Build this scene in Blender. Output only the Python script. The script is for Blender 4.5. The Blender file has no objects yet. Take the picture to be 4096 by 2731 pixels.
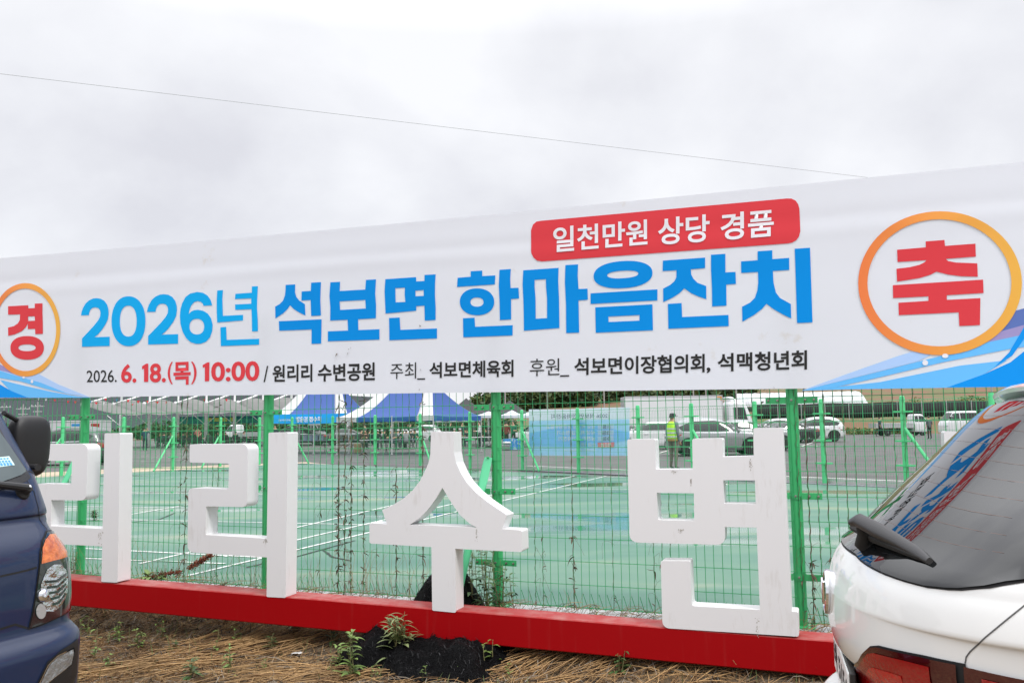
import bpy, bmesh, math, random
from mathutils import Vector, Matrix, noise
from mathutils.geometry import delaunay_2d_cdt
from mathutils.bvhtree import BVHTree
random.seed(7)
SC = bpy.context.scene
COL = SC.collection
PI = math.pi
# ------------------------------------------------------------------ camera
F, PW, PH = 3500.0, 4096.0, 2731.0
PITCH, ROLL, CAMZ = math.radians(5.55), 0.0145, 1.36
cp, sp = math.cos(PITCH), math.sin(PITCH)
cr, sr = math.cos(ROLL), math.sin(ROLL)
FWD = Vector((0, cp, sp))
_r0, _u0 = Vector((1, 0, 0)), Vector((0, -sp, cp))
RIGHT = cr * _r0 - sr * _u0
UP = sr * _r0 + cr * _u0
EYE = Vector((0, 0, CAMZ))
cd = bpy.data.cameras.new('camera')
cd.sensor_fit = 'HORIZONTAL'; cd.sensor_width = 36.0
cd.lens = F / PW * 36.0
cd.clip_start = 0.05; cd.clip_end = 12000
cam = bpy.data.objects.new('camera', cd)
COL.objects.link(cam)
m = Matrix.Identity(4)
for i in range(3):
    m[i][0] = RIGHT[i]; m[i][1] = UP[i]; m[i][2] = -FWD[i]; m[i][3] = EYE[i]
cam.matrix_world = m
SC.camera = cam
# ------------------------------------------------------------------ sky and sun
SUN_EL, SUN_AZ = math.radians(50), math.radians(140)      # azimuth clockwise from +Y
world = bpy.data.worlds.new('World'); SC.world = world
world.use_nodes = True
nt = world.node_tree; nt.nodes.clear()
def wn(t, **k):
    n = nt.nodes.new(t)
    for a, b in k.items(): setattr(n, a, b)
    return n
L = nt.links.new
out = wn('ShaderNodeOutputWorld'); mixs = wn('ShaderNodeMixShader'); mixs.inputs[0].default_value = 0.9
bg1 = wn('ShaderNodeBackground'); bg1.inputs[1].default_value = 0.1
sky = wn('ShaderNodeTexSky', sky_type='NISHITA', sun_disc=False)
sky.sun_elevation = SUN_EL; sky.sun_rotation = SUN_AZ
L(sky.outputs[0], bg1.inputs[0])
bg2 = wn('ShaderNodeBackground')
tc = wn('ShaderNodeTexCoord'); sx = wn('ShaderNodeSeparateXYZ'); L(tc.outputs['Generated'], sx.inputs[0])
def mth(op, a, b=None):
    n = wn('ShaderNodeMath', operation=op)
    for i, v in enumerate((a, b)):
        if v is None: continue
        if isinstance(v, (int, float)): n.inputs[i].default_value = v
        else: L(v, n.inputs[i])
    return n.outputs[0]
den = mth('ADD', mth('MAXIMUM', sx.outputs[2], 0.0), 0.62)
cx = mth('DIVIDE', sx.outputs[0], den); cy = mth('DIVIDE', sx.outputs[1], den)
cv = wn('ShaderNodeCombineXYZ'); L(cx, cv.inputs[0]); L(cy, cv.inputs[1]); cv.inputs[2].default_value = 20.3
n1 = wn('ShaderNodeTexNoise'); n1.inputs['Scale'].default_value = 2.3; n1.inputs['Detail'].default_value = 8
n1.inputs['Roughness'].default_value = 0.5; n1.inputs['Distortion'].default_value = 0.12
L(cv.outputs[0], n1.inputs['Vector'])
n2 = wn('ShaderNodeTexNoise'); n2.inputs['Scale'].default_value = 5.0; n2.inputs['Detail'].default_value = 6; n2.inputs['Roughness'].default_value = 0.5; n2.inputs['Distortion'].default_value = 0.0
L(cv.outputs[0], n2.inputs['Vector'])
ramp = wn('ShaderNodeValToRGB'); L(mth('ADD', n1.outputs['Fac'], mth('MULTIPLY', mth('SUBTRACT', n2.outputs['Fac'], 0.5), 0.28)), ramp.inputs[0])
e = ramp.color_ramp.elements
e[0].position = 0.32; e[0].color = (0.70, 0.70, 0.745, 1)
e[1].position = 0.59; e[1].color = (0.92, 0.925, 0.95, 1)
e2 = ramp.color_ramp.elements.new(0.46); e2.color = (0.82, 0.825, 0.86, 1)
up = mth('MULTIPLY', mth('MAXIMUM', mth('SUBTRACT', sx.outputs[2], 0.42), 0.0), 5.2)   # overcast zenith is the brightest
gain = mth('ADD', up, 1.15)
L(ramp.outputs[0], bg2.inputs[0]); L(gain, bg2.inputs[1])
L(bg1.outputs[0], mixs.inputs[1]); L(bg2.outputs[0], mixs.inputs[2]); L(mixs.outputs[0], out.inputs[0])
sd = bpy.data.lights.new('sun', 'SUN'); sd.energy = 1.6; sd.angle = math.radians(14); sd.color = (1.0, 0.96, 0.9)
so = bpy.data.objects.new('sun', sd); COL.objects.link(so)
sv = Vector((math.sin(SUN_AZ) * math.cos(SUN_EL), math.cos(SUN_AZ) * math.cos(SUN_EL), math.sin(SUN_EL)))
so.rotation_euler = (-sv).to_track_quat('-Z', 'Y').to_euler()
SC.view_settings.view_transform = 'Standard'
SC.view_settings.look = 'None'
SC.view_settings.exposure = 0.0
SC.view_settings.gamma = 1.0
SC.cycles.max_bounces = 8
SC.cycles.transparent_max_bounces = 12
# ------------------------------------------------------------------ pixel helpers (pixels of the 4096 x 2731 photograph)
def ray(px, py):
    return FWD + RIGHT * ((px - PW / 2) / F) + UP * ((PH / 2 - py) / F)
def on_plane(px, py, a, D):            # vertical plane a*x + y = D
    d = ray(px, py)
    return EYE + d * (D / (a * d.x + d.y))
def ground(px, py, z=0.0):
    d = ray(px, py)
    return EYE + d * ((z - CAMZ) / d.z)
def at_depth(px, py, Y):
    d = ray(px, py)
    return EYE + d * (Y / d.y)
def project(p):
    v = Vector(p) - EYE
    k = v.dot(FWD)
    return (PW / 2 + F * v.dot(RIGHT) / k, PH / 2 - F * v.dot(UP) / k)
# ------------------------------------------------------------------ materials
def mat(name, col, rough=0.5, metal=0.0, var=0.0, vscale=8.0, bump=0.0, bscale=60.0, spec=0.5, coat=0.0, col2=None, lo=0.35, hi=0.65, stretch=None, coord='Object'):
    mt = bpy.data.materials.new(name); mt.use_nodes = True
    t = mt.node_tree; b = t.nodes['Principled BSDF']
    b.inputs['Base Color'].default_value = (*col, 1)
    b.inputs['Roughness'].default_value = rough; b.inputs['Metallic'].default_value = metal
    b.inputs['Specular IOR Level'].default_value = spec
    if coat: b.inputs['Coat Weight'].default_value = coat; b.inputs['Coat Roughness'].default_value = 0.04
    c = t.nodes.new('ShaderNodeTexCoord'); src = c.outputs[coord]
    if stretch:
        mp = t.nodes.new('ShaderNodeMapping'); mp.inputs['Scale'].default_value = stretch
        t.links.new(src, mp.inputs[0]); src = mp.outputs[0]
    if var or col2:
        n = t.nodes.new('ShaderNodeTexNoise'); n.inputs['Scale'].default_value = vscale; n.inputs['Detail'].default_value = 5
        t.links.new(src, n.inputs['Vector'])
        r = t.nodes.new('ShaderNodeValToRGB'); t.links.new(n.outputs['Fac'], r.inputs[0])
        c2 = col2 if col2 else tuple(min(1, x * (1 + var)) for x in col)
        c1 = col if col2 else tuple(x * (1 - var) for x in col)
        r.color_ramp.elements[0].position = lo; r.color_ramp.elements[0].color = (*c1, 1)
        r.color_ramp.elements[1].position = hi; r.color_ramp.elements[1].color = (*c2, 1)
        t.links.new(r.outputs[0], b.inputs['Base Color'])
    if bump:
        n2 = t.nodes.new('ShaderNodeTexNoise'); n2.inputs['Scale'].default_value = bscale; n2.inputs['Detail'].default_value = 4
        t.links.new(src, n2.inputs['Vector'])
        bp = t.nodes.new('ShaderNodeBump'); bp.inputs['Strength'].default_value = bump; bp.inputs['Distance'].default_value = 0.02
        t.links.new(n2.outputs['Fac'], bp.inputs['Height']); t.links.new(bp.outputs[0], b.inputs['Normal'])
    return mt
def srgb(r, g, b):
    f = lambda c: (c / 255 / 12.92) if c <= 10 else ((c / 255 + 0.055) / 1.055) ** 2.4
    return (f(r), f(g), f(b))
# ------------------------------------------------------------------ mesh builder
class MB:
    def __init__(s): s.v = []; s.f = []; s.m = []; s.mi = 0; s.smooth = set()
    def add(s, vs, fs):
        o = len(s.v); s.v += [tuple(x) for x in vs]
        for f in fs: s.f.append(tuple(i + o for i in f)); s.m.append(s.mi)
    def box(s, c, d, ax=None, ay=None, az=None):
        c = Vector(c); ax = Vector(ax or (1, 0, 0)); ay = Vector(ay or (0, 1, 0)); az = Vector(az or (0, 0, 1))
        vs = [c + ax * (d[0] / 2 * i) + ay * (d[1] / 2 * j) + az * (d[2] / 2 * k) for i in (-1, 1) for j in (-1, 1) for k in (-1, 1)]
        s.add(vs, [(0, 1, 3, 2), (4, 6, 7, 5), (0, 4, 5, 1), (2, 3, 7, 6), (0, 2, 6, 4), (1, 5, 7, 3)])
    def rbox(s, c, d, b=0.01, ax=None, ay=None, az=None, seg=2):
        bm = bmesh.new(); bmesh.ops.create_cube(bm, size=1.0)
        for v in bm.verts: v.co = Vector((v.co.x * d[0], v.co.y * d[1], v.co.z * d[2]))
        bmesh.ops.bevel(bm, geom=bm.edges[:], offset=b, segments=seg, affect='EDGES', profile=0.5)
        c = Vector(c); ax = Vector(ax or (1, 0, 0)); ay = Vector(ay or (0, 1, 0)); az = Vector(az or (0, 0, 1))
        bm.verts.index_update()
        s.add([c + ax * v.co.x + ay * v.co.y + az * v.co.z for v in bm.verts], [[v.index for v in f.verts] for f in bm.faces])
        bm.free()
    def tube(s, pts, r, n=6, cap=True):
        pts = [Vector(p) for p in pts]
        rs = r if isinstance(r, (list, tuple)) else [r] * len(pts)
        rings = []; prev = None
        for i, p in enumerate(pts):
            t = (pts[min(i + 1, len(pts) - 1)] - pts[max(i - 1, 0)]).normalized()
            if prev is None:
                a = t.orthogonal().normalized()
            else:
                a = (prev - t * prev.dot(t))
                a = a.normalized() if a.length > 1e-6 else t.orthogonal().normalized()
            prev = a; b = t.cross(a)
            rings.append([p + (a * math.cos(2 * PI * k / n) + b * math.sin(2 * PI * k / n)) * rs[i] for k in range(n)])
        vs = [v for g in rings for v in g]; fs = []
        for i in range(len(pts) - 1):
            for k in range(n):
                fs.append((i * n + k, i * n + (k + 1) % n, (i + 1) * n + (k + 1) % n, (i + 1) * n + k))
        if cap:
            fs.append(tuple(range(n - 1, -1, -1))); o = (len(pts) - 1) * n; fs.append(tuple(o + k for k in range(n)))
        s.add(vs, fs)
    def lathe(s, prof, c, axis=(0, 0, 1), n=16):      # prof = [(r, h)]
        c = Vector(c); ax = Vector(axis).normalized(); a = ax.orthogonal().normalized(); b = ax.cross(a)
        vs = []; fs = []
        for r, h in prof:
            for k in range(n):
                t = 2 * PI * k / n
                vs.append(c + ax * h + (a * math.cos(t) + b * math.sin(t)) * r)
        for i in range(len(prof) - 1):
            for k in range(n):
                fs.append((i * n + k, i * n + (k + 1) % n, (i + 1) * n + (k + 1) % n, (i + 1) * n + k))
        fs.append(tuple(range(n - 1, -1, -1))); o = (len(prof) - 1) * n; fs.append(tuple(o + k for k in range(n)))
        s.add(vs, fs)
    def grid(s, rows, close=False):
        nr = len(rows); nc = len(rows[0]); fs = []
        for i in range(nr - 1):
            for k in range(nc if close else nc - 1):
                fs.append((i * nc + k, i * nc + (k + 1) % nc, (i + 1) * nc + (k + 1) % nc, (i + 1) * nc + k))
        s.add([p for r in rows for p in r], fs)
    def build(s, name, material, parent=None, smooth=False, world=True, bevel=0):
        me = bpy.data.meshes.new(name)
        off = Vector((0, 0, 0))
        if parent is not None and world:
            p = parent
            while p is not None: off = off + p.location; p = p.parent
        me.from_pydata([tuple(Vector(v) - off) for v in s.v] if off.length > 0 else s.v, [], s.f)
        mats = material if isinstance(material, (list, tuple)) else [material]
        for q in mats: me.materials.append(q)
        if len(mats) > 1: me.polygons.foreach_set('material_index', s.m)
        if smooth: me.polygons.foreach_set('use_smooth', [True] * len(me.polygons))
        me.update()
        o = bpy.data.objects.new(name, me); COL.objects.link(o)
        if parent is not None: o.parent = parent
        if smooth == 'auto':
            md = o.modifiers.new('edges', 'EDGE_SPLIT'); md.split_angle = math.radians(35)
        return o
def tag(o, label=None, cat=None, group=None, kind=None):
    if label: o['label'] = label
    if cat: o['category'] = cat
    if group: o['group'] = group
    if kind: o['kind'] = kind
    return o
def thing(name, label, cat, loc=(0, 0, 0), group=None, rz=0.0):
    o = bpy.data.objects.new(name, None); COL.objects.link(o); o.empty_display_size = 0.1
    o.location = loc; o.rotation_euler = (0, 0, rz)
    return tag(o, label, cat, group)
def kids(o): return [c for c in bpy.data.objects if c.parent == o]
def copy_tree(o, parent=None):
    c = o.copy(); COL.objects.link(c); c.parent = parent
    for ch in kids(o): copy_tree(ch, c)
    return c
# ------------------------------------------------------------------ outlines
def rpoly(pts, seg=9):                  # pts = (x, y) or (x, y, r): rounds the corners
    o = []; n = len(pts)
    for i, p in enumerate(pts):
        if len(p) < 3 or p[2] <= 0: o.append((p[0], p[1])); continue
        P = Vector(p[:2]); A = Vector(pts[i - 1][:2]) - P; B = Vector(pts[(i + 1) % n][:2]) - P
        la, lb = A.length, B.length; A.normalize(); B.normalize()
        ang = math.acos(max(-1, min(1, A.dot(B)))); d = min(p[2] / math.tan(ang / 2), la * 0.48, lb * 0.48)
        s0, s1 = P + A * d, P + B * d
        for k in range(seg + 1):
            t = k / seg
            q = s0 * (1 - t) ** 2 + P * 2 * t * (1 - t) + s1 * t * t
            o.append((q.x, q.y))
    return o
def smoothpoly(pts, closed=True, sub=4):
    o = []; n = len(pts)
    for i in range(n):
        p0, p1, p2, p3 = (Vector(pts[(i + k) % n]) for k in (-1, 0, 1, 2))
        for k in range(sub):
            t = k / sub
            q = 0.5 * ((2 * p1) + (p2 - p0) * t + (2 * p0 - 5 * p1 + 4 * p2 - p3) * t * t + (3 * p1 - p0 - 3 * p2 + p3) * t ** 3)
            o.append((q.x, q.y))
    return o
def ellipse(cx, cy, rx, ry, n=48, p=2.0, tilt=0.0):
    o = []
    for k in range(n):
        t = 2 * PI * k / n; c, s = math.cos(t), math.sin(t)
        x = rx * math.copysign(abs(c) ** (2 / p), c)
        o.append((cx + x, cy + ry * math.copysign(abs(s) ** (2 / p), s) + tilt * x))
    return o
def inside(x, y, polys):
    c = False
    for P in polys:
        j = len(P) - 1
        for i in range(len(P)):
            if (P[i][1] > y) != (P[j][1] > y) and x < (P[j][0] - P[i][0]) * (y - P[i][1]) / (P[j][1] - P[i][1]) + P[i][0]: c = not c
            j = i
    return c
def fill(polys, step):
    vs = []; es = []
    for P in polys:
        o = len(vs); q = []
        for i in range(len(P)):
            a, b = Vector(P[i][:2]), Vector(P[(i + 1) % len(P)][:2])
            k = max(1, int((b - a).length / step))
            q += [a + (b - a) * (t / k) for t in range(k)]
        vs += q; es += [(o + i, o + (i + 1) % len(q)) for i in range(len(q))]
    x0 = min(v.x for v in vs); x1 = max(v.x for v in vs); y0 = min(v.y for v in vs); y1 = max(v.y for v in vs)
    st = []
    step = min(step, 1e6)
    y = y0 + step / 2
    while y < y1:
        x = x0 + step * 0.43
        while x < x1:
            if inside(x, y, polys): st.append(Vector((x, y)))
            x += step
        y += step
    v2, _, f2, *_ = delaunay_2d_cdt(vs + st, es, [], 0, 1e-4)
    fs = []
    for f in f2:
        a, b, c = (v2[i] for i in f[:3])
        if abs((b - a).cross(c - a)) < 1e-3 * min(step, 15) ** 2 and len(f) == 3: continue
        X = sum(v2[i].x for i in f) / len(f); Y = sum(v2[i].y for i in f) / len(f)
        if inside(X, Y, polys): fs.append(tuple(f))
    return [(v.x, v.y) for v in v2], fs
def text2d(body, off=0.0):
    cu = bpy.data.curves.new('t', 'FONT'); cu.body = body; cu.offset = off; cu.resolution_u = 4
    o = bpy.data.objects.new('t', cu); COL.objects.link(o)
    dg = bpy.context.evaluated_depsgraph_get(); ev = o.evaluated_get(dg); me = ev.to_mesh()
    vs = [(v.co.x, v.co.y) for v in me.vertices]; fs = [tuple(p.vertices) for p in me.polygons]
    ev.to_mesh_clear(); bpy.data.objects.remove(o); bpy.data.curves.remove(cu)
    return vs, fs
def text_quad(body, quad, off=0.0, flip=False):       # quad TL TR BR BL -> pixel triangles
    vs, fs = text2d(body, off)
    x0 = min(v[0] for v in vs); x1 = max(v[0] for v in vs); y0 = min(v[1] for v in vs); y1 = max(v[1] for v in vs)
    o = []
    for x, y in vs:
        u = (x - x0) / (x1 - x0); w = (y1 - y) / (y1 - y0)
        if flip: u = 1 - u
        a, b, c, d = (Vector(q) for q in quad)
        p = (a * (1 - u) + b * u) * (1 - w) + (d * (1 - u) + c * u) * w
        o.append((p.x, p.y))
    return o, fs
def split_long(vs, fs, L):
    vs = [Vector(v) for v in vs]
    for _ in range(7):
        out = []; cache = {}; any_ = False
        for f in fs:
            if len(f) > 3:
                for k in range(1, len(f) - 1): out.append((f[0], f[k], f[k + 1]))
                any_ = True; continue
            e = max(range(3), key=lambda k: (vs[f[k]] - vs[f[(k + 1) % 3]]).length)
            a, b, c = f[e], f[(e + 1) % 3], f[(e + 2) % 3]
            if (vs[a] - vs[b]).length > L:
                key = (min(a, b), max(a, b))
                if key not in cache: cache[key] = len(vs); vs.append((vs[a] + vs[b]) / 2)
                mnew = cache[key]; out += [(a, mnew, c), (mnew, b, c)]; any_ = True
            else: out.append((a, b, c))
        fs = out
        if not any_: break
    return [(v.x, v.y) for v in vs], fs
def extrude_fill(mb, polys, to3, depth_vec, step=1e9, bevel=None):
    """front face from filled outlines plus side walls to a back face"""
    v, f = fill(polys, step)
    P = [to3(*q) for q in v]
    mb.add(P, f); mb.add([p + depth_vec for p in P], [tuple(reversed(q)) for q in f])
    for O in polys:
        A = [to3(*q) for q in O]; n = len(A)
        mb.add(A + [p + depth_vec for p in A], [(i, (i + 1) % n, n + (i + 1) % n, n + i) for i in range(n)])
# ================================================================== SETTING: ground
FA, FD = 0.406, 6.5                       # fence plane  FA*x + y = FD
_q = math.sqrt(1 + FA * FA)
FU = Vector((1, -FA, 0)) / _q             # along the fence (to the right)
FN = Vector((FA, 1, 0)) / _q              # away from the camera
def fplane(px, py, off=0.0): return on_plane(px, py, FA, FD + off * _q)
F0 = Vector((0, FD, 0))
def fpt(s, off=0.0, z=0.0): return F0 + FU * s + FN * off + Vector((0, 0, z))
def fs_of(px, off=0.0):
    p = fplane(px, 1700, off); return (p - F0).dot(FU)
SA, SD = 0.35, 5.76                       # sign front plane
_q2 = math.sqrt(1 + SA * SA)
SU = Vector((1, -SA, 0)) / _q2; SN = Vector((SA, 1, 0)) / _q2
def splane(px, py, off=0.0): return on_plane(px, py, SA, SD + off * _q2)

m_earth = mat('earth', (0.12, 0.085, 0.055), 0.95, var=0.3, vscale=2)
m_asph = mat('asphalt', (0.072, 0.068, 0.066), 0.6, var=0.22, vscale=0.6, bump=0.2, bscale=150)
m_beige = mat('beige_coating', (0.42, 0.33, 0.235), 0.6, var=0.12, vscale=0.8)
m_kerb = mat('concrete', (0.36, 0.36, 0.36), 0.85, var=0.2, vscale=9, bump=0.3, bscale=90)
m_line = mat('line_paint', (0.60, 0.63, 0.60), 0.55, var=0.18, vscale=6)
def court_mat():
    mt = bpy.data.materials.new('court_coating'); mt.use_nodes = True
    t = mt.node_tree; b = t.nodes['Principled BSDF']
    c = t.nodes.new('ShaderNodeTexCoord')
    mp = t.nodes.new('ShaderNodeMapping'); mp.inputs['Scale'].default_value = (0.55, 1.5, 1); mp.inputs['Rotation'].default_value = (0, 0, 0.36)
    t.links.new(c.outputs['Object'], mp.inputs[0])
    n = t.nodes.new('ShaderNodeTexNoise'); n.inputs['Scale'].default_value = 0.55; n.inputs['Detail'].default_value = 5; n.inputs['Distortion'].default_value = 0.6
    t.links.new(mp.outputs[0], n.inputs['Vector'])
    r = t.nodes.new('ShaderNodeValToRGB'); t.links.new(n.outputs['Fac'], r.inputs[0])
    e = r.color_ramp.elements
    e[0].position = 0.30; e[0].color = (0.036, 0.135, 0.10, 1)
    e[1].position = 0.72; e[1].color = (0.20, 0.25, 0.155, 1)
    k = e.new(0.5); k.color = (0.075, 0.185, 0.13, 1)
    k = e.new(0.6); k.color = (0.105, 0.21, 0.145, 1)
    t.links.new(r.outputs[0], b.inputs['Base Color'])
    n2 = t.nodes.new('ShaderNodeTexNoise'); n2.inputs['Scale'].default_value = 0.28; n2.inputs['Detail'].default_value = 4
    t.links.new(mp.outputs[0], n2.inputs['Vector'])
    r2 = t.nodes.new('ShaderNodeValToRGB'); t.links.new(n2.outputs['Fac'], r2.inputs[0])
    r2.color_ramp.elements[0].position = 0.405; r2.color_ramp.elements[0].color = (0.04, 0.04, 0.04, 1)   # standing water
    r2.color_ramp.elements[1].position = 0.455; r2.color_ramp.elements[1].color = (0.46, 0.46, 0.46, 1)
    t.links.new(r2.outputs[0], b.inputs['Roughness'])
    b.inputs['Specular IOR Level'].default_value = 0.36
    return mt
m_court = court_mat()
def sheet(name, pts, z, m, kind='structure'):
    mb = MB(); mb.add([(p[0], p[1], z) for p in pts], [tuple(range(len(pts)))])
    o = mb.build(name, m); tag(o, kind=kind); return o
sheet('earth', [(-4000, -300), (4000, -300), (4000, 6000), (-4000, 6000)], -0.5, m_earth)
fa, fb = fpt(-40), fpt(30)
sheet('car_park', [(fa.x, fa.y), (fb.x, fb.y), (95, 20), (95, 112), (-110, 150), (-60, 40)], -0.012, m_asph)
# court edge, traced at the foot of the low fence
edge_px = [(203, 1905), (534, 1889), (700, 1878), (916, 1862), (1206, 1853), (1430, 1856), (1712, 1864), (1876, 1873), (2087, 1880), (2320, 1892), (2558, 1905), (2774, 1915), (3020, 1922), (3290, 1934), (3620, 1950), (3978, 1968)]
EDGE = [ground(x, y) for x, y in edge_px]
C0 = ground(1206, 1852); C1 = ground(3620, 1950); C2 = ground(250, 1903)
e1 = (C1 - C0).normalized(); e2 = (C2 - C0).normalized()
cL = C0 + e2 * 26; cR = C0 + e1 * 34
sheet('court_border', [(C0 - e1 * 0.9 - e2 * 0.9)[:2], (C0 + e1 * 0.2 - e2 * 0.5)[:2], (C0 + e1 * 5 + e2 * 0.5)[:2], (cL + e2)[:2], (cL - e1 * 4.2)[:2], (C0 + e2 * 6 - e1 * 3.4)[:2]], -0.006, m_beige)
f1 = fpt(-24, 0.05); f2 = fpt(24, 0.05)
sheet('court', [C0[:2], cR[:2], f2[:2], f1[:2], cL[:2]], 0.0, m_court)
# painted lines (traced ends)
def gline(mb, a, b, w=0.05):
    A, B = ground(*a, 0.005), ground(*b, 0.005); d = (B - A).normalized(); n = Vector((-d.y, d.x, 0)) * w / 2
    mb.add([A + n, B + n, B - n, A - n], [(0, 1, 2, 3)])
mb = MB()
for a, b in [((900, 2224), (2298, 1902)), ((752, 2300), (2425, 1903)), ((310, 2073), (1800, 2104)), ((420, 1969), (2062, 1987)), ((400, 1936), (2900, 1960)),
             ((300, 2190), (1058, 2228)), ((300, 2230), (900, 2252)), ((560, 2252), (1700, 1990)), ((640, 1908), (2500, 1908)), ((200, 2023), (800, 2030)),
             ((480, 1925), (690, 1910)), ((500, 2060), (1000, 1975)), ((1660, 1935), (2000, 1940))]:
    gline(mb, a, b)
tag(mb.build('court_lines', m_line), kind='structure')
mb = MB()
for pts in ([(985, 2268), (1060, 2250), (1130, 2241), (1195, 2222), (1290, 2196), (1420, 2160)], [(1290, 2196), (1330, 2226), (1400, 2240)], [(500, 2090), (640, 2075), (700, 2050)]):
    for a, b in zip(pts, pts[1:]):
        for k in range(5):
            t0, t1 = k / 5, (k + 1) / 5; j = lambda t: (a[0] + (b[0] - a[0]) * t, a[1] + (b[1] - a[1]) * t + 2.2 * noise.noise((a[0] + t * 40, b[1], 3)))
            gline(mb, j(t0), j(t1), .022 + .02 * random.random())
tag(mb.build('court_cracks', mat('crack', (.03, .04, .035), .9)), kind='structure')
# drain and kerb on the right side of the court
mb = MB()
k0, k1 = ground(2080, 1879), ground(4500, 1992)
kd = (k1 - k0).normalized(); kn = Vector((-kd.y, kd.x, 0))
if kn.y < 0: kn = -kn
mb.box((k0 + k1) / 2 + kn * 0.30 + Vector((0, 0, 0.05)), ((k1 - k0).length, 0.16, 0.14), kd, kn)
tag(mb.build('court_kerb', mat('pale_kerb', (0.5, 0.5, 0.48), 0.8, var=0.1, vscale=2)), kind='structure')
mb = MB(); n = 150
mb.mi = 0
for i in range(n):
    p = k0 + (k1 - k0) * ((i + 0.5) / n)
    mb.box(p + kn * 0.02 + Vector((0, 0, 0.008)), ((k1 - k0).length / n * 0.55, 0.36, 0.012), kd, kn)
mb.mi = 1
mb.add([k0 - kn * 0.17 + Vector((0, 0, .004)), k1 - kn * 0.17 + Vector((0, 0, .004)), k1 + kn * 0.2 + Vector((0, 0, .004)), k0 + kn * 0.2 + Vector((0, 0, .004))], [(0, 1, 2, 3)])
tag(mb.build('drain', [mat('steel_grate', (0.3, 0.31, 0.33), 0.5, 0.3), mat('drain_dark', (0.08, 0.08, 0.09), 0.8)]), kind='structure')
# car park bay lines, and pale stripes painted as wet reflections
mb = MB()
for a, b in [((3190, 1790), (3262, 1765)), ((3190, 1776), (3290, 1785)), ((2630, 1818), (2770, 1812)), ((2636, 1812), (2672, 1801)), ((1060, 1812), (1300, 1806)), ((600, 1830), (1000, 1822)), ((560, 1845), (900, 1835))]:
    gline(mb, a, b, 0.12)
for i in range(9):
    gline(mb, (560, 1790 + i * 5.5), (760 + 30 * i, 1788 + i * 5.3), 0.14)  # pale stripes paint in the reflections on the wet ground at left
tag(mb.build('bay_lines_and_reflections', mat('worn_paint_and_wet_sheen', (0.5, 0.49, 0.46), 0.7, var=0.3, vscale=3)), kind='structure')
# fence footing
KZ = 0.06
mb = MB()
mb.rbox(fpt(0, 0.0, KZ - 0.2), (60, 0.26, 0.4), 0.012, FU, FN)
tag(mb.build('fence_footing', m_kerb), kind='structure')
# near strip of ground
def gz(x, y):
    d = (FA * x + y - FD) / _q            # signed distance to the fence, negative on the camera side
    t = min(1, max(0, (-d - 0.13) / 0.75)); t = t * t * (3 - 2 * t)
    z = 0.02 - 0.23 * t
    z += 0.03 * noise.noise((x * 1.3, y * 1.3, 0)) * min(1, max(0, -d - .1)) + 0.012 * noise.noise((x * 6, y * 6, 3))
    return z
m_soil = mat('dry_soil', (0.10, 0.072, 0.045), 0.95, col2=(0.29, 0.20, 0.105), vscale=9, bump=0.7, bscale=40, lo=0.4, hi=0.66)
mb = MB(); rows = []
for i in range(64):
    d = -0.125 - 9.0 * (i / 63) ** 1.7
    rows.append([(fpt(s, d).x, fpt(s, d).y, gz(fpt(s, d).x, fpt(s, d).y)) for s in [-9 + 18 * k / 150 for k in range(151)]])
mb.grid(rows)
tag(mb.build('ground', m_soil, smooth=True), kind='structure')
print('KERB z', fplane(2400, 2455).z, fplane(340, 2272).z, fplane(2000, 2402).z, fplane(3300, 2510).z)
# ================================================================== BANNER
BOFF = -0.075
def bpl(px, py): return fplane(px, py, BOFF)
_t0, _t1 = bpl(0, 1033), bpl(4096, 648)
_b0, _b1 = bpl(0, 1592), bpl(4096, 1543)
def bs(p): return (p - F0).dot(FU)
sT0, sT1 = bs(_t0), bs(_t1)
def ztop(s): return _t0.z + (_t1.z - _t0.z) * (s - sT0) / (sT1 - sT0) - 0.02 * math.sin(PI * (s - sT0) / (sT1 - sT0))
def zbot(s):
    u = (s - bs(_b0)) / (bs(_b1) - bs(_b0)); return _b0.z + (_b1.z - _b0.z) * u + 0.0 * u
def ripple(s, z):
    v = (ztop(s) - z) / (ztop(s) - zbot(s))
    g = lambda c, w: math.exp(-((v - c) / w) ** 2)
    w = 0.016 * g(0.235 + 0.015 * math.sin(s * 1.1), 0.045) + 0.010 * g(0.10 + 0.02 * math.sin(s * .8 + 1), 0.04)
    w += 0.008 * g(0.36 + 0.02 * math.sin(s * 1.3 + 2), 0.05) * (0.6 + .4 * math.sin(s * 1.9)) - 0.010 * g(0.17, 0.03)
    w += 0.006 * math.sin(7.5 * v + 0.5 * s) + 0.004 * math.sin(19 * v + 0.9 * s) * (1 - v)
    w += 0.012 * noise.noise((s * 0.7, z * 1.1, 2.0))
    u = max(0, min(1, v / .24)); return 0.2 * w * u * u * (3 - 2 * u)
def b3(px, py, off=0.0):
    p = bpl(px, py); s = bs(p)
    return fpt(s, BOFF - ripple(s, p.z) - off, p.z)
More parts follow.
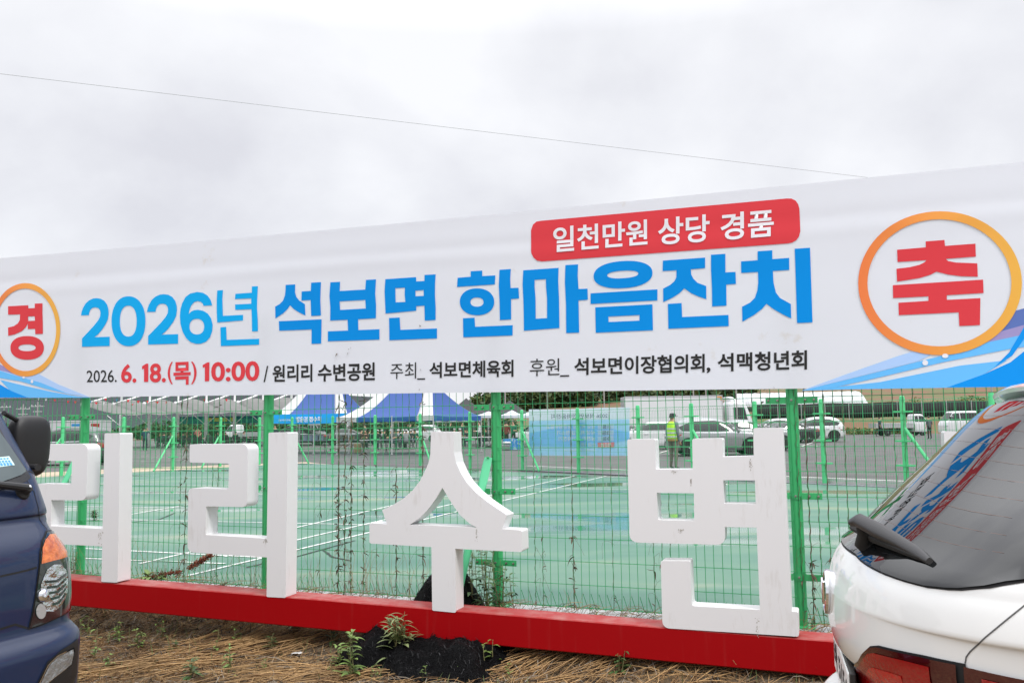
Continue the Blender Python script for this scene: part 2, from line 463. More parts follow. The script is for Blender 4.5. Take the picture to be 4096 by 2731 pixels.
def cloth_mat():
    mt = bpy.data.materials.new('banner_cloth'); mt.use_nodes = True
    t = mt.node_tree; b = t.nodes['Principled BSDF']
    b.inputs['Roughness'].default_value = 0.42; b.inputs['Specular IOR Level'].default_value = 0.35
    c = t.nodes.new('ShaderNodeTexCoord')
    n = t.nodes.new('ShaderNodeTexNoise'); n.inputs['Scale'].default_value = 3.4; n.inputs['Detail'].default_value = 9; n.inputs['Roughness'].default_value = 0.62
    t.links.new(c.outputs['Object'], n.inputs['Vector'])
    r = t.nodes.new('ShaderNodeValToRGB'); t.links.new(n.outputs['Fac'], r.inputs[0])
    r.color_ramp.elements[0].position = 0.66; r.color_ramp.elements[0].color = (0.855, 0.875, 0.93, 1)
    r.color_ramp.elements[1].position = 0.76; r.color_ramp.elements[1].color = (0.74, 0.70, 0.66, 1)
    t.links.new(r.outputs[0], b.inputs['Base Color'])
    tr = t.nodes.new('ShaderNodeBsdfTranslucent'); tr.inputs[0].default_value = (0.92, 0.92, 0.95, 1)
    mx = t.nodes.new('ShaderNodeMixShader'); mx.inputs[0].default_value = 0.28
    t.links.new(b.outputs[0], mx.inputs[1]); t.links.new(tr.outputs[0], mx.inputs[2])
    t.links.new(mx.outputs[0], t.nodes['Material Output'].inputs[0])
    return mt
sL, sR = sT0 - 1.0, sT1 + 0.95
banner = thing('banner', 'long white cloth banner with blue Korean title stretched along the tall green fence', 'banner', fpt((sL + sR) / 2, BOFF, 1.4))
mb = MB(); rows = []
NS, NV = 260, 60
for j in range(NV + 1):
    row = []
    for i in range(NS + 1):
        s = sL + (sR - sL) * i / NS; z = ztop(s) + (zbot(s) - ztop(s)) * j / NV
        row.append(fpt(s, BOFF - ripple(s, z), z))
    rows.append(row)
mb.grid(rows)
for j in range(NV):                       # short turned-over end hems give the cloth an edge
    pass
o = mb.build('cloth', cloth_mat(), banner, smooth=True)
sol = o.modifiers.new('thickness', 'SOLIDIFY'); sol.thickness = 0.0015; sol.offset = 0; es = o.modifiers.new('hem', 'EDGE_SPLIT'); es.split_angle = math.radians(40)
PR = dict(spec=0.12)
m_blue1 = mat('print_sky_blue', srgb(10, 172, 240), 0.45, **PR)
m_blue2 = mat('print_blue', srgb(0, 142, 226), 0.45, **PR)
m_red = mat('print_red', srgb(219, 66, 74), 0.45, **PR)
m_blk = mat('print_black', (0.03, 0.03, 0.03), 0.5, **PR)
m_wht = mat('print_white', (0.82, 0.82, 0.87), 0.45, **PR)
m_w1 = mat('print_pale_blue', srgb(176, 208, 250), 0.45, **PR)
m_w2 = mat('print_light_blue', srgb(108, 192, 252), 0.45, **PR)
m_w3 = mat('print_strong_blue', srgb(16, 150, 240), 0.45, **PR)
m_w4 = mat('print_lavender', srgb(160, 150, 200), 0.45, **PR)
m_w5 = mat('print_slate', srgb(96, 120, 185), 0.45, **PR)
def ring_mat():
    mt = bpy.data.materials.new('print_orange_gradient'); mt.use_nodes = True
    t = mt.node_tree; b = t.nodes['Principled BSDF']; b.inputs['Roughness'].default_value = 0.45
    c = t.nodes.new('ShaderNodeTexCoord'); s = t.nodes.new('ShaderNodeSeparateXYZ'); t.links.new(c.outputs['Generated'], s.inputs[0])
    r = t.nodes.new('ShaderNodeValToRGB'); t.links.new(s.outputs[0], r.inputs[0])
    r.color_ramp.elements[0].color = (*srgb(236, 122, 58), 1); r.color_ramp.elements[1].color = (*srgb(236, 178, 66), 1)
    t.links.new(r.outputs[0], b.inputs['Base Color']); return mt
m_ring = ring_mat()
def prints(name, polylists, m, off=0.004, step=26):
    mb = MB()
    for P in polylists:
        v, f = fill(P, step); mb.add([b3(x, y, off) for x, y in v], f)
    return mb.build(name, m, banner, smooth=True)
def ptexts(name, items, m, off=0.004):
    for body, quad, bold in items:
        mb = MB()
        v, f = text_quad(body, quad, bold); v, f = split_long(v, f, 30); mb.add([b3(x, y, off) for x, y in v], f)
        mb.build(name, m, banner, smooth=True)
K1 = lambda P: [(x / 2.1382, 950 + y / 2.1382) for x, y in P]
K2 = lambda P: [(1000 + x / 2.1382, 950 + y / 2.1382) for x, y in P]
K3 = lambda P: [(2000 + x / 1.8092, 750 + y / 1.8092) for x, y in P]
K4 = lambda P: [(3200 + x / 1.568, 600 + y / 1.568) for x, y in P]
two = [(696, 666), (700, 640), (712, 605), (735, 565), (765, 538), (800, 522), (830, 519), (865, 524), (897, 542), (920, 575), (931, 615), (933, 655), (926, 700), (905, 745), (870, 795), (840, 830), (810, 852), (942, 848), (941, 927), (704, 934), (705, 863), (760, 805), (810, 750), (845, 705), (860, 675), (863, 645), (858, 620), (843, 603), (820, 597), (795, 601), (775, 620), (766, 645), (764, 664)]
two_b = [(1261 + (x - 696) * (1527 - 1261) / 246, 485 + (y - 519) * (915 - 485) / 415) for x, y in two]
six = [(1819, 580), (1744, 584), (1738, 565), (1720, 550), (1693, 544), (1665, 552), (1640, 580), (1625, 615), (1618, 655), (1640, 632), (1665, 622), (1695, 618), (1740, 626), (1780, 650), (1808, 690), (1822, 745), (1818, 800), (1800, 850), (1765, 890), (1720, 908), (1680, 909), (1635, 896), (1595, 860), (1565, 805), (1547, 740), (1542, 670), (1548, 610), (1563, 560), (1590, 510), (1630, 480), (1690, 466), (1740, 473), (1780, 498), (1805, 535)]
ny = [[(1862, 454), (1911, 450), (1905, 530), (1910, 670), (2082, 661), (2082, 709), (1861, 727), (1857, 640), (1857, 540)],
      [(2158, 419), (2209, 417), (2203, 520), (2201, 600), (2207, 700), (2209, 800), (2158, 803), (2157, 700), (2154, 613), (2016, 619), (2013, 573), (2152, 566), (2152, 520), (2013, 527), (2017, 482), (2157, 472)],
      [(1888, 768), (1937, 764), (1941, 875), (2219, 865), (2218, 916), (1891, 928)]]
prints('year_lettering', [[K1(two)], [K1(ellipse(1103, 716, 145, 213, 48, 2.2)), K1(ellipse(1101, 715, 72, 132, 40, 2.3))], [K1(two_b)],
       [K1(six), K1(ellipse(1687, 762, 63, 67, 32, 2.2))]] + [[K1(p)] for p in ny], m_blue1)
ttl = [[K2([(308, 406), (390, 401), (388, 470), (400, 510), (425, 540), (472, 570), (476, 667), (420, 640), (375, 610), (345, 579), (325, 610), (290, 645), (220, 692), (218, 591), (255, 570), (285, 540), (302, 495), (307, 450)])],
       [K2([(526, 387), (610, 382), (606, 470), (604, 540), (609, 667), (525, 671), (521, 535), (442, 539), (445, 462), (523, 457)])],
       [K2([(249, 716), (614, 699), (612, 800), (610, 906), (527, 909), (528, 786), (252, 797)])],
       [K2([(690, 384), (773, 379), (770, 458), (988, 445), (994, 363), (1080, 358), (1073, 480), (1080, 580), (1078, 690), (926, 699), (928, 791), (1108, 783), (1108, 872), (667, 887), (667, 802), (839, 795), (836, 703), (687, 710), (689, 600), (682, 500)]), K2([(769, 546), (988, 534), (992, 607), (773, 619)])],
       [K2([(1160, 357), (1423, 339), (1424, 376), (1494, 372), (1495, 321), (1590, 315), (1585, 400), (1584, 500), (1589, 600), (1588, 705), (1495, 710), (1493, 583), (1424, 587), (1423, 626), (1160, 650), (1157, 560), (1153, 460)]), K2([(1245, 434), (1327, 429), (1325, 490), (1330, 551), (1248, 555)]), K2([(1417, 455), (1487, 450), (1488, 499), (1418, 503)])],
       [K2([(1190, 688), (1281, 684), (1287, 789), (1600, 777), (1600, 862), (1193, 878)])],
       [K2([(1778, 345), (1890, 336), (1890, 290), (1988, 283), (1989, 331), (2101, 324), (2096, 402), (1773, 423)])],
       [K2(ellipse(1943, 550, 147, 115, 48, 2.15)), K2(ellipse(1943, 552, 56, 39, 32, 2.2))],
       [K2([(2136, 277), (2233, 270), (2228, 350), (2231, 433), (2298, 430), (2303, 521), (2234, 527), (2235, 700), (2138, 706), (2136, 560), (2130, 420)])],
       [K2([(1822, 690), (1922, 685), (1926, 763), (2248, 749), (2247, 837), (1825, 853)])],
       [K3([(170, 600), (426, 582), (423, 680), (428, 800), (431, 1017), (174, 1036), (171, 850), (165, 700)]), K3([(253, 669), (334, 664), (334, 720), (341, 800), (341, 945), (259, 949), (258, 800), (252, 720)])],
       [K3([(475, 562), (567, 557), (564, 640), (569, 735), (634, 732), (637, 812), (569, 817), (574, 1050), (480, 1053), (478, 850), (471, 690)])],
       [K3(ellipse(892, 631, 213, 98, 56, 2.25, -.06)), K3(ellipse(890, 630, 112, 27, 40, 2.3, -.06))],
       [K3([(656, 766), (1140, 737), (1140, 817), (656, 843)])],
       [K3([(690, 867), (1104, 845), (1108, 1033), (694, 1051)]), K3([(785, 934), (1010, 923), (1010, 963), (787, 973)])],
       [K3([(1180, 530), (1486, 508), (1485, 584), (1382, 593), (1385, 630), (1400, 660), (1430, 690), (1493, 713), (1494, 809), (1440, 790), (1385, 766), (1335, 730), (1300, 765), (1250, 797), (1182, 829), (1181, 732), (1230, 707), (1262, 680), (1277, 650), (1278, 600), (1178, 606)])],
       [K3([(1528, 488), (1632, 481), (1632, 615), (1705, 611), (1708, 698), (1638, 703), (1640, 855), (1536, 861), (1534, 730), (1528, 600)])],
       [K3([(1215, 842), (1315, 836), (1319, 937), (1654, 922), (1656, 1003), (1219, 1022)])],
       [K3([(1745, 536), (1865, 527), (1865, 463), (1971, 455), (1972, 519), (2093, 510), (2094, 597), (1975, 605), (1980, 690), (1997, 760), (2027, 800), (2105, 843), (2108, 948), (2050, 920), (1980, 880), (1929, 842), (1895, 880), (1840, 922), (1755, 971), (1752, 863), (1810, 833), (1845, 798), (1863, 745), (1869, 690), (1867, 612), (1746, 619)])],
       [K3([(2133, 444), (2244, 437), (2262, 976), (2150, 981)])]]
prints('title_lettering', ttl, m_blue2)
prints('prize_box', [[K3([(227, 460), (226, 310), (240, 270), (265, 248), (300, 242), (2075, 81), (2110, 82), (2140, 97), (2158, 122), (2167, 155), (2174, 318), (2165, 355), (2145, 383), (2115, 400), (2085, 406), (305, 536), (270, 530), (245, 508), (230, 480)])]], m_red)
q3 = lambda *P: K3(P)
ptexts('prize_lettering', [('일천만원', q3((387, 290), (1070, 232), (1070, 415), (387, 472)), 0.02), ('상당', q3((1145, 224), (1518, 194), (1518, 394), (1145, 420)), 0.02), ('경품', q3((1597, 190), (1982, 157), (1982, 355), (1597, 388)), 0.02)], m_wht, 0.0075)
prints('circle_character', [[K4([(609, 626), (789, 611), (788, 574), (906, 565), (909, 602), (1100, 588), (1103, 669), (914, 683), (930, 697), (980, 706), (1112, 711), (1115, 795), (1010, 792), (930, 782), (855, 763), (820, 782), (750, 803), (609, 826), (605, 745), (690, 735), (750, 720), (782, 704), (793, 691), (612, 703)])],
       [K4([(582, 848), (1148, 813), (1151, 897), (920, 911), (921, 940), (1131, 929), (1128, 1098), (999, 1104), (995, 1018), (620, 1036), (617, 958), (806, 946), (805, 918), (584, 929)])]], m_red)
prints('circle_character', [[K1([(73, 588), (245, 579), (247, 606), (301, 603), (301, 565), (367, 563), (367, 650), (369, 735), (370, 824), (305, 826), (303, 781), (241, 783), (240, 735), (225, 765), (190, 800), (130, 828), (73, 840), (72, 770), (120, 758), (155, 735), (172, 705), (176, 657), (73, 660)]), K1([(243, 675), (300, 673), (302, 711), (244, 714)])],
       [K1(ellipse(235, 943, 143, 101, 48, 2.2)), K1(ellipse(234, 942, 74, 29, 32, 2.2))]], m_red)
WV = 0.0035
def wave(K, P, m, off): prints('wave_print', [[K(P)]], m, off)
# right corner wave
wave(K4, [(10, 1508), (320, 1395), (620, 1290), (700, 1266), (850, 1270), (740, 1325), (400, 1412)], m_w1, .003)
wave(K4, [(10, 1508), (400, 1414), (760, 1322), (980, 1268), (1140, 1213), (1405, 1157), (1700, 1080), (1700, 1190), (1310, 1249), (900, 1330), (500, 1425), (200, 1492)], m_w2, .0034)
wave(K4, [(1050, 1230), (1345, 1010), (1405, 993), (1700, 900), (1700, 1010), (1405, 1097), (1250, 1140), (1140, 1213)], m_w5, .003)
wave(K4, [(1250, 1140), (1405, 1097), (1700, 1010), (1700, 1080), (1405, 1157), (1140, 1213)], m_w4, .003)
wave(K4, [(10, 1509), (500, 1455), (1000, 1352), (1300, 1318), (1155, 1405), (920, 1490), (300, 1500)], m_w2, .003)
wave(K4, [(920, 1489), (1155, 1405), (1320, 1330), (1405, 1262), (1620, 1040), (1720, 960), (1720, 1484), (1405, 1484)], m_w3, .0038)
wave(K4, [(1215, 1365), (1310, 1270), (1405, 1110), (1560, 900), (1600, 900), (1430, 1150), (1330, 1290)], m_w3, .0042)
# left corner wave
wave(K1, [(0, 1085), (-200, 1000), (-330, 1000), (-330, 1150), (0, 1180), (200, 1200), (100, 1130)], m_w4, .003)
wave(K1, [(-100, 1110), (60, 1150), (200, 1186), (330, 1165), (500, 1255), (780, 1369), (560, 1330), (350, 1250), (150, 1200)], m_w1, .0036)
wave(K1, [(-60, 1120), (150, 1185), (350, 1240), (560, 1325), (700, 1362), (400, 1295), (180, 1230), (0, 1200), (-100, 1170)], m_w2, .0040)
wave(K1, [(0, 1215), (190, 1262), (450, 1320), (660, 1358), (780, 1369), (240, 1369), (90, 1312)], m_w2, .0034)
wave(K1, [(-330, 980), (-200, 1120), (-60, 1220), (100, 1312), (240, 1368), (0, 1368), (-330, 1368)], m_w3, .0038)
for q in ([[K4(ellipse(785, 1334, 18, 17, 20))], [K4(ellipse(910, 1291, 20, 14, 20))], [K1(ellipse(277, 1230, 11, 15, 20))], [K1(ellipse(206, 1196, 11, 10, 20))]]): prints('wave_dot', [q], m_wht, .0065)
prints('circle_ring', [[K4(ellipse(878, 836, 513, 450, 72)), K4(ellipse(874, 834, 451, 397, 64))]], m_ring, .0062)
prints('circle_ring', [[K1(ellipse(222, 789, 298, 399, 72)), K1(ellipse(222, 789, 263, 352, 64))]], m_ring, .0062)
q1 = lambda *P: K1(P); q2 = lambda *P: K2(P)
ptexts('date_lettering', [('6.', q1((1038, 1082), (1168, 1078), (1168, 1240), (1038, 1241)), 0.026), ('8.', q1((1283, 1077), (1420, 1073), (1420, 1237), (1283, 1240)), 0.026), ('(', q1((1436, 1066), (1480, 1062), (1480, 1254), (1436, 1254)), 0.008), ('목', q1((1485, 1066), (1632, 1060), (1632, 1256), (1485, 1262)), 0.03), (')', q1((1636, 1060), (1683, 1058), (1683, 1252), (1636, 1254)), 0.008), ('0:00', q1((1808, 1065), (2220, 1054), (2220, 1226), (1808, 1230)), 0.026)], m_red)
for P in ([(1217, 1100), (1252, 1078), (1270, 1077), (1270, 1233), (1234, 1234), (1234, 1120), (1217, 1127)], [(1735, 1090), (1775, 1067), (1793, 1066), (1791, 1227), (1754, 1229), (1754, 1106), (1737, 1114)]): prints('date_lettering', [[K1(P)]], m_red)
ptexts('venue_lettering', [('2026.', q1((743, 1137), (1000, 1130), (1000, 1235), (743, 1237)), 0.004), ('/', q1((2256, 1098), (2297, 1096), (2297, 1234), (2256, 1236)), 0.006),
       ('원리리', q2((195, 1092), (535, 1080), (535, 1232), (195, 1236)), 0.024), ('수변공원', q2((582, 1084), (1070, 1066), (1070, 1222), (582, 1232)), 0.024),
       ('주최', q2((1203, 1076), (1422, 1066), (1422, 1205), (1203, 1210)), 0.0), ('_', q2((1431, 1204), (1499, 1202), (1499, 1213), (1431, 1215)), 0.0),
       ('석보면체육회', q2((1535, 1066), (2255, 1044), (2255, 1190), (1535, 1202)), 0.024),
       ('후원', q3((217, 1240), (432, 1234), (432, 1358), (217, 1365)), 0.0), ('_', q3((436, 1358), (502, 1356), (502, 1366), (436, 1369)), 0.0),
       ('석보면이장협의회', q3((538, 1232), (1482, 1202), (1482, 1336), (538, 1358)), 0.024), (',', q3((1496, 1302), (1524, 1301), (1524, 1340), (1496, 1343)), 0.03),
       ('석맥청년회', q3((1575, 1200), (2222, 1176), (2222, 1316), (1575, 1332)), 0.024)], m_blk)
# ================================================================== TALL GREEN FENCE
m_green = mat('green_enamel', srgb(58, 172, 104), 0.38, var=0.05, vscale=3, spec=0.5)
m_wire = mat('green_wire', srgb(52, 158, 98), 0.45)
m_steel = mat('bolt_steel', (0.32, 0.30, 0.28), 0.35, 0.9)
sp_i = [fs_of(340), fs_of(1075), fs_of(1985), fs_of(3172)]
gap = (sp_i[3] - sp_i[0]) / 3
print('post gaps', [sp_i[k + 1] - sp_i[k] for k in range(3)])
POSTS = [sp_i[0] - gap] + sp_i + [sp_i[3] + gap]
PT = 2.35
H_TOP = fplane(2000, 1618).z
PITCHZ = (fplane(2000, 1618).z - fplane(2000, 2139).z) / 6
PB = fplane(2000, 2402).z
where = ['beyond the left edge behind the blue truck', 'behind the first ㄹ letter beside the blue truck', 'between the second ㄹ and its white upright', 'right of the peaked letter, with a base plate', 'right of the tallest letter bar', 'behind the white car']
brz = [fplane(2000, 1628).z, fplane(2000, 1963).z, fplane(2000, 2246).z]
for i, s in enumerate(POSTS):
    r = thing('fence_post', 'round green steel fence post ' + where[i], 'fence post', fpt(s, 0, KZ), 'posts of the tall green fence')
    mb = MB(); mb.lathe([(0.0381, KZ), (0.0381, PT - 0.01), (0.03, PT)], fpt(s), n=20)
    mb.build('tube', m_green, r, smooth='auto')
    mb = MB(); mb.rbox(fpt(s, 0, KZ + 0.006), (0.17, 0.15, 0.012), 0.002, FU, FN); pl = mb.build('base_plate', m_green, r)
    for a in (-.065, .065):
        for b in (-.055, .055): mb = MB(); mb.lathe([(0.011, 0), (0.011, 0.012), (0.006, 0.013), (0.006, 0.03)], fpt(s + a, b, KZ + 0.0122), n=6); mb.build('anchor_bolt', m_steel, pl)
    for z in brz:
        mb = MB()
        mb.rbox(fpt(s - 0.1, -0.0395, z), (0.125, 0.004, 0.042), 0.0015, FU, FN); mb.rbox(fpt(s + 0.1, -0.0395, z), (0.125, 0.004, 0.042), 0.0015, FU, FN)
        ring = [fpt(s + 0.0405 * math.cos(t), -0.0405 * math.sin(t)) for t in [PI * k / 14 for k in range(15)]]
        mb.grid([[p + Vector((0, 0, z - 0.021)) for p in ring], [p + Vector((0, 0, z + 0.021)) for p in ring]])
        mb.grid([[fpt(s + 0.0425 * math.cos(t), -0.0425 * math.sin(t), z - 0.021) for t in [PI * k / 14 for k in range(15)]], [fpt(s + 0.0425 * math.cos(t), -0.0425 * math.sin(t), z + 0.021) for t in [PI * k / 14 for k in range(15)]]])
        b = mb.build('bracket', m_green, r)
        for a, w in ((-.145, -.0425), (-.088, -.0425), (0, -.0425), (.085, -.0425), (.14, -.0425)):
            mb = MB(); mb.lathe([(0.008, 0), (0.008, 0.008), (0.0045, 0.009), (0.0045, 0.018)], fpt(s + a, w, z), -FN, 6); mb.build('bolt', m_steel, b)
# struts leaning on two of the posts
for k, (s, tz, dx, dn) in enumerate([(POSTS[3], fplane(1930, 1828).z, -0.10, -0.60), (POSTS[1], fplane(320, 1830).z, -0.16, -0.60)]):
    r = [o for o in bpy.data.objects if o.name.startswith('fence_post') and o.parent is None][3 if k == 0 else 1]
    A = fpt(s - 0.045, -0.05, tz); B = fpt(s - 0.05 + dx, dn, -0.2)
    mb = MB(); d = (B - A).normalized()
    rows = []
    for t, w, th in [(0, .030, .004), (.03, .034, .004), (.11, .036, .006), (.17, .032, .018), (.24, .026, .026), (.9, .026, .026), (1, .026, .026)]:
        c = A + (B - A) * t; a = FU; b2 = d.cross(a).normalized(); a = b2.cross(d)
        rows.append([c + a * w * math.cos(q) + b2 * th * math.sin(q) for q in [2 * PI * j / 16 for j in range(16)]])
    mb.grid(rows, close=True); mb.add(rows[0], [tuple(range(16))])
    mb.build('strut', mat('green_strut', srgb(84, 190, 138), 0.4), r, smooth='auto')
    mb = MB(); mb.grid([[fpt(s + 0.041 * math.cos(t), -0.041 * math.sin(t), tz + h) for t in [PI * k / 14 for k in range(15)]] for h in (-.025, .025)])
    mb.lathe([(0.009, 0), (0.009, 0.008), (0.0045, 0.009), (0.0045, 0.02)], fpt(s - 0.045, -0.056, tz), -FN, 6)
    mb.build('strut_clamp', m_green, r)
NW = 36
for i in range(len(POSTS) - 1):
    a, b = POSTS[i] + 0.02, POSTS[i + 1] - 0.02
    r = thing('mesh_panel', 'green welded wire mesh panel ' + ['at the left edge behind the blue truck', 'behind the two ㄹ letters', 'left of the peaked letter, hung with dead vines', 'behind the tallest letter, right of the peaked one', 'between the tallest letter bar and the white car'][i], 'fence panel', fpt((a + b) / 2, 0, PB), 'mesh panels of the tall green fence')
    mb = MB(); wn_ = int(round((b - a) / (gap / NW)))
    for k in range(wn_ + 1):
        s = a + (b - a) * k / wn_
        mb.tube([fpt(s, -0.040, PT - .06), fpt(s, -0.040, PB), fpt(s + 0.004, -0.056, PB - 0.012), fpt(s - 0.012, -0.062, PB + 0.008), fpt(s - 0.035, -0.085, PB + 0.105)], 0.0026, 4, False)
    z = PB; j = 0
    for z in [PB - 0.004, PB + 0.04 * 0] + [H_TOP + PITCHZ * k for k in range(6, -9, -1)]:
        if z < PB - .01 or z > PT - .05: continue
        mb.tube([fpt(a, -0.0355, z), fpt(b, -0.0355, z)], 0.0025, 5, False)
    mb.build('mesh', m_wire, r)
# ================================================================== SIGN: red beam and white letters
def beam_mat():
    mt = mat('red_enamel', (0.34, 0.0015, 0.004), 0.45, spec=0.14)
    t = mt.node_tree; b = t.nodes['Principled BSDF']; c = t.nodes.new('ShaderNodeTexCoord')
    n = t.nodes.new('ShaderNodeTexNoise'); n.inputs['Scale'].default_value = 7; n.inputs['Detail'].default_value = 9; n.inputs['Roughness'].default_value = .7; t.links.new(c.outputs['Object'], n.inputs['Vector'])
    mp = t.nodes.new('ShaderNodeMapping'); mp.inputs['Scale'].default_value = (22, 22, 1.5); t.links.new(c.outputs['Object'], mp.inputs[0])
    n2 = t.nodes.new('ShaderNodeTexNoise'); n2.inputs['Detail'].default_value = 6; n2.inputs['Scale'].default_value = 1; t.links.new(mp.outputs[0], n2.inputs['Vector'])
    g = t.nodes.new('ShaderNodeNewGeometry'); sx_ = t.nodes.new('ShaderNodeSeparateXYZ'); t.links.new(g.outputs['Normal'], sx_.inputs[0])
    def M(op, a, b2):
        k = t.nodes.new('ShaderNodeMath'); k.operation = op
        for i, v in enumerate((a, b2)):
            if isinstance(v, (int, float)): k.inputs[i].default_value = v
            else: t.links.new(v, k.inputs[i])
        return k.outputs[0]
    r = t.nodes.new('ShaderNodeMapRange'); r.inputs[1].default_value = .42; r.inputs[2].default_value = .72; t.links.new(n.outputs['Fac'], r.inputs[0])
    r2 = t.nodes.new('ShaderNodeMapRange'); r2.inputs[1].default_value = .60; r2.inputs[2].default_value = .80; t.links.new(n2.outputs['Fac'], r2.inputs[0])
    top = M('MULTIPLY', M('MAXIMUM', sx_.outputs[2], 0), M('ADD', M('MULTIPLY', r.outputs[0], .5), .12))     # dust lying on the top face
    fac = M('ADD', top, M('MULTIPLY', r2.outputs[0], .05))
    mx = t.nodes.new('ShaderNodeMix'); mx.data_type = 'RGBA'; t.links.new(fac, mx.inputs[0]); mx.inputs[6].default_value = (0.34, 0.0015, 0.004, 1); mx.inputs[7].default_value = (0.42, 0.27, 0.24, 1)
    t.links.new(mx.outputs[2], b.inputs['Base Color']); return mt
m_beam = beam_mat()
A = splane(282, 2317); B = splane(3253, 2557); A2 = splane(282, 2422); B2 = splane(3253, 2700)
def s_of(p): return (p - Vector((0, SD, 0))).dot(SU)
def spt(s, off=0.0, z=0.0): return Vector((0, SD, 0)) + SU * s + SN * off + Vector((0, 0, z))
sa, sb_ = s_of(A), s_of(B)
bt = lambda s: A.z + (B.z - A.z) * (s - sa) / (sb_ - sa)
bb = lambda s: A2.z + (B2.z - A2.z) * (s - sa) / (sb_ - sa)
print('beam', A.z, B.z, A2.z, B2.z, 'len', sb_ - sa)
beam = thing('sign_beam', 'long red painted steel beam carrying the white letters above dry grass', 'beam', spt(0, .1, bb(0)))
mb = MB(); s0, s1 = sa - 1.6, sb_ + 1.5; DB = 0.21; e = 0.006
def sect(s):
    t, b = bt(s), bb(s)
    return [spt(s, 0.003 + e, t), spt(s, 0.003, t - e), spt(s, 0.003, b + e), spt(s, 0.003 + e, b), spt(s, DB - e, b), spt(s, DB, b + e), spt(s, DB, t - e), spt(s, DB - e, t)]
mb.grid([sect(s0), sect(s1)], close=True); mb.add(sect(s0), [tuple(range(8))]); mb.add(sect(s1), [tuple(range(7, -1, -1))])
mb.build('beam_body', m_beam, beam)
for s in (s0 + .3, sa - 0.35, s_of(splane(1740, 2560)), sb_ + 0.55):
    mb = MB(); mb.box(spt(s, DB * .55, (bb(s) - 0.4) / 2), (0.10, 0.10, abs(-0.4 - bb(s)) - 0.004)); mb.build('foot', m_beam, beam)
def letter_mat():
    mt = mat('white_letter', (0.77, 0.77, 0.785), 0.38, spec=0.5)
    t = mt.node_tree; b = t.nodes['Principled BSDF']
    c = t.nodes.new('ShaderNodeTexCoord')
    mp = t.nodes.new('ShaderNodeMapping'); mp.inputs['Scale'].default_value = (26, 26, 5); t.links.new(c.outputs['Object'], mp.inputs[0])
    n = t.nodes.new('ShaderNodeTexNoise'); n.inputs['Scale'].default_value = 1; n.inputs['Detail'].default_value = 8; n.inputs['Roughness'].default_value = 0.7
    t.links.new(mp.outputs[0], n.inputs['Vector'])
    n3 = t.nodes.new('ShaderNodeTexNoise'); n3.inputs['Scale'].default_value = 3.0; n3.inputs['Detail'].default_value = 2
    t.links.new(c.outputs['Object'], n3.inputs['Vector'])
    g = t.nodes.new('ShaderNodeNewGeometry'); s = t.nodes.new('ShaderNodeSeparateXYZ'); t.links.new(g.outputs['Normal'], s.inputs[0])
    def M(op, a, b2=None):
        k = t.nodes.new('ShaderNodeMath'); k.operation = op
        for i, v in enumerate((a, b2)):
            if v is None: continue
            if isinstance(v, (int, float)): k.inputs[i].default_value = v
            else: t.links.new(v, k.inputs[i])
        return k.outputs[0]
    rr = t.nodes.new('ShaderNodeMapRange'); rr.inputs[1].default_value = .57; rr.inputs[2].default_value = .80; t.links.new(M('ADD', M('MULTIPLY', n.outputs['Fac'], .62), M('MULTIPLY', n3.outputs['Fac'], .42)), rr.inputs[0])
    topd = M('MULTIPLY', M('MAXIMUM', M('SUBTRACT', s.outputs[2], .6), 0), 0.55)            # rain-washed dust lies on ledges
    fac = M('ADD', M('MULTIPLY', rr.outputs[0], 0.36), M('MULTIPLY', topd, n.outputs['Fac']))
    mx = t.nodes.new('ShaderNodeMix'); mx.data_type = 'RGBA'
    t.links.new(fac, mx.inputs[0]); mx.inputs[6].default_value = (0.77, 0.77, 0.785, 1); mx.inputs[7].default_value = (0.33, 0.27, 0.2, 1)
    t.links.new(mx.outputs[2], b.inputs['Base Color'])
    return mt
m_letter = letter_mat()
m_stain = mat('rust_stain', (0.34, 0.29, 0.22), 0.8, col2=(0.78, 0.77, 0.76), vscale=60, lo=0.42, hi=0.56)
LD = 0.135
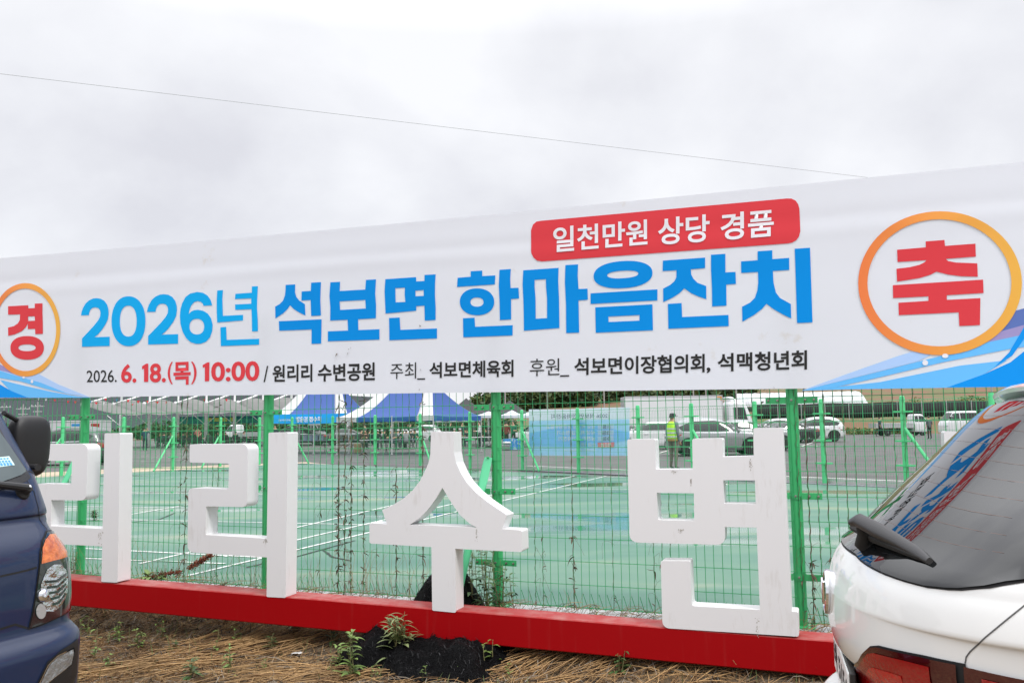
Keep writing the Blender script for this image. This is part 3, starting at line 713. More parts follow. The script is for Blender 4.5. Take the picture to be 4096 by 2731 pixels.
def letter(label, polys, base, stains=()):
    bp_ = splane(*base)
    r = thing('sign_letter', label, 'letter', (bp_.x, bp_.y, bp_.z), 'white block letters on the red beam')
    v, f = fill(polys, 1e9)
    bm = bmesh.new()
    vs = [bm.verts.new(splane(x, y)) for x, y in v]
    for q in f:
        try: bm.faces.new([vs[i] for i in q])
        except ValueError: pass
    bmesh.ops.dissolve_limit(bm, angle_limit=0.01, verts=bm.verts[:], edges=[e for e in bm.edges if not e.is_boundary])
    for q in bm.faces:
        q.normal_update()
        if q.normal.dot(SN) > 0: q.normal_flip()
    g = bmesh.ops.extrude_face_region(bm, geom=bm.faces[:])
    nv = [e for e in g['geom'] if isinstance(e, bmesh.types.BMVert)]
    bmesh.ops.translate(bm, vec=SN * LD, verts=nv)
    bmesh.ops.recalc_face_normals(bm, faces=bm.faces[:])
    ed = [e for e in bm.edges if len(e.link_faces) == 2 and e.calc_face_angle() > 1.2 and any(abs(q.normal.dot(SN)) > .99 for q in e.link_faces)]
    bmesh.ops.bevel(bm, geom=ed, offset=0.0045, segments=2, affect='EDGES', profile=0.5, clamp_overlap=True)
    bm.verts.index_update()
    mb = MB(); mb.add([w.co.copy() for w in bm.verts], [[w.index for w in q.verts] for q in bm.faces]); bm.free()
    o = mb.build('block', m_letter, r)
    if stains:
        mb = MB()
        for (x, y, w, h) in stains:
            for k in range(22):
                a = x + random.gauss(0, w * .4); c = y + abs(random.gauss(0, h * .6)); ww = random.uniform(.8, 3.2); hh = ww * random.uniform(.8, 2.2)
                P = [splane(a + ww * math.cos(t) * random.uniform(.6, 1), c + hh * math.sin(t) * random.uniform(.6, 1), -0.0006) for t in [2 * PI * j / 7 for j in range(7)]]
                mb.add(P, [tuple(range(7))])
        mb.build('grime', mat('grime', (0.34, 0.31, 0.27), 0.9, col2=(0.66, 0.65, 0.63), vscale=50), r)
    return r
k4 = lambda P: [(700 + p[0] / 1.96, 1650 + p[1] / 1.96) + tuple(q / 1.96 for q in p[2:]) for p in P]
k5 = lambda P: [(1400 + p[0] / 1.96, 1680 + p[1] / 1.96) + tuple(q / 1.96 for q in p[2:]) for p in P]
k6 = lambda P: [(2450 + p[0] / 1.742, 1680 + p[1] / 1.742) + tuple(q / 1.742 for q in p[2:]) for p in P]
letter('white block letter ㄹ with upright, half hidden behind the blue truck', [rpoly([(140, 1776, 6), (351, 1774, 28), (344, 2001, 25), (204, 1999, 5), (203, 2103, 5), (410, 2114), (418, 1732, 7), (480, 1731, 6), (470, 2329, 5), (405, 2326, 6), (409, 2184), (131, 2170, 26), (135, 1933, 22), (285, 1936, 7), (288, 1843, 7), (140, 1842, 6)])], (438, 2328), [(400, 2125, 14, 50)])
letter('white block letter ㄹ with upright, standing clear between truck and peaked letter', [rpoly(k4([(115, 248, 14), (570, 243, 55), (565, 740, 48), (243, 733, 12), (240, 957, 12), (719, 985), (733, 155, 15), (883, 153, 12), (867, 1450, 10), (718, 1443, 12), (720, 1133), (97, 1092, 60), (105, 588, 45), (418, 598, 15), (424, 398, 15), (115, 390, 12)]))], (1105, 2388), [(1062, 2156, 12, 12)])
su = [(635, 90, 3), (812, 92, 3), (815, 250), (830, 330), (865, 410), (915, 490), (985, 565), (1070, 635), (1150, 690), (1232, 743, 3), (1190, 852), (1345, 862, 20), (1350, 1033, 20), (825, 1007), (830, 1508, 12), (644, 1490, 15), (638, 993), (152, 965, 20), (152, 803, 20), (291, 814), (251, 703, 3), (330, 667), (420, 612), (490, 550), (545, 480), (585, 405), (615, 335), (630, 260)]
letter('white block letter 수 with a peaked tent-shaped top above a crossbar', [rpoly(k5(su)), [tuple(p) for p in k5([(724, 528), (790, 640), (860, 740), (940, 812), (996, 840), (468, 818), (540, 770), (610, 700), (670, 620)])]], (1775, 2442), [(1906, 2115, 8, 45)])
byeon = [(102, 133, 14), (295, 130, 16), (302, 343), (559, 341), (555, 129, 16), (766, 126, 16), (768, 255), (984, 249), (980, 55, 15), (1187, 52, 15), (1249, 1333), (1296, 1334, 20), (1300, 1507, 18), (348, 1446, 60), (336, 979, 15), (540, 980, 16), (552, 1293, 26), (1027, 1320), (1004, 747), (783, 743), (783, 868, 62), (120, 850, 66)]
letter('tall white block letter 변, largest of the row, beside the white car', [rpoly(k6(byeon)), rpoly(k6([(308, 505), (567, 508), (569, 700, 10), (315, 695, 18)])), rpoly(k6([(772, 418), (992, 418), (998, 583), (778, 580)]))], (2900, 2530), [(3002, 1832, 8, 50), (2764, 1915, 3, 22), (2700, 1882, 14, 10), (2725, 2115, 18, 16), (3030, 2470, 10, 60)])
letter('white block letter top peeking out beyond the white car window', [rpoly([(3775, 1724, 10), (4330, 1748, 40), (4345, 2050, 6), (4240, 2044, 6), (4232, 1838, 8), (3779, 1816, 10)])], (4300, 2040))
letter('white block letter foot with a round base hidden behind the white car', [rpoly([(3740, 2110, 10), (4440, 2160, 10), (4448, 2260, 10), (4150, 2238), (4155, 2640, 40), (3960, 2625, 40), (3952, 2224), (3744, 2208, 10)])], (4060, 2630))
# ================================================================== VEHICLES: shared tools
m_glassd = mat('tinted_glass', (0.006, 0.008, 0.009), 0.015, spec=0.9)
m_trim = mat('black_trim', (0.013, 0.013, 0.014), 0.42, bump=0.15, bscale=400)
m_rubber = mat('rubber', (0.018, 0.018, 0.018), 0.8)
m_chrome = mat('chrome', (0.72, 0.73, 0.75), 0.07, 1.0)
m_alloy = mat('alloy', (0.55, 0.56, 0.58), 0.3, 0.8)
m_seam = mat('seam_black', (0.006, 0.006, 0.007), 0.7)  # near-black of rubber seals, panel gaps and thin strips
m_redlamp = mat('red_lamp', (0.27, 0.0015, 0.002), 0.08, coat=1.0, bump=.25, bscale=90)
m_lampdark = mat('dark_red_lamp', (0.05, 0.002, 0.003), 0.06, coat=1.0)
def clear_mat():
    mt = bpy.data.materials.new('clear_lens'); mt.use_nodes = True
    t = mt.node_tree; b = t.nodes['Principled BSDF']
    tr = t.nodes.new('ShaderNodeBsdfTransparent'); gl = t.nodes.new('ShaderNodeBsdfGlossy'); gl.inputs['Roughness'].default_value = 0.02
    fr = t.nodes.new('ShaderNodeFresnel'); fr.inputs[0].default_value = 1.5
    mx = t.nodes.new('ShaderNodeMixShader'); t.links.new(fr.outputs[0], mx.inputs[0]); t.links.new(tr.outputs[0], mx.inputs[1]); t.links.new(gl.outputs[0], mx.inputs[2])
    t.links.new(mx.outputs[0], t.nodes['Material Output'].inputs[0]); return mt
m_lens = clear_mat()
def paint(name, col, coat=0.8, rough=0.35, **k): return mat(name, col, rough, coat=coat, **k)
def knots(kn, sub):
    o = []; n = len(kn)
    for i in range(n - 1):
        p0, p1, p2, p3 = kn[max(i - 1, 0)], kn[i], kn[i + 1], kn[min(i + 2, n - 1)]
        for k in range(sub):
            t = k / sub; row = []
            for a, b, c, d in zip(p0, p1, p2, p3):
                m1, m2 = (c - a) / 2, (d - b) / 2
                if (b - a) * (c - b) <= 0: m1 = 0
                if (c - b) * (d - c) <= 0: m2 = 0
                m1 = math.copysign(min(abs(m1), 2.5 * abs(c - b)), m1); m2 = math.copysign(min(abs(m2), 2.5 * abs(c - b)), m2)
                row.append((2 * t ** 3 - 3 * t * t + 1) * b + (t ** 3 - 2 * t * t + t) * m1 + (3 * t * t - 2 * t ** 3) * c + (t ** 3 - t * t) * m2)
            o.append(row)
    o.append(list(kn[-1])); return o
def stack(kn, sub=6, nu=120, bul=0.0):           # rows of (z, xf, xr, hw, p): a closed body of rounded outlines
    mb = MB(); rows = []
    for z, xf, xr, hw, p in knots(kn, sub):
        cx, hl = (xf + xr) / 2, (xf - xr) / 2; row = []
        for k in range(nu):
            t = 2 * PI * k / nu
            c, s = math.cos(t), math.sin(t)
            q = (abs(c) ** p + abs(s) ** p) ** (-1 / p)      # superellipse by angle, evenly spread
            x = cx + hl * c * q; y = hw * s * q
            if bul and x < cx: u = min(1, (cx - x) / hl * 1.6); x += (bul if z < 1.15 else max(.22, bul - (z - 1.15) * .9)) * y * y * u
            row.append(Vector((x, y, z)))
        rows.append(row)
    mb.grid(rows, close=True)
    mb.add(rows[0], [tuple(range(nu - 1, -1, -1))]); mb.add(rows[-1], [tuple(range(nu))])
    return mb, BVHTree.FromPolygons(mb.v, mb.f)
def patch(bvh, poly, axis, sign, off, step, mb=None, holes=()):
    """fill an outline given in the two axes across `axis`, drop it onto the body along `axis`"""
    mb = mb or MB()
    v, f = fill([poly] + list(holes), step)
    P = []
    for a, b in v:
        o = Vector((sign * 9, a, b)) if axis == 0 else Vector((a, sign * 9, b))
        d = Vector((-sign, 0, 0)) if axis == 0 else Vector((0, -sign, 0))
        h = bvh.ray_cast(o, d)
        if h[0] is None: P.append(None); continue
        nrm = h[1] if h[1].dot(d) < 0 else -h[1]
        P.append(h[0] + nrm * off)
    idx = {}; vs = []
    for i, p in enumerate(P):
        if p is not None: idx[i] = len(vs); vs.append(p)
    mb.add(vs, [tuple(idx[i] for i in q) for q in f if all(i in idx for i in q)])
    return mb
class Frame:
    def __init__(s, o, fwd):
        s.o = Vector(o); s.f = Vector((fwd[0], fwd[1], 0)).normalized(); s.l = Vector((-s.f.y, s.f.x, 0)); s.rz = math.atan2(s.f.y, s.f.x)
    def loc(s, p): d = Vector(p) - s.o; return Vector((d.dot(s.f), d.dot(s.l), d.z))
    def wor(s, p): return s.o + s.f * p[0] + s.l * p[1] + Vector((0, 0, p[2]))
    def hit(s, bvh, px, py):
        o = s.loc(EYE); d = ray(px, py); d = Vector((d.dot(s.f), d.dot(s.l), d.z)).normalized()
        return bvh.ray_cast(o, d)
    def trace(s, bvh, pts, cen=None):   # photo outline -> (y, z) on the body
        out = []
        cx = sum(p[0] for p in pts) / len(pts); cy = sum(p[1] for p in pts) / len(pts)
        if cen: cx, cy = cen
        for x, y in pts:
            for k in range(60):
                t = k / 60
                h = s.hit(bvh, x + (cx - x) * t, y + (cy - y) * t)
                if h[0] is not None: out.append((h[0].y, h[0].z)); break
        return out
def wheel(parent, x, y, r, w, n=5, hub=None):
    mb = MB(); sgn = 1 if y > 0 else -1
    mb.lathe([(r * .62, -w / 2), (r * .93, -w / 2), (r, -w * .36), (r, w * .36), (r * .93, w / 2), (r * .62, w / 2)], (x, y, r), (0, 1, 0), 28)
    t = mb.build('wheel', m_rubber, parent, smooth='auto', world=False)
    mb = MB()
    mb.lathe([(r * .64, -.02), (r * .64, .012), (r * .6, .012), (r * .56, -.015), (0.02, -.015)], (x, y + sgn * w * .42, r), (0, sgn, 0), 28)
    for k in range(n):
        a = 2 * PI * k / n
        d = Vector((math.cos(a), 0, math.sin(a))); q = Vector((-math.sin(a), 0, math.cos(a)))
        for b in (-.28, .28):
            e = (d + q * b).normalized()
            mb.box(Vector((x, y + sgn * (w * .42 + .004), r)) + e * r * .33, (r * .52, .022, r * .07), e, (0, 1, 0), e.cross(Vector((0, 1, 0))))
    mb.lathe([(r * .15, 0), (r * .15, .02), (r * .1, .028)], (x, y + sgn * (w * .42 - .01), r), (0, sgn, 0), 12)
    mb.build('rim', hub or m_alloy, t, world=False)
def strip(pts, w):                      # thin outline along a line, (y, z) or pixels
    a = []; b = []
    for i, p in enumerate(pts):
        P = Vector(p); d = (Vector(pts[min(i + 1, len(pts) - 1)]) - Vector(pts[max(i - 1, 0)])).normalized(); n = Vector((-d.y, d.x)) * w / 2
        a.append(tuple(P + n)); b.append(tuple(P - n))
    return a + b[::-1]
def shift_to(fr, mb, zlo, zhi, target, side):
    xs = [project(fr.wor(v))[0] for v in mb.v if zlo < v[2] < zhi]
    e = max(xs) if side > 0 else min(xs)
    Y = fr.o.y
    fr.o += RIGHT.xy.to_3d().normalized() * (target - e) / F * (Y + 0.3)
    return e
def ribbon(fr, bv, px, w, off, mir=False, n=14):
    hs = []
    for i in range(len(px) - 1):
        for k in range(n):
            t = k / n; h = fr.hit(bv, px[i][0] + (px[i + 1][0] - px[i][0]) * t, px[i][1] + (px[i + 1][1] - px[i][1]) * t)
            if h[0] is not None: hs.append(h)
    A = []; B = []
    for i, h in enumerate(hs):
        t = (hs[min(i + 1, len(hs) - 1)][0] - hs[max(i - 1, 0)][0]).normalized(); q = t.cross(h[1]).normalized()
        A.append(h[0] + h[1] * off + q * w / 2); B.append(h[0] + h[1] * off - q * w / 2)
    if mir: A = [Vector((p.x, -p.y, p.z)) for p in A]; B = [Vector((p.x, -p.y, p.z)) for p in B]
    mb = MB(); mb.grid([A, B]); return mb
# ================================================================== WHITE SUV (right)
m_white = paint('white_paint', (0.80, 0.81, 0.80), coat=1.0, rough=0.3)
GS = -0.2
E0 = EYE + ray(3312, 2362) * 2.73
suv_f = Frame((E0.x, E0.y, GS), (0.962, -0.273))
kn = [(.20, 4.25, .16, .78, 6), (.28, 4.38, .03, .86, 5), (.42, 4.45, -.05, .90, 5), (.60, 4.47, -.07, .915, 5), (.68, 4.46, -.055, .918, 5), (.73, 4.44, .03, .918, 5), (.85, 4.40, .03, .918, 5),
      (.89, 4.38, .0, .917, 5), (.96, 4.30, -.015, .915, 5), (1.04, 4.15, -.012, .91, 5), (1.06, 3.35, -.010, .905, 5), (1.12, 3.22, .005, .89, 5), (1.165, 3.12, .03, .875, 5), (1.195, 3.06, .062, .865, 5), (1.215, 3.02, .10, .855, 5.5),
      (1.28, 2.92, .17, .835, 5.5), (1.42, 2.68, .325, .775, 5.5), (1.56, 2.35, .47, .705, 5.5), (1.62, 2.15, .56, .665, 5), (1.665, 1.85, .72, .59, 3.6), (1.685, 1.55, .95, .45, 3)]
mb, suv_b = stack(kn, 7, 240, 0.38)
print('suv sil', shift_to(suv_f, mb, 0.98, 1.1, 3308, -1), suv_f.o)
suv = thing('parked_car', 'white sport utility car with tinted rear window reflecting the banner, wiper and red tail lamp', 'car', suv_f.o, rz=suv_f.rz)
mb.build('body', m_white, suv, smooth=True, world=False)
c8 = lambda P: [(3200 + x / 1.887, 1900 + y / 1.887) for x, y in P]
low = suv_f.trace(suv_b, c8([(430, 600), (470, 645), (520, 680), (640, 740), (780, 790), (950, 835), (1100, 850), (1200, 853), (1400, 835), (1560, 805), (1691, 778)]), (3900, 2100))
print('glass low', [(round(a, 3), round(b, 3)) for a, b in low])
yz0 = min(b for a, b in low)
zc = low[0][1]
half = [(max(-.80, a), b) for a, b in low if a < 0.02]
half.sort(key=lambda q: -q[0])
half = [(0.0, half[0][1])] + half
ext = half + [(half[-1][0] - .03, half[-1][1] + .03), (-.72, 1.30), (-.64, 1.47), (-.58, 1.565), (-.3, 1.60), (0, 1.61)]
gpoly = ext + [(-a, b) for a, b in ext[::-1][1:-1]]
ctr = (0, 1.4)
seal = [(a * 1.012, b - .004) if b < 1.4 else (a * 1.012, b + .006) for a, b in gpoly]
patch(suv_b, seal, 0, -1, 0.002, .03).build('window_seal', m_seam, suv, world=False, smooth=True)
m_rearglass = mat('rear_glass', (0.006, 0.007, 0.008), 0.0, spec=0.68)
m_rearglass.node_tree.nodes['Principled BSDF'].inputs['IOR'].default_value = 1.72
m_heat = mat('heater_wire', (0.12, 0.042, 0.018), 0.02, spec=0.68); m_heat.node_tree.nodes['Principled BSDF'].inputs['IOR'].default_value = 1.72
g = patch(suv_b, gpoly, 0, -1, 0.006, .03).build('rear_window', m_rearglass, suv, world=False, smooth=True)
for k in range(9):
    z = 1.25 + .038 * k
    mb2 = MB(); patch(suv_b, strip([(-.66 + .06 * k * .3, z), (-.3, z + .012), (0, z + .014), (.3, z + .012), (.66 - .06 * k * .3, z)], .0007), 0, -1, 0.0068, .05, mb2); mb2.build('heating_wire', m_heat, g, world=False)
# tail lamps
m_gap = mat('panel_gap_grey', (.09, .09, .09), .7)
tl = suv_f.trace(suv_b, c8([(447, 1470), (458, 1400), (490, 1345), (540, 1300), (600, 1295), (900, 1362), (1190, 1425)]), (3700, 2750))
print('tail', [(round(a, 3), round(b, 3)) for a, b in tl])
ztl = tl[-1][1]
lamp = tl + [(tl[-1][0] - .005, .76), (tl[0][0] - .06, .765), (tl[0][0] - .015, .80)]
wrap = [(tl[-1][0] - .012, ztl), (-.86, ztl - .012), (-.905, ztl - .03), (-.912, .80), (-.86, .765), (tl[-1][0] - .016, .76)]
def inner(P, k): 
    cx = sum(p[0] for p in P) / len(P); cy = sum(p[1] for p in P) / len(P); return [(cx + (a - cx) * k, cy + (b - cy) * k) for a, b in P]
for sg in (1, -1):
    mir = lambda P: [(sg * a, b) for a, b in P]
    t = patch(suv_b, mir(lamp), 0, -1, 0.010, .03).build('tail_lamp', m_lampdark, suv, world=False, smooth=True)
    patch(suv_b, mir(inner(lamp, .80)), 0, -1, 0.013, .03).build('lamp_lens', m_redlamp, t, world=False, smooth=True)
    patch(suv_b, mir([(a, b - .012) for a, b in inner(lamp, .5)]), 0, -1, 0.0145, .03).build('lamp_highlight', mat('bright_red_lamp', (.46, .004, .005), .1, coat=1.0, bump=.4, bscale=70), t, world=False, smooth=True)  # brighter red patch: a highlight painted into the lens
    patch(suv_b, mir(inner(lamp, 1.06)), 0, -1, 0.004, .03).build('lamp_seal', m_seam, t, world=False, smooth=True)
    t2 = patch(suv_b, mir(wrap), 0, -1, 0.010, .02).build('tail_lamp', m_lampdark, suv, world=False, smooth=True)
    patch(suv_b, mir(inner(wrap, .84)), 0, -1, 0.013, .02).build('lamp_lens', m_redlamp, t2, world=False, smooth=True)
    ribbon(suv_f, suv_b, c8([(1248, 1418), (1256, 1370), (1285, 1330), (1400, 1222), (1560, 1090), (1691, 985), (1800, 900)]), .0034, .0012, sg < 0).build('tailgate_gap', m_gap, suv, world=False)
# shut line under the shoulder crease
# emblem, plate, wiper, spoiler
h = suv_b.ray_cast(Vector((-5, 0, 1.035)), Vector((1, 0, 0)))[0]
mb = MB(); mb.lathe([(.064, -.01), (.069, .004), (.066, .012), (.058, .014), (.052, .008), (.0, .008)], h, (-1, 0, 0.05), 32)
em = mb.build('emblem', m_chrome, suv, world=False, smooth='auto')
mb = MB(); mb.lathe([(.051, .0), (.051, .0095), (.03, .013)], h, (-1, 0, .05), 28)
mb.build('emblem_field', mat('emblem_black', (.012, .012, .014), .1), em, world=False, smooth='auto')
mb = MB()
for a, b in (((-.036, .035), (0, -.038)), ((.036, .035), (0, -.038)), ((-.02, -.0), (.02, 0.0))):
    mb.tube([h + Vector((-.015, a[0], a[1])), h + Vector((-.015, b[0], b[1]))], .0045, 6)
mb.build('emblem_mark', m_chrome, em, world=False)
xp = suv_b.ray_cast(Vector((-5, 0, .80)), Vector((1, 0, 0)))[0].x
mb = MB(); mb.rbox((xp - .012, 0, .80), (.012, .53, .118), .004); pl = mb.build('plate', mat('plate_white', (.78, .79, .78), .35), suv, world=False)
mb = MB(); mb.rbox((xp - .006, 0, .80), (.016, .60, .135), .004); mb.build('plate_holder', m_trim, pl, world=False)
v, f = text2d('바 5154', .02)
x0 = min(a for a, b in v); x1 = max(a for a, b in v); y0 = min(b for a, b in v); y1 = max(b for a, b in v)
mb = MB(); mb.add([(xp - .0192, .235 - .47 * (a - x0) / (x1 - x0), .757 + .086 * (b - y0) / (y1 - y0)) for a, b in v], f); mb.build('plate_number', m_blk, pl, world=False)
# wiper: cap, arm and blade lying on the glass
w0 = suv_f.hit(suv_b, 3460, 2200)[0]; w1 = suv_f.hit(suv_b, 3722, 2246)[0]
print('wiper', w0, w1)
nrm = Vector((-.75, -.1, .65)).normalized()
P0 = w0 + nrm * .085; P1 = w1 + nrm * .02
o_e = suv_f.loc(EYE)
def at_px(px, py, ref, off):            # point over the glass seen at this pixel, at the reference's distance
    d = ray(px, py); d = Vector((d.dot(suv_f.f), d.dot(suv_f.l), d.z)); k = (ref - o_e).dot(d) / d.dot(d)
    return o_e + d * (k - off)
ww = [((3402, 2090), 0), ((3440, 2083), .02), ((3520, 2125), .08), ((3600, 2168), .14), ((3680, 2215), .2), ((3718, 2243), .24)]
cl = []; rr = []
for (q, t), r_ in zip(ww, (.008, .0165, .018, .0145, .0125, .007)):
    ref = w0 + (w1 - w0) * (t / .24); cl.append(at_px(q[0], q[1], ref, .02)); rr.append(r_)
mb = MB()
def bar(cl, rw, rh, up):
    rows = []
    for i, p in enumerate(cl):
        t = (cl[min(i + 1, len(cl) - 1)] - cl[max(i - 1, 0)]).normalized(); b = t.cross(up).normalized(); u = b.cross(t)
        rows.append([p + b * rw[i] * math.copysign(abs(math.cos(a)) ** .6, math.cos(a)) + u * rh[i] * math.copysign(abs(math.sin(a)) ** .6, math.sin(a)) for a in [2 * PI * k / 16 for k in range(16)]])
    mb.grid(rows, close=True); mb.add(rows[0], [tuple(range(16))]); mb.add(rows[-1], [tuple(range(16))])
cs = []
for i in range(len(cl) - 1):
    for k in range(4): cs.append(i + k / 4)
cs.append(len(cl) - 1)
lerp = lambda A, t: A[int(t)] + (A[min(int(t) + 1, len(A) - 1)] - A[int(t)]) * (t - int(t))
C2 = [lerp(cl, t) for t in cs]; R2 = [lerp(rr, t) for t in cs]
bar(C2, [r * 1.15 for r in R2], [r * 1.15 for r in R2], nrm)
wp = mb.build('rear_wiper', mat('wiper_grey', (.045, .045, .047), .5, bump=.1, bscale=300), suv, world=False, smooth='auto')
hs = suv_f.hit(suv_b, 3474, 2188)[0]; mb = MB(); mb.tube([hs - nrm * .01, hs + nrm * .02, (hs + cl[1]) / 2, cl[1]], [.026, .024, .019, .014], 14); mb.build('wiper_spindle', m_rubber, wp, world=False, smooth='auto')
mb = MB()
bl = [suv_f.hit(suv_b, *q)[0] + nrm * .016 for q in ((3436, 2130), (3520, 2182), (3610, 2215), (3680, 2240), (3724, 2254))]
mb.tube([b + (c - b) * .35 for b, c in zip(bl, [cl[0], cl[2], cl[3], cl[4], cl[5]])], [.012, .017, .014, .011, .006], 8); mb.build('wiper_blade', m_rubber, wp, world=False, smooth='auto')
mb = MB(); rows = []
for k in range(41):
    y = -.64 + 1.28 * k / 40; u = abs(y) / .64; d = .10 * u ** 3
    prof = [(.98, 1.683 - .03 * u * u), (.80, 1.688 - .035 * u * u), (.67, 1.684 - .035 * u * u), (.575 + d, 1.668 - .035 * u * u), (.553 + d, 1.656 - .035 * u * u), (.558 + d, 1.644 - .035 * u * u), (.60 + d, 1.632 - .03 * u * u), (.64, 1.60 - .02 * u), (.72, 1.61 - .02 * u), (.9, 1.64 - .02 * u)]
    rows.append([Vector((x, y, z)) for x, z in prof])
mb.grid([r[:6] for r in rows]); mb.add(rows[0], [tuple(range(10))]); mb.add(rows[-1], [tuple(range(10))])
spo = mb.build('spoiler', m_white, suv, world=False, smooth='auto')
mb = MB(); mb.grid([r[5:] for r in rows]); mb.build('spoiler_underside', mat('gloss_black', (.012, .013, .013), .06, coat=1.0), spo, world=False, smooth='auto')
mb = MB(); mb.rbox((.575, 0, 1.652), (.02, .26, .012), .003); mb.build('brake_lamp', m_lampdark, spo, world=False)
for sg in (1, -1): patch(suv_b, [(.9, 1.17), (2.7, 1.10), (2.35, 1.42), (1.2, 1.55), (.85, 1.45)], 1, sg, .005, .08).build('side_window', m_glassd, suv, world=False, smooth=True)
for sx in (.95, 3.6):
    for sy in (-.80, .80): wheel(suv, sx, sy, .34, .22)
for sg in (1, -1):
    for sx in (.95, 3.6):
        patch(suv_b, ellipse(sx, .36, .40, .40, 30), 1, sg, .004, .08).build('wheel_arch', m_trim, suv, world=False)
# ================================================================== BLUE TRUCK (left)
m_navy = paint('navy_paint', (0.009, 0.020, 0.060), coat=0.5, rough=0.4, spec=.3, var=.06, vscale=1.5)
T0 = Vector((-2.30, 3.40, GS))
trk_f = Frame(T0, (0.926, -0.376))
kn = [(.18, -.06, -1.6, .74, 7), (.24, -.01, -1.62, .80, 7), (.36, .02, -1.63, .835, 7), (.50, .035, -1.64, .838, 7), (.60, .035, -1.65, .843, 7), (.655, .02, -1.65, .85, 7), (.69, -.015, -1.65, .84, 7), (.72, -.03, -1.65, .832, 7), (.85, -.035, -1.66, .835, 7),
      (1.0, -.05, -1.66, .818, 7), (1.08, -.075, -1.66, .775, 7), (1.145, -.125, -1.66, .766, 7), (1.165, -.142, -1.66, .776, 7), (1.185, -.148, -1.66, .776, 7), (1.20, -.138, -1.66, .772, 7), (1.28, -.165, -1.66, .760, 7), (1.37, -.215, -1.66, .757, 7), (1.40, -.235, -1.66, .75, 7),
      (1.65, -.40, -1.65, .705, 7), (1.88, -.555, -1.63, .665, 6.5), (1.95, -.62, -1.6, .64, 6), (1.99, -.72, -1.54, .58, 5), (2.0, -.9, -1.4, .45, 4)]
mb, trk_b = stack(kn, 6, 240)
print('truck sil', shift_to(trk_f, mb, .80, .90, 284, 1), trk_f.o)
for lo, hi, tg in ((1.08, 1.12, 213), (1.16, 1.19, 185), (1.24, 1.28, 170), (1.36, 1.41, 140), (1.63, 1.67, 0), (.55, .62, 319)):
    print('  ', lo, round(max(project(trk_f.wor(v))[0] for v in mb.v if lo < v[2] < hi)), tg)
trk = thing('parked_truck', 'dark blue small cargo truck with black wing mirror and amber turn signal', 'truck', trk_f.o, rz=trk_f.rz)
mb.build('cab', m_navy, trk, smooth=True, world=False)
z7 = lambda P: [(x / 3.1375, 1650 + y / 3.1375) for x, y in P]
c2p = lambda P: [(x / 2.3025, 2050 + y / 2.3025) for x, y in P]
gl = trk_f.trace(trk_b, z7([(0, 280), (100, 420), (200, 570), (300, 720), (311, 748), (250, 790), (120, 840), (0, 880)]), (20, 1850))
print('wscreen', [(round(a, 3), round(b, 3)) for a, b in gl])
top = (gl[0][0] - .045, 1.86)
hf = [(0, gl[-1][1] - .02), (gl[-1][0] * .5, gl[-1][1] - .012)] + gl[::-1] + [top, (top[0] - .06, 1.90), (0, 1.92)]
wp_ = hf + [(-a, b) for a, b in hf[::-1][1:-1]]
seal = [(a * 1.035, b - .028 if b < 1.6 else b + .015) for a, b in wp_]
patch(trk_b, seal, 0, 1, .004, .04).build('windscreen_seal', m_trim, trk, world=False, smooth=True)
m_wscr = mat('windscreen_glass', (0.035, 0.06, 0.065), 0.01, spec=0.9)
wsg = patch(trk_b, wp_, 0, 1, .009, .04).build('windscreen', m_wscr, trk, world=False, smooth=True)
nt_ = trk_f.trace(trk_b, z7([(0, 560), (95, 560), (165, 672), (0, 672)]), (10, 1845))
nt_ = [nt_[1], nt_[2], (nt_[2][0] - .17, nt_[2][1] - .01), (nt_[1][0] - .17, nt_[1][1] - .01)]
patch(trk_b, nt_, 0, 1, .0105, .03).build('windscreen_note', mat('note_paper', srgb(196, 226, 226), .4), trk, world=False)
mb2 = MB()
for k, (q, w) in enumerate([(.25, .006), (.55, .008), (.85, .012)]):
    a = (nt_[0][0] + (nt_[1][0] - nt_[0][0]) * q, nt_[0][1] + (nt_[1][1] - nt_[0][1]) * q)
    mb2.mi = 0
    for j in range(9): patch(trk_b, strip([(a[0] - .012 - j * .017, a[1]), (a[0] - .024 - j * .017, a[1] - .001)], w), 0, 1, .0115, .02, mb2)
mb2.build('note_writing', mat('note_ink', srgb(70, 150, 200), .5), trk, world=False)
# left head lamp, traced, and its mirror image on the other side
hl = trk_f.trace(trk_b, c2p([(262, 1060), (300, 900), (345, 600), (365, 370), (385, 270), (425, 180), (480, 122), (530, 150), (575, 240), (612, 330), (640, 480), (652, 650), (648, 860), (636, 890), (530, 955), (400, 1015)]), (200, 2330))
am = trk_f.trace(trk_b, c2p([(366, 472), (376, 330), (402, 260), (440, 210), (500, 180), (545, 215), (580, 300), (600, 408), (480, 442)]), (200, 2180))
r1 = trk_f.trace(trk_b, c2p([(385, 600), (420, 520), (480, 478), (540, 478), (590, 530), (606, 600), (604, 720), (575, 800), (540, 860), (480, 905), (410, 905), (372, 820), (356, 740), (362, 660)]), (210, 2340))
r2 = trk_f.trace(trk_b, c2p(ellipse(360, 905, 46, 70, 20)), (156, 2443))
fg = trk_f.trace(trk_b, c2p([(335, 1568), (430, 1370), (560, 1260), (712, 1155), (700, 1480), (660, 1600), (400, 1640)]), (220, 2650))
fl = trk_f.trace(trk_b, c2p([(360, 1568), (440, 1400), (520, 1320), (655, 1255), (662, 1290), (640, 1390), (500, 1500), (420, 1568)]), (220, 2640))
m_amber = mat('amber_lens', (0.75, 0.20, 0.04), 0.08, col2=(0.42, 0.075, 0.012), vscale=26, coat=1.0, bump=.4, bscale=60)
m_refl = mat('reflector', (0.75, 0.77, 0.8), 0.06, 1.0, bump=.9, bscale=22)
m_house = mat('lamp_housing', (0.012, 0.02, 0.018), 0.12, coat=1.0)
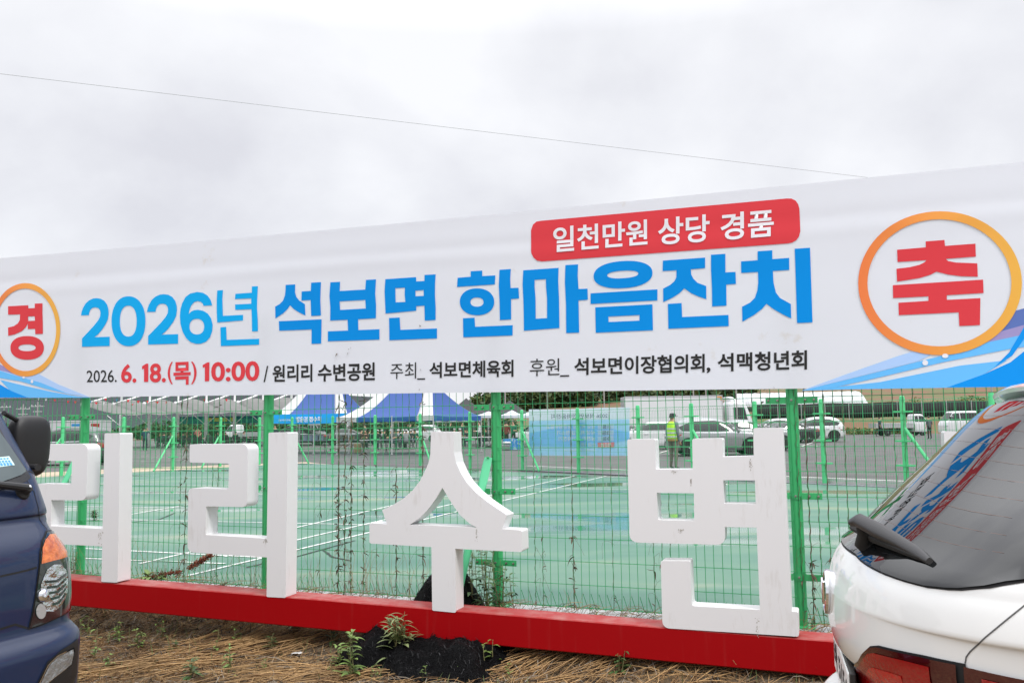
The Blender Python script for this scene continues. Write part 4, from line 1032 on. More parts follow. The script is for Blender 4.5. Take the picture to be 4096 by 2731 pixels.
for sg in (1, -1):
    mir = lambda P: [(sg * a, b) for a, b in P]
    hd = patch(trk_b, mir(hl), 0, 1, .008, .025).build('headlight', m_house, trk, world=False, smooth=True)
    patch(trk_b, mir(inner(hl, 1.035)), 0, 1, .003, .03).build('headlight_seal', m_seam, hd, world=False, smooth=True)
    patch(trk_b, mir(am), 0, 1, .0105, .02).build('turn_signal', m_amber, hd, world=False, smooth=True)
    patch(trk_b, mir(r1), 0, 1, .0105, .02).build('reflector', m_refl, hd, world=False, smooth=True)
    patch(trk_b, mir(r2), 0, 1, .012, .015).build('position_lamp', mat('frosted_lamp', (.5, .5, .5), .3, .5, bump=.5, bscale=150), hd, world=False, smooth=True)
    mb2 = MB()
    for k in range(5):
        t0 = .12 + .17 * k
        A_ = Vector(r1[0]) + (Vector(r1[9]) - Vector(r1[0])) * t0; B_ = Vector(r1[4]) + (Vector(r1[7]) - Vector(r1[4])) * t0
        mb2 = MB(); patch(trk_b, mir(strip([tuple(A_), tuple((A_ + B_) / 2 + Vector((0, -.014))), tuple(B_)], .011)), 0, 1, .0115, .02, mb2); mb2.build('reflector_rib', m_house, hd, world=False, smooth=True)
    h = trk_b.ray_cast(Vector((9, sg * (sum(p[0] for p in r1[-4:]) / 4 - .0), sum(p[1] for p in r1[-4:]) / 4 + .01)), Vector((-1, 0, 0)))[0]
    mb2 = MB(); mb2.lathe([(.03, 0), (.026, .012), (.012, .018), (.0, .019)], h + Vector((.01, 0, 0)), (1, 0, 0), 16); mb2.build('bulb', m_chrome, hd, world=False, smooth=True)
    fgo = patch(trk_b, mir(fg), 0, 1, .004, .03).build('fog_lamp', m_trim, trk, world=False, smooth=True)
    patch(trk_b, mir(inner(fl, 1.12)), 0, 1, .008, .03).build('fog_lamp_bezel', m_chrome, fgo, world=False, smooth=True)
    patch(trk_b, mir(fl), 0, 1, .010, .03).build('fog_lamp_lens', mat('fog_glass', (.35, .37, .38), .08, .6, bump=.5, bscale=40), fgo, world=False, smooth=True)
for P, w in (([(0, 2304), (60, 2291), (110, 2279), (150, 2267)], .010), ([(107, 1921), (135, 1965), (153, 2030), (157, 2075), (172, 2098), (190, 2118)], .006), ([(0, 2515), (60, 2496), (114, 2512)], .012), ([(113, 1884), (128, 1889), (140, 1896)], .010)):  # the strip along the bumper lip is its shadow curve, painted on
    for mr in (False, True): ribbon(trk_f, trk_b, P, w * .8, .0012, mr).build('gap_and_lip_shadow', m_seam, trk, world=False)
# dark air inlet between bumper and panel, bottom intake
patch(trk_b, [(-.45, .28), (.45, .28), (.5, .46), (-.5, .46)], 0, 1, .003, .04).build('lower_intake', m_trim, trk, world=False)
# wiper arm
wa = [trk_f.hit(trk_b, *q) for q in ((2, 1958), (40, 1962), (88, 1968))]
n_ = Vector((.8, .1, .5)).normalized()
mb = MB(); P = [h[0] + n_ * .035 for h in wa]; P = [P[0] + (P[0] - P[2]) * 5 + Vector((-.06, 0, .05)), P[0] + (P[0] - P[2]) * 1.2] + P
mb.tube(P, [.009, .013, .017, .018, .019], 10)
wpr = mb.build('wiper', m_trim, trk, world=False, smooth='auto')
mb = MB(); mb.lathe([(.036, 0), (.034, .012), (.024, .02), (.022, .04), (.02, .048), (.009, .049)], wa[2][0] - n_ * .004, n_, 20); mb.build('wiper_pivot', m_rubber, wpr, world=False, smooth='auto')
mb = MB(); mb.lathe([(.0085, 0), (.0085, .008), (.004, .010)], wa[2][0] + n_ * .044, n_, 6); mb.build('wiper_nut', m_chrome, wpr, world=False)
# door mirror on the far side
def rbody(c, rx, ry, rz, p=3.2, n=28):
    rows = []
    for i in range(n + 1):
        b = -PI / 2 + PI * i / n
        row = []
        for k in range(n * 2):
            a = 2 * PI * k / (n * 2)
            e = lambda v: math.copysign(abs(v) ** (2 / p), v)
            row.append(Vector(c) + Vector((rx * e(math.cos(b)) * e(math.cos(a)), ry * e(math.cos(b)) * e(math.sin(a)), rz * e(math.sin(b)))))
        rows.append(row)
    return rows
mc = trk_f.loc(at_depth(113, 1784, trk_f.wor((-.36, .93, 1.5)).y))
print('mirror c', mc)
for sg in (1, -1):
    c = Vector((mc.x, sg * mc.y, mc.z))
    mb = MB(); rows = rbody((0, 0, 0), .055, .105, .152, 3.4)
    mb.grid([[c + Vector((p.x + (.02 if p.x > 0 else 0) * 0 + .03 * p.z, p.y * (1 + .25 * p.z), p.z)) for p in r] for r in rows], close=True)
    mi = mb.build('wing_mirror', m_trim, trk, world=False, smooth=True)
    mb = MB(); mb.tube([(-.30, sg * .72, 1.40), (c.x, c.y - sg * .05, c.z - .10), (c.x, c.y - sg * .02, c.z)], .016, 8)
    mb.tube([(-.48, sg * .67, 1.66), (c.x, c.y - sg * .05, c.z + .12), (c.x, c.y, c.z + .05)], .012, 8); mb.build('mirror_arm', m_trim, mi, world=False, smooth='auto')
# side windows, load bed and wheels
for sg in (1, -1):
    patch(trk_b, [(-.40, 1.36), (-1.45, 1.32), (-1.45, 1.82), (-.72, 1.84)], 1, sg, .006, .08).build('side_window', m_glassd, trk, world=False, smooth=True)
    dr = patch(trk_b, strip([(-.33, .55), (-.30, 1.0), (-.36, 1.32)], .008), 1, sg, .002, .05).build('door_gap', m_seam, trk, world=False)
mb = MB(); mb.rbox((-3.15, 0, .88), (2.85, 1.66, .10), .01)
for sg in (1, -1): mb.rbox((-3.15, sg * .81, 1.12), (2.85, .04, .37), .008)
mb.rbox((-4.56, 0, 1.12), (.04, 1.58, .37), .008); mb.rbox((-1.74, 0, 1.25), (.04, 1.58, .66), .008)
mb.build('load_bed', m_navy, trk, world=False)
mb = MB(); mb.box((-2.3, 0, .62), (4.2, .7, .2)); mb.build('chassis', m_trim, trk, world=False)
for sx in (-.82, -3.4):
    for sy in (-.70, .70): wheel(trk, sx, sy, .31, .2, 6)
for sg in (1, -1): patch(trk_b, ellipse(-.82, .33, .38, .38, 30), 1, sg, .004, .08).build('wheel_arch', m_trim, trk, world=False)
# ================================================================== BEYOND THE COURT
def gp(px, Y): # ground point seen in this column at depth Y
    d = ray(px, 1700); return Vector((d.x / d.y * Y, Y, 0))
# ------------------------------------------------------------------ low green fence round the court
m_lowpost = mat('low_fence_green', srgb(84, 196, 130), 0.4)
m_lowwire = mat('low_fence_wire', srgb(60, 160, 110), 0.5)
lp = [(245, 1902), (490, 1891), (691, 1878), (880, 1865), (1037, 1858), (1167, 1853), (1330, 1854), (1500, 1857), (1681, 1862), (1881, 1873), (2090, 1880), (2315, 1891), (2558, 1904), (2774, 1915), (3030, 1923), (3300, 1934), (3628, 1950), (3990, 1968)]
LP = [ground(*p) for p in lp]
def lplab(i): return ['left of the first ㄹ letter', 'left of the second ㄹ letter', 'above the ㄹ letters', 'beside the white upright', 'left of the blue tent banner', 'under the blue tent banner', 'in front of the first striped tent', 'left of the peaked letter', 'just left of the peaked letter', 'right of the peaked letter', 'at the left edge of the prize board', 'behind the middle of the prize board', 'in front of the white hatchback', 'in front of the silver car', 'left of the tall letter bar', 'in front of the white off-roader', 'in front of the flatbed truck', 'nearest the white car'][i]
pdir = []
for i, p in enumerate(LP):
    a = LP[max(i - 1, 0)]; b = LP[min(i + 1, len(LP) - 1)]
    pdir.append((b - a).normalized())
HL = 1.88
for i, p in enumerate(LP):
    r = thing('low_fence_post', 'slim green post of the low court fence ' + lplab(i), 'fence post', p, 'posts of the low court fence')
    mb = MB(); mb.lathe([(.055, 0), (.055, HL - .05), (.045, HL - .01), (.02, HL)], p, n=12); mb.build('tube', m_lowpost, r, smooth='auto')
    for z in (.45, .95, 1.55):
        mb = MB(); mb.box(p + Vector((0, 0, z)), (.36, .13, .035), pdir[i], Vector((-pdir[i].y, pdir[i].x, 0))); mb.build('bracket', m_lowpost, r)
    if i in (0, 2, 3, 5, 8, 10, 13, 16):
        s = 1 if i not in (0, 2, 3) else -1
        mb = MB(); e = p + pdir[i] * s * 0.75 + Vector((.0, -.25, 0)); mb.tube([p + Vector((0, 0, 1.25)), e], .034, 8); mb.build('strut', m_lowpost, r, smooth='auto')
for i in range(len(LP) - 1):
    a, b = LP[i], LP[i + 1]
    r = thing('low_mesh_panel', 'fine low mesh panel ending at the post ' + lplab(i + 1), 'fence panel', (a + b) / 2, 'mesh panels of the low court fence')
    mb = MB(); d = b - a; Ln = d.length; n = max(10, int(Ln / .055)); nn = Vector((-d.y, d.x, 0)).normalized()
    for k in range(1, n):
        q = a + d * (k / n); mb.tube([q + Vector((0, 0, .06)), q + Vector((0, 0, 1.72)), q + nn * -.05 + Vector((0, 0, 1.80))], .0022, 3, False)
    for k in range(10):
        z = .08 + .182 * k; mb.tube([a + Vector((0, 0, z)), b + Vector((0, 0, z))], .0032, 3, False)
    mb.tube([a + nn * -.05 + Vector((0, 0, 1.79)), b + nn * -.05 + Vector((0, 0, 1.79))], .006, 3, False)
    mb.build('mesh', m_lowwire, r)
# ------------------------------------------------------------------ prize board hanging on the low fence
pa, pb = ground(2112, 1880) + Vector((0, -.1, 0)), ground(2522, 1902) + Vector((0, -.1, 0))
PA, PB2 = pa + (pb - pa) * 0.012, pa + (pb - pa) * .99
pu = (PB2 - PA).normalized(); pn = Vector((pu.y, -pu.x, 0))
if pn.y > 0: pn = -pn
PA += -pn * .24; PB2 += -pn * .24
def pplane(px, py, off=0.0):
    d = ray(px, py); k = ((PA + pn * off - EYE).dot(pn)) / d.dot(pn); return EYE + d * k
crop5 = lambda P: [(2000 + x / 3.36, 1550 + y / 3.36) for x, y in P]
board = thing('prize_banner', 'pale blue cloth notice seen from the back with mirrored writing on low fence', 'banner', (PA + PB2) / 2 + Vector((0, 0, .8)))
def pprint(name, P, m, off, parent=None):
    mb = MB(); v, f = fill([crop5(P)], 40); mb.add([pplane(x, y, off) for x, y in v], f); return mb.build(name, m, parent or board)
BQ = [(388, 292), (900, 290), (1300, 272), (1742, 262), (1742, 420), (1738, 915), (1000, 916), (392, 912)]
def glow_through(m, k=.45):
    t = m.node_tree; b = t.nodes['Principled BSDF']; tr = t.nodes.new('ShaderNodeBsdfTranslucent'); tr.inputs[0].default_value = b.inputs['Base Color'].default_value
    mx = t.nodes.new('ShaderNodeMixShader'); mx.inputs[0].default_value = k; t.links.new(b.outputs[0], mx.inputs[1]); t.links.new(tr.outputs[0], mx.inputs[2]); t.links.new(mx.outputs[0], t.nodes['Material Output'].inputs[0]); return m
m_pb0 = mat('board_cloth', srgb(222, 234, 246), .6); m_pb1 = mat('board_blue', srgb(190, 230, 255), .6); m_pb2 = mat('board_mid_blue', srgb(164, 220, 255), .6)
for q in (m_pb0, m_pb1, m_pb2): glow_through(q)
pprint('cloth', BQ, m_pb0, 0)
pprint('blue_field', [(390, 445), (1740, 424), (1738, 913), (394, 910)], m_pb1, .02)
pprint('blue_field', [(392, 610), (1100, 470), (1738, 600), (1738, 700), (1200, 800), (394, 780)], m_pb2, .03)
for y, c in ((486, m_pb0), (570, m_pb0), (650, m_pb0), (735, mat('board_red', srgb(222, 130, 140), .6))):
    pprint('label_box', [(1312, y + 2), (1528 + (8 if y > 700 else 0), y - 3), (1530, y + 68), (1316, y + 70)], c, .04)
def ptxt(items, m, off):
    for body, q, w in items:
        mb = MB(); v, f = text_quad(body, crop5(q), w, True); mb.add([pplane(x, y, off) for x, y in v], f); mb.build('lettering', m, board)
ptxt([('2026 석보면 한마음잔치', [(690, 356), (1448, 344), (1448, 408), (690, 420)], .012), ('1등', [(1378, 500), (1455, 498), (1455, 548), (1378, 550)], .01), ('2등', [(1372, 580), (1462, 578), (1462, 632), (1372, 634)], .01), ('3등', [(1378, 660), (1468, 658), (1468, 710), (1378, 712)], .01)], mat('board_grey_ink', srgb(110, 122, 140), .6), .05)
ptxt([('삼성 최고급 양문형냉장고', [(622, 492), (1280, 484), (1280, 548), (622, 556)], .012), ('삼성 최고급 청소기', [(768, 576), (1280, 570), (1280, 630), (768, 636)], .012), ('삼천리 전기자전거', [(790, 656), (1284, 650), (1284, 712), (790, 718)], .012), ('순금 1돈', [(1082, 740), (1290, 738), (1290, 792), (1082, 794)], .012), ('행운상', [(1354, 744), (1496, 742), (1496, 794), (1354, 796)], .012), ('미니세탁기 2대, 제습기 3대', [(862, 826), (1288, 824), (1288, 856), (862, 858)], .008)], m_wht, .05)
# ------------------------------------------------------------------ people
def seg_d(p, a, b):
    d = b - a; t = max(0, min(1, (p - a).dot(d) / max(1e-9, d.dot(d)))); return (p - a - d * t).length
PCACHE = {}
def person_mesh(pose, key):
    """one skinned body; returns mesh with material slots skin, top, trousers, shoes"""
    V = Vector; J = {}; E = []; R = {}; T = {}
    seat = pose == 'sit'
    hz = .50 if seat else .93
    J['pel'] = V((0, 0, hz)); J['sp'] = V((0, .01, hz + .2)); J['ch'] = V((0, .0, hz + .40)); J['nk'] = V((0, .0, hz + .55)); J['hd'] = V((0, .015, hz + .66)); J['tp'] = V((0, .005, hz + .76)); J['ns'] = V((0, .105, hz + .655))
    R.update(pel=.145, sp=.135, ch=.15, nk=.055, hd=.085, tp=.075, ns=.014)
    for a, b in (('pel', 'sp'), ('sp', 'ch'), ('ch', 'nk'), ('nk', 'hd'), ('hd', 'tp'), ('hd', 'ns')): E.append((a, b))
    for n, s in (('l', 1), ('r', -1)):
        J['sh' + n] = V((s * .185, 0, hz + .46)); J['el' + n] = V((s * .23, -.02, hz + .19)); J['wr' + n] = V((s * .22, .06, hz - .05)); J['ha' + n] = V((s * .215, .08, hz - .12))
        J['hp' + n] = V((s * .09, 0, hz - .05)); J['kn' + n] = V((s * .10, .02, .50)); J['an' + n] = V((s * .105, -.02, .09)); J['to' + n] = V((s * .115, .14, .035))
        if seat:
            J['kn' + n] = V((s * .12, .42, .47)); J['an' + n] = V((s * .12, .40, .09)); J['to' + n] = V((s * .12, .56, .035))
            J['el' + n] = V((s * .24, .10, hz + .22)); J['wr' + n] = V((s * .14, .32, hz + .27)); J['ha' + n] = V((s * .11, .39, hz + .275))
        if pose == 'phone' and s > 0:
            J['el' + n] = V((.27, .12, hz + .34)); J['wr' + n] = V((.13, .12, hz + .56)); J['ha' + n] = V((.105, .09, hz + .64))
        if pose == 'walk':
            J['kn' + n] = V((s * .09, .17 if s > 0 else -.03, .50)); J['an' + n] = V((s * .09, .28 if s > 0 else -.36, .10 if s > 0 else .17)); J['to' + n] = V((s * .09, .43 if s > 0 else -.24, .05))
            J['el' + n] = V((s * .23, -.14 * s, hz + .2)); J['wr' + n] = V((s * .21, -.08 * s, hz)); J['ha' + n] = V((s * .2, -.06 * s, hz - .07))
        if pose == 'bend' : J['wr' + n] = V((s * .17, .25, hz + .16)); J['ha' + n] = V((s * .14, .32, hz + .17)); J['el' + n] = V((s * .24, .05, hz + .17))
        if pose == 'wand' and s < 0: J['el' + n] = V((-.24, -.03, hz + .18)); J['wr' + n] = V((-.26, .10, hz - .03)); J['ha' + n] = V((-.265, .14, hz - .09))
        R.update({'sh' + n: .068, 'el' + n: .045, 'wr' + n: .031, 'ha' + n: .036, 'hp' + n: .095, 'kn' + n: .065, 'an' + n: .043, 'to' + n: .035})
        E += [('ch', 'sh' + n), ('sh' + n, 'el' + n), ('el' + n, 'wr' + n), ('wr' + n, 'ha' + n), ('pel', 'hp' + n), ('hp' + n, 'kn' + n), ('kn' + n, 'an' + n), ('an' + n, 'to' + n)]
        d = (J['ha' + n] - J['wr' + n]).normalized(); q = d.orthogonal().normalized(); q2 = d.cross(q)
        for k, ln in enumerate((.07, .08, .075, .06)):
            J[f'f{k}{n}'] = J['ha' + n] + d * ln + q * (k - 1.5) * .02 + q2 * .015; R[f'f{k}{n}'] = .009; E.append(('ha' + n, f'f{k}{n}'))
        J['t' + n] = J['ha' + n] + d * .03 + q * .05; R['t' + n] = .010; E.append(('wr' + n, 't' + n))
    names = list(J); idx = {k: i for i, k in enumerate(names)}
    me = bpy.data.meshes.new('b'); me.from_pydata([J[k] for k in names], [(idx[a], idx[b]) for a, b in E], [])
    o = bpy.data.objects.new('b', me); COL.objects.link(o)
    md = o.modifiers.new('s', 'SKIN'); sk = me.skin_vertices[0].data
    for k in names:
        sk[idx[k]].radius = (R[k], R[k] * (.78 if k in ('pel', 'sp', 'ch') else 1))
    sk[idx['pel']].use_root = True
    o.modifiers.new('u', 'SUBSURF').levels = 1
    dg = bpy.context.evaluated_depsgraph_get(); out = bpy.data.meshes.new_from_object(o.evaluated_get(dg))
    bpy.data.objects.remove(o)
    segs = []
    for a, b in E:
        m_ = 0
        if a in ('pel', 'sp') or b == 'ch' or b.startswith('sh'): m_ = 1
        if a.startswith('sh') : m_ = 1
        if a.startswith('el'): m_ = 1 if key == 'long' else 0
        if a.startswith('hp') or a.startswith('kn') or b.startswith('hp'): m_ = 2
        if a.startswith('an'): m_ = 3
        segs.append((J[a], J[b], m_, (R[a] + R[b]) / 2))
    for _ in range(4): out.materials.append(None)
    for p in out.polygons:
        c = p.center; p.use_smooth = True
        p.material_index = min(segs, key=lambda s: seg_d(c, s[0], s[1]) - s[3])[2]
        if c.z < hz - .02 and p.material_index == 1 and not (abs(c.x) > .17): p.material_index = 2
        if c.z > hz + .50 and abs(c.x) < .12 and p.material_index == 1: p.material_index = 0
    return out, J
m_skin = mat('skin', (.46, .27, .18), .55)
m_hair = mat('hair', (.014, .012, .011), .5)
m_shoe = mat('shoe', (.05, .05, .055), .6)
MC = {}
def cm(c):
    if c not in MC: MC[c] = mat('cloth_%d_%d_%d' % tuple(int(x * 255) for x in c), c, .85, bump=.2, bscale=80)
    return MC[c]
def person(label, pos, face, pose='stand', top=(.03, .03, .035), bot=(.025, .025, .03), sleeves='short', group=None, hat=None, scale=1.0):
    kk = (pose, sleeves, top, bot)
    if kk not in PCACHE:
        me, J = person_mesh(pose, sleeves)
        me.materials[0] = m_skin; me.materials[1] = cm(top); me.materials[2] = cm(bot); me.materials[3] = m_shoe
        PCACHE[kk] = (me, J)
    me, J = PCACHE[kk]
    o = bpy.data.objects.new('person', me); COL.objects.link(o); o.location = pos; o.scale = (scale,) * 3
    o.rotation_euler = (0, 0, math.atan2(face[1], face[0]) - PI / 2)
    tag(o, label, 'person', group)
    h = J['hd']; mb = MB(); rows = []
    for i in range(7):
        b = -0.15 + (PI / 2 + .15) * i / 6
        rows.append([h + Vector((.088 * math.cos(b) * math.cos(a), -.022 + .10 * math.cos(b) * math.sin(a) - (.03 if i < 3 and math.sin(a) > .2 else 0), .028 + .085 * math.sin(b) + (.045 if math.sin(a) > .3 and i < 3 else -.03 if i < 2 else 0))) for a in [2 * PI * k / 16 for k in range(16)]])
    mb.grid(rows, close=True); mb.add(rows[-1], [tuple(range(16))]); 
    q = mb.build('hair', m_hair, o, smooth=True, world=False)
    if hat:
        mb = MB(); mb.lathe([(.098, .03), (.097, .09), (.07, .125), (.0, .13)], h, n=16); mb.rbox(h + Vector((0, .12, .045)), (.14, .11, .012), .005); mb.build('cap', cm(hat), o, smooth='auto', world=False)
    return o, J
toC = Vector((0, -1, 0))
# man in a high-visibility vest
vp = gp(2690, 26.5)
vm, J = person('person in a yellow-green safety vest and checked sleeves holding an orange wand', vp, (.8, .55, 0), 'wand', (.16, .17, .19), (.17, .155, .125), 'long', None, (.02, .02, .025), .985)
hz = .93
mb = MB(); rows = []
for i in range(10):
    t = i / 9; z = hz + .02 + .47 * t; wx = .185 + .012 * math.sin(t * 3) - (.03 * max(0, t - .8) / .2); wy = .132 - .02 * max(0, t - .7)
    rows.append([Vector((wx * math.copysign(abs(math.cos(a)) ** .8, math.cos(a)), wy * math.sin(a), z)) for a in [2 * PI * k / 24 for k in range(24)]])
mb.grid(rows, close=True)
rows2 = [[p * 1 for p in rows[-1]], [Vector((p.x * .55, p.y * .6, hz + .535)) for p in rows[-1]]]; mb.grid(rows2, close=True)
vest = mb.build('safety_vest', mat('hi_vis', (.50, .95, .04), .6), vm, world=False, smooth=True)
for t in (.12, .36, .62):
    mb = MB(); z = hz + .02 + .47 * t
    mb.grid([[Vector((.203 * math.copysign(abs(math.cos(a)) ** .8, math.cos(a)), .146 * math.sin(a), z + dz)) for a in [2 * PI * k / 24 for k in range(24)]] for dz in (-.022, .022)], close=True)
    mb.build('reflective_band', mat('silver_band', (.6, .62, .6), .35, .2), vest, world=False)
mb = MB(); mb.grid([[Vector((.195 * math.cos(a), .14 * math.sin(a), hz - .02 + dz)) for a in [2 * PI * k / 24 for k in range(24)]] for dz in (-.035, .04)], close=True); mb.build('waist_belt', cm((.32, .2, .06)), vm, world=False)
hl_ = vp + Matrix.Rotation(vm.rotation_euler.z, 3, 'Z') @ (J['har'] * .985)
wd = thing('signal_wand', 'orange traffic wand pointing down in the hand of the vest person', 'wand', hl_)
mb = MB(); mb.tube([hl_ + Vector((0, 0, .07)), hl_ - Vector((-.01, 0, .08))], .016, 8); mb.build('handle', m_trim, wd, smooth='auto')
mb = MB(); mb.tube([hl_ - Vector((-.01, 0, .08)), hl_ - Vector((-.06, 0, .52))], [.022, .016], 8); mb.build('wand_tube', mat('orange_plastic', (.85, .06, .02), .3), wd, smooth='auto')
person('person in dark blue shirt holding a phone to the ear, back to the court', gp(582, 64), (-.2, 1, 0), 'phone', (.03, .05, .10), (.02, .025, .04), 'short', None)
person('person in a pink top with a bag strap standing by the white tables', gp(792, 76), (-.5, 1, 0), 'bend', (.55, .20, .18), (.02, .02, .022), 'short')
person('person in grey top beside the one in pink', gp(775, 79), (.6, .8, 0), 'bend', (.16, .15, .15), (.03, .03, .03), 'short')
person('person in yellow vest sitting at the left end of the tables', gp(713, 78), (1, .2, 0), 'sit', (.28, .24, .10), (.03, .03, .03), 'short')
person('person in red vest with back turned near the blue clothed table', gp(2024, 57), (.1, 1, 0), 'bend', (.16, .02, .02), (.02, .02, .02), 'short')
person('person in a green apron behind the blue clothed table', gp(2052, 58), (-.2, -1, 0), 'bend', (.02, .14, .08), (.02, .02, .02), 'short')
person('person in pink sleeves between the red vest and green apron', gp(2040, 60), (.1, -1, 0), 'stand', (.45, .18, .18), (.03, .03, .03), 'short')
person('person in dark clothes walking left of the flatbed truck', gp(3519, 78), (1, .15, 0), 'walk', (.04, .045, .07), (.02, .025, .03), 'short', None, None)
person('person in grey top and black trousers in front of the flatbed truck', gp(3716, 64), (-.2, 1, 0), 'stand', (.10, .11, .12), (.015, .015, .017), 'short')
person('person in grey shirt standing behind the truck bonnet at right', gp(3803, 74), (.1, -1, 0), 'stand', (.12, .12, .135), (.03, .03, .035), 'short')
person('person in white vest with green trim between tables under the second tent', gp(1918, 58), (-1, -.2, 0), 'bend', (.55, .56, .54), (.03, .03, .035), 'long')
tops = [(.02, .02, .023), (.025, .03, .05), (.12, .12, .125), (.015, .05, .04), (.3, .3, .31), (.05, .02, .02)]
rnd = random.Random(3)
for grp, xs, Y0, lab in (('people seated under the shade roof', list(range(655, 1010, 36)), 77, 'seated person in %s at the long white tables under the shade roof'),
                         ('people seated behind the second tent', list(range(1440, 1665, 17)), 58, 'seated person in %s at the tables behind the striped tent'),
                         ('people seated right of the second tent', [1815, 1840, 1868, 1940, 1955], 62, 'seated person in %s right of the striped tent'),
                         ('people seated at the left tables', [640, 662], 80, 'seated person in %s left of the pink top')):
    for j, x in enumerate(xs):
        c = rnd.choice(tops); nm = {0: 'black', 1: 'dark blue', 2: 'grey', 3: 'dark green', 4: 'pale grey', 5: 'dark red'}[tops.index(c)]
        person(lab % nm, gp(x + rnd.uniform(-6, 6), Y0 + rnd.uniform(-2.5, 2.5)) + Vector((0, 0, 0)), rnd.choice([(1, .2, 0), (-1, .1, 0), (.1, -1, 0), (.2, 1, 0)]), 'sit', c, rnd.choice(tops[:3]), 'short', grp, rnd.choice([None, None, (.5, .5, .5), (.03, .03, .04)]))
for j, (x, Y, c, po, nm) in enumerate([(1100, 66, 1, 'bend', 'dark blue shirt standing behind the blue banner tent, left one'), (1330, 58, 0, 'stand', 'black clothes standing by the right leg of the blue banner tent'), (1460, 64, 2, 'bend', 'grey top standing behind the striped tent, beside the carton'), (1565, 66, 4, 'stand', 'pale top standing behind the striped tent, near the middle leg'), (1640, 68, 3, 'bend', 'dark green top bending behind the striped tent'), (1800, 60, 0, 'stand', 'black clothes standing under the right side of the striped tent'), (1850, 63, 1, 'bend', 'dark blue top bending beside the small white table'), (1990, 59, 0, 'stand', 'black clothes standing behind the thick middle fence post'), (870, 80, 0, 'stand', 'black clothes standing among the seated people under the shade roof')]):
    person('person in ' + nm, gp(x, Y), rnd.choice([(1, .3, 0), (-1, .3, 0), (.2, -1, 0)]), po, tops[c], tops[0], 'short')
# ------------------------------------------------------------------ tables, chairs, boxes
m_tbl = mat('table_top', (.62, .62, .63), .4); m_leg = mat('dark_leg', (.03, .03, .032), .5)
def table(label, px, Y, w=1.8, d=.6, h=.72, face=(1, 0, 0), group=None):
    p = gp(px, Y); t = thing('folding_table', label, 'table', p, group, math.atan2(face[1], face[0]))
    mb = MB(); mb.rbox((0, 0, h - .02), (w, d, .045), .01); mb.build('table_top', m_tbl, t, world=False)
    for sx in (-.38, .38):
        for sy in (-.4, .4): mb = MB(); mb.tube([(sx * w, sy * d, 0), (sx * w * .9, -sy * d * .2, h - .04)], .016, 6); mb.build('leg', m_leg, t, world=False)
    return t
tb1 = table('white folding table with four buckets under the blue banner tent', 1252, 53, 2.0)
table('white folding table at the right leg of the blue banner tent', 1368, 53.4, 1.7)
table('white folding table at the left under the second striped tent', 1500, 51, 1.75)
table('white folding table in the middle under the second striped tent', 1632, 50.6, 1.9)
table('small white table right of the second striped tent', 1878, 57, 1.1)
table('small white table beside the middle fence post', 1938, 57.5, 1.3)
for j, (x, Y) in enumerate([(622, 78), (668, 76), (736, 78), (815, 76), (880, 78), (960, 77), (1030, 78)]):
    table('white dining table ' + ['left of the blue shirt person', 'right of the blue shirt person', 'left of the pink top', 'right of the pink top', 'left of the third roof column', 'right of the third roof column', 'left of the thick fence post'][j], x, Y, 2.0, .7, .72, (1, 0, 0), 'dining tables under the shade roof')
for j in range(4):
    p = gp(1222 + 21 * j, 53) + Vector((0, 0, .7225))
    b = thing('bucket', ['white bucket at the left end of its row on the table', 'second white bucket of the row from the left', 'third white bucket of the row from the left', 'white bucket at the right end of its row on the table'][j], 'bucket', p, 'white buckets on the table')
    mb = MB(); mb.lathe([(.12, 0), (.14, .27), (.145, .28)], p, n=16); mb.build('pail', mat('bucket_white', (.68, .70, .74), .4), b, smooth='auto')
    mb = MB(); mb.lathe([(.148, .281), (.148, .30), (.10, .302)], p, n=16); mb.build('lid', m_tbl, b, smooth='auto')
m_card = mat('cardboard', (.36, .25, .15), .85, var=.1)
def box_(name, label, px, Y, d, z, m, seam=True):
    p = gp(px, Y) + Vector((0, 0, z)); t = thing(name, label, 'box', p)
    mb = MB(); mb.rbox(p + Vector((0, 0, d[2] / 2)), d, .008); mb.build('carton', m, t)
    mb = MB(); mb.box(p + Vector((0, 0, d[2] + .001)), (d[0], .06, .003)); mb.box(p + Vector((0, -d[1] / 2 - .001, d[2] - .06)), (.06, .003, .1)); mb.build('tape', mat('tape', (.45, .35, .22), .3), t)
box_('cardboard_box', 'brown cardboard carton on the ground under the second tent', 1431, 50.5, (.36, .4, .52), 0, m_card)
box_('cardboard_box', 'small brown carton standing on the table by the tent leg', 1406, 53.2, (.3, .3, .22), .7225, m_card)
p = gp(2052, 52); t = thing('cloth_table', 'low table covered by a blue patterned cloth beside the prize board', 'table', p)
mb = MB(); rows = []
for i in range(6):
    z = .64 - .62 * i / 5
    rows.append([p + Vector(((.62 + .02 * math.sin(k * 1.7) * i / 5) * math.copysign(abs(math.cos(a)) ** .3, math.cos(a)), (.4 + .02 * math.cos(k * 2.1) * i / 5) * math.copysign(abs(math.sin(a)) ** .3, math.sin(a)), z)) for k, a in enumerate([2 * PI * k / 40 for k in range(40)])])
mb.grid(rows, close=True); mb.add(rows[0], [tuple(range(40))])
mb.build('tablecloth', mat('blue_print', (.03, .20, .50), .6, col2=(.35, .5, .6), vscale=7, lo=.5, hi=.62), t)
mb = MB(); mb.lathe([(.16, .645), (.17, .66), (.19, .68)], p + Vector((-.1, 0, 0)), n=16); mb.build('tray', m_tbl, t)
p = gp(2022, 51.6); t = thing('gas_burner', 'small gas burner with a white can beside the blue cloth table', 'burner', p)
mb = MB(); mb.rbox(p + Vector((0, 0, .16)), (.5, .4, .3), .03); mb.build('stand', mat('grey_metal', (.25, .25, .26), .4, .5), t)
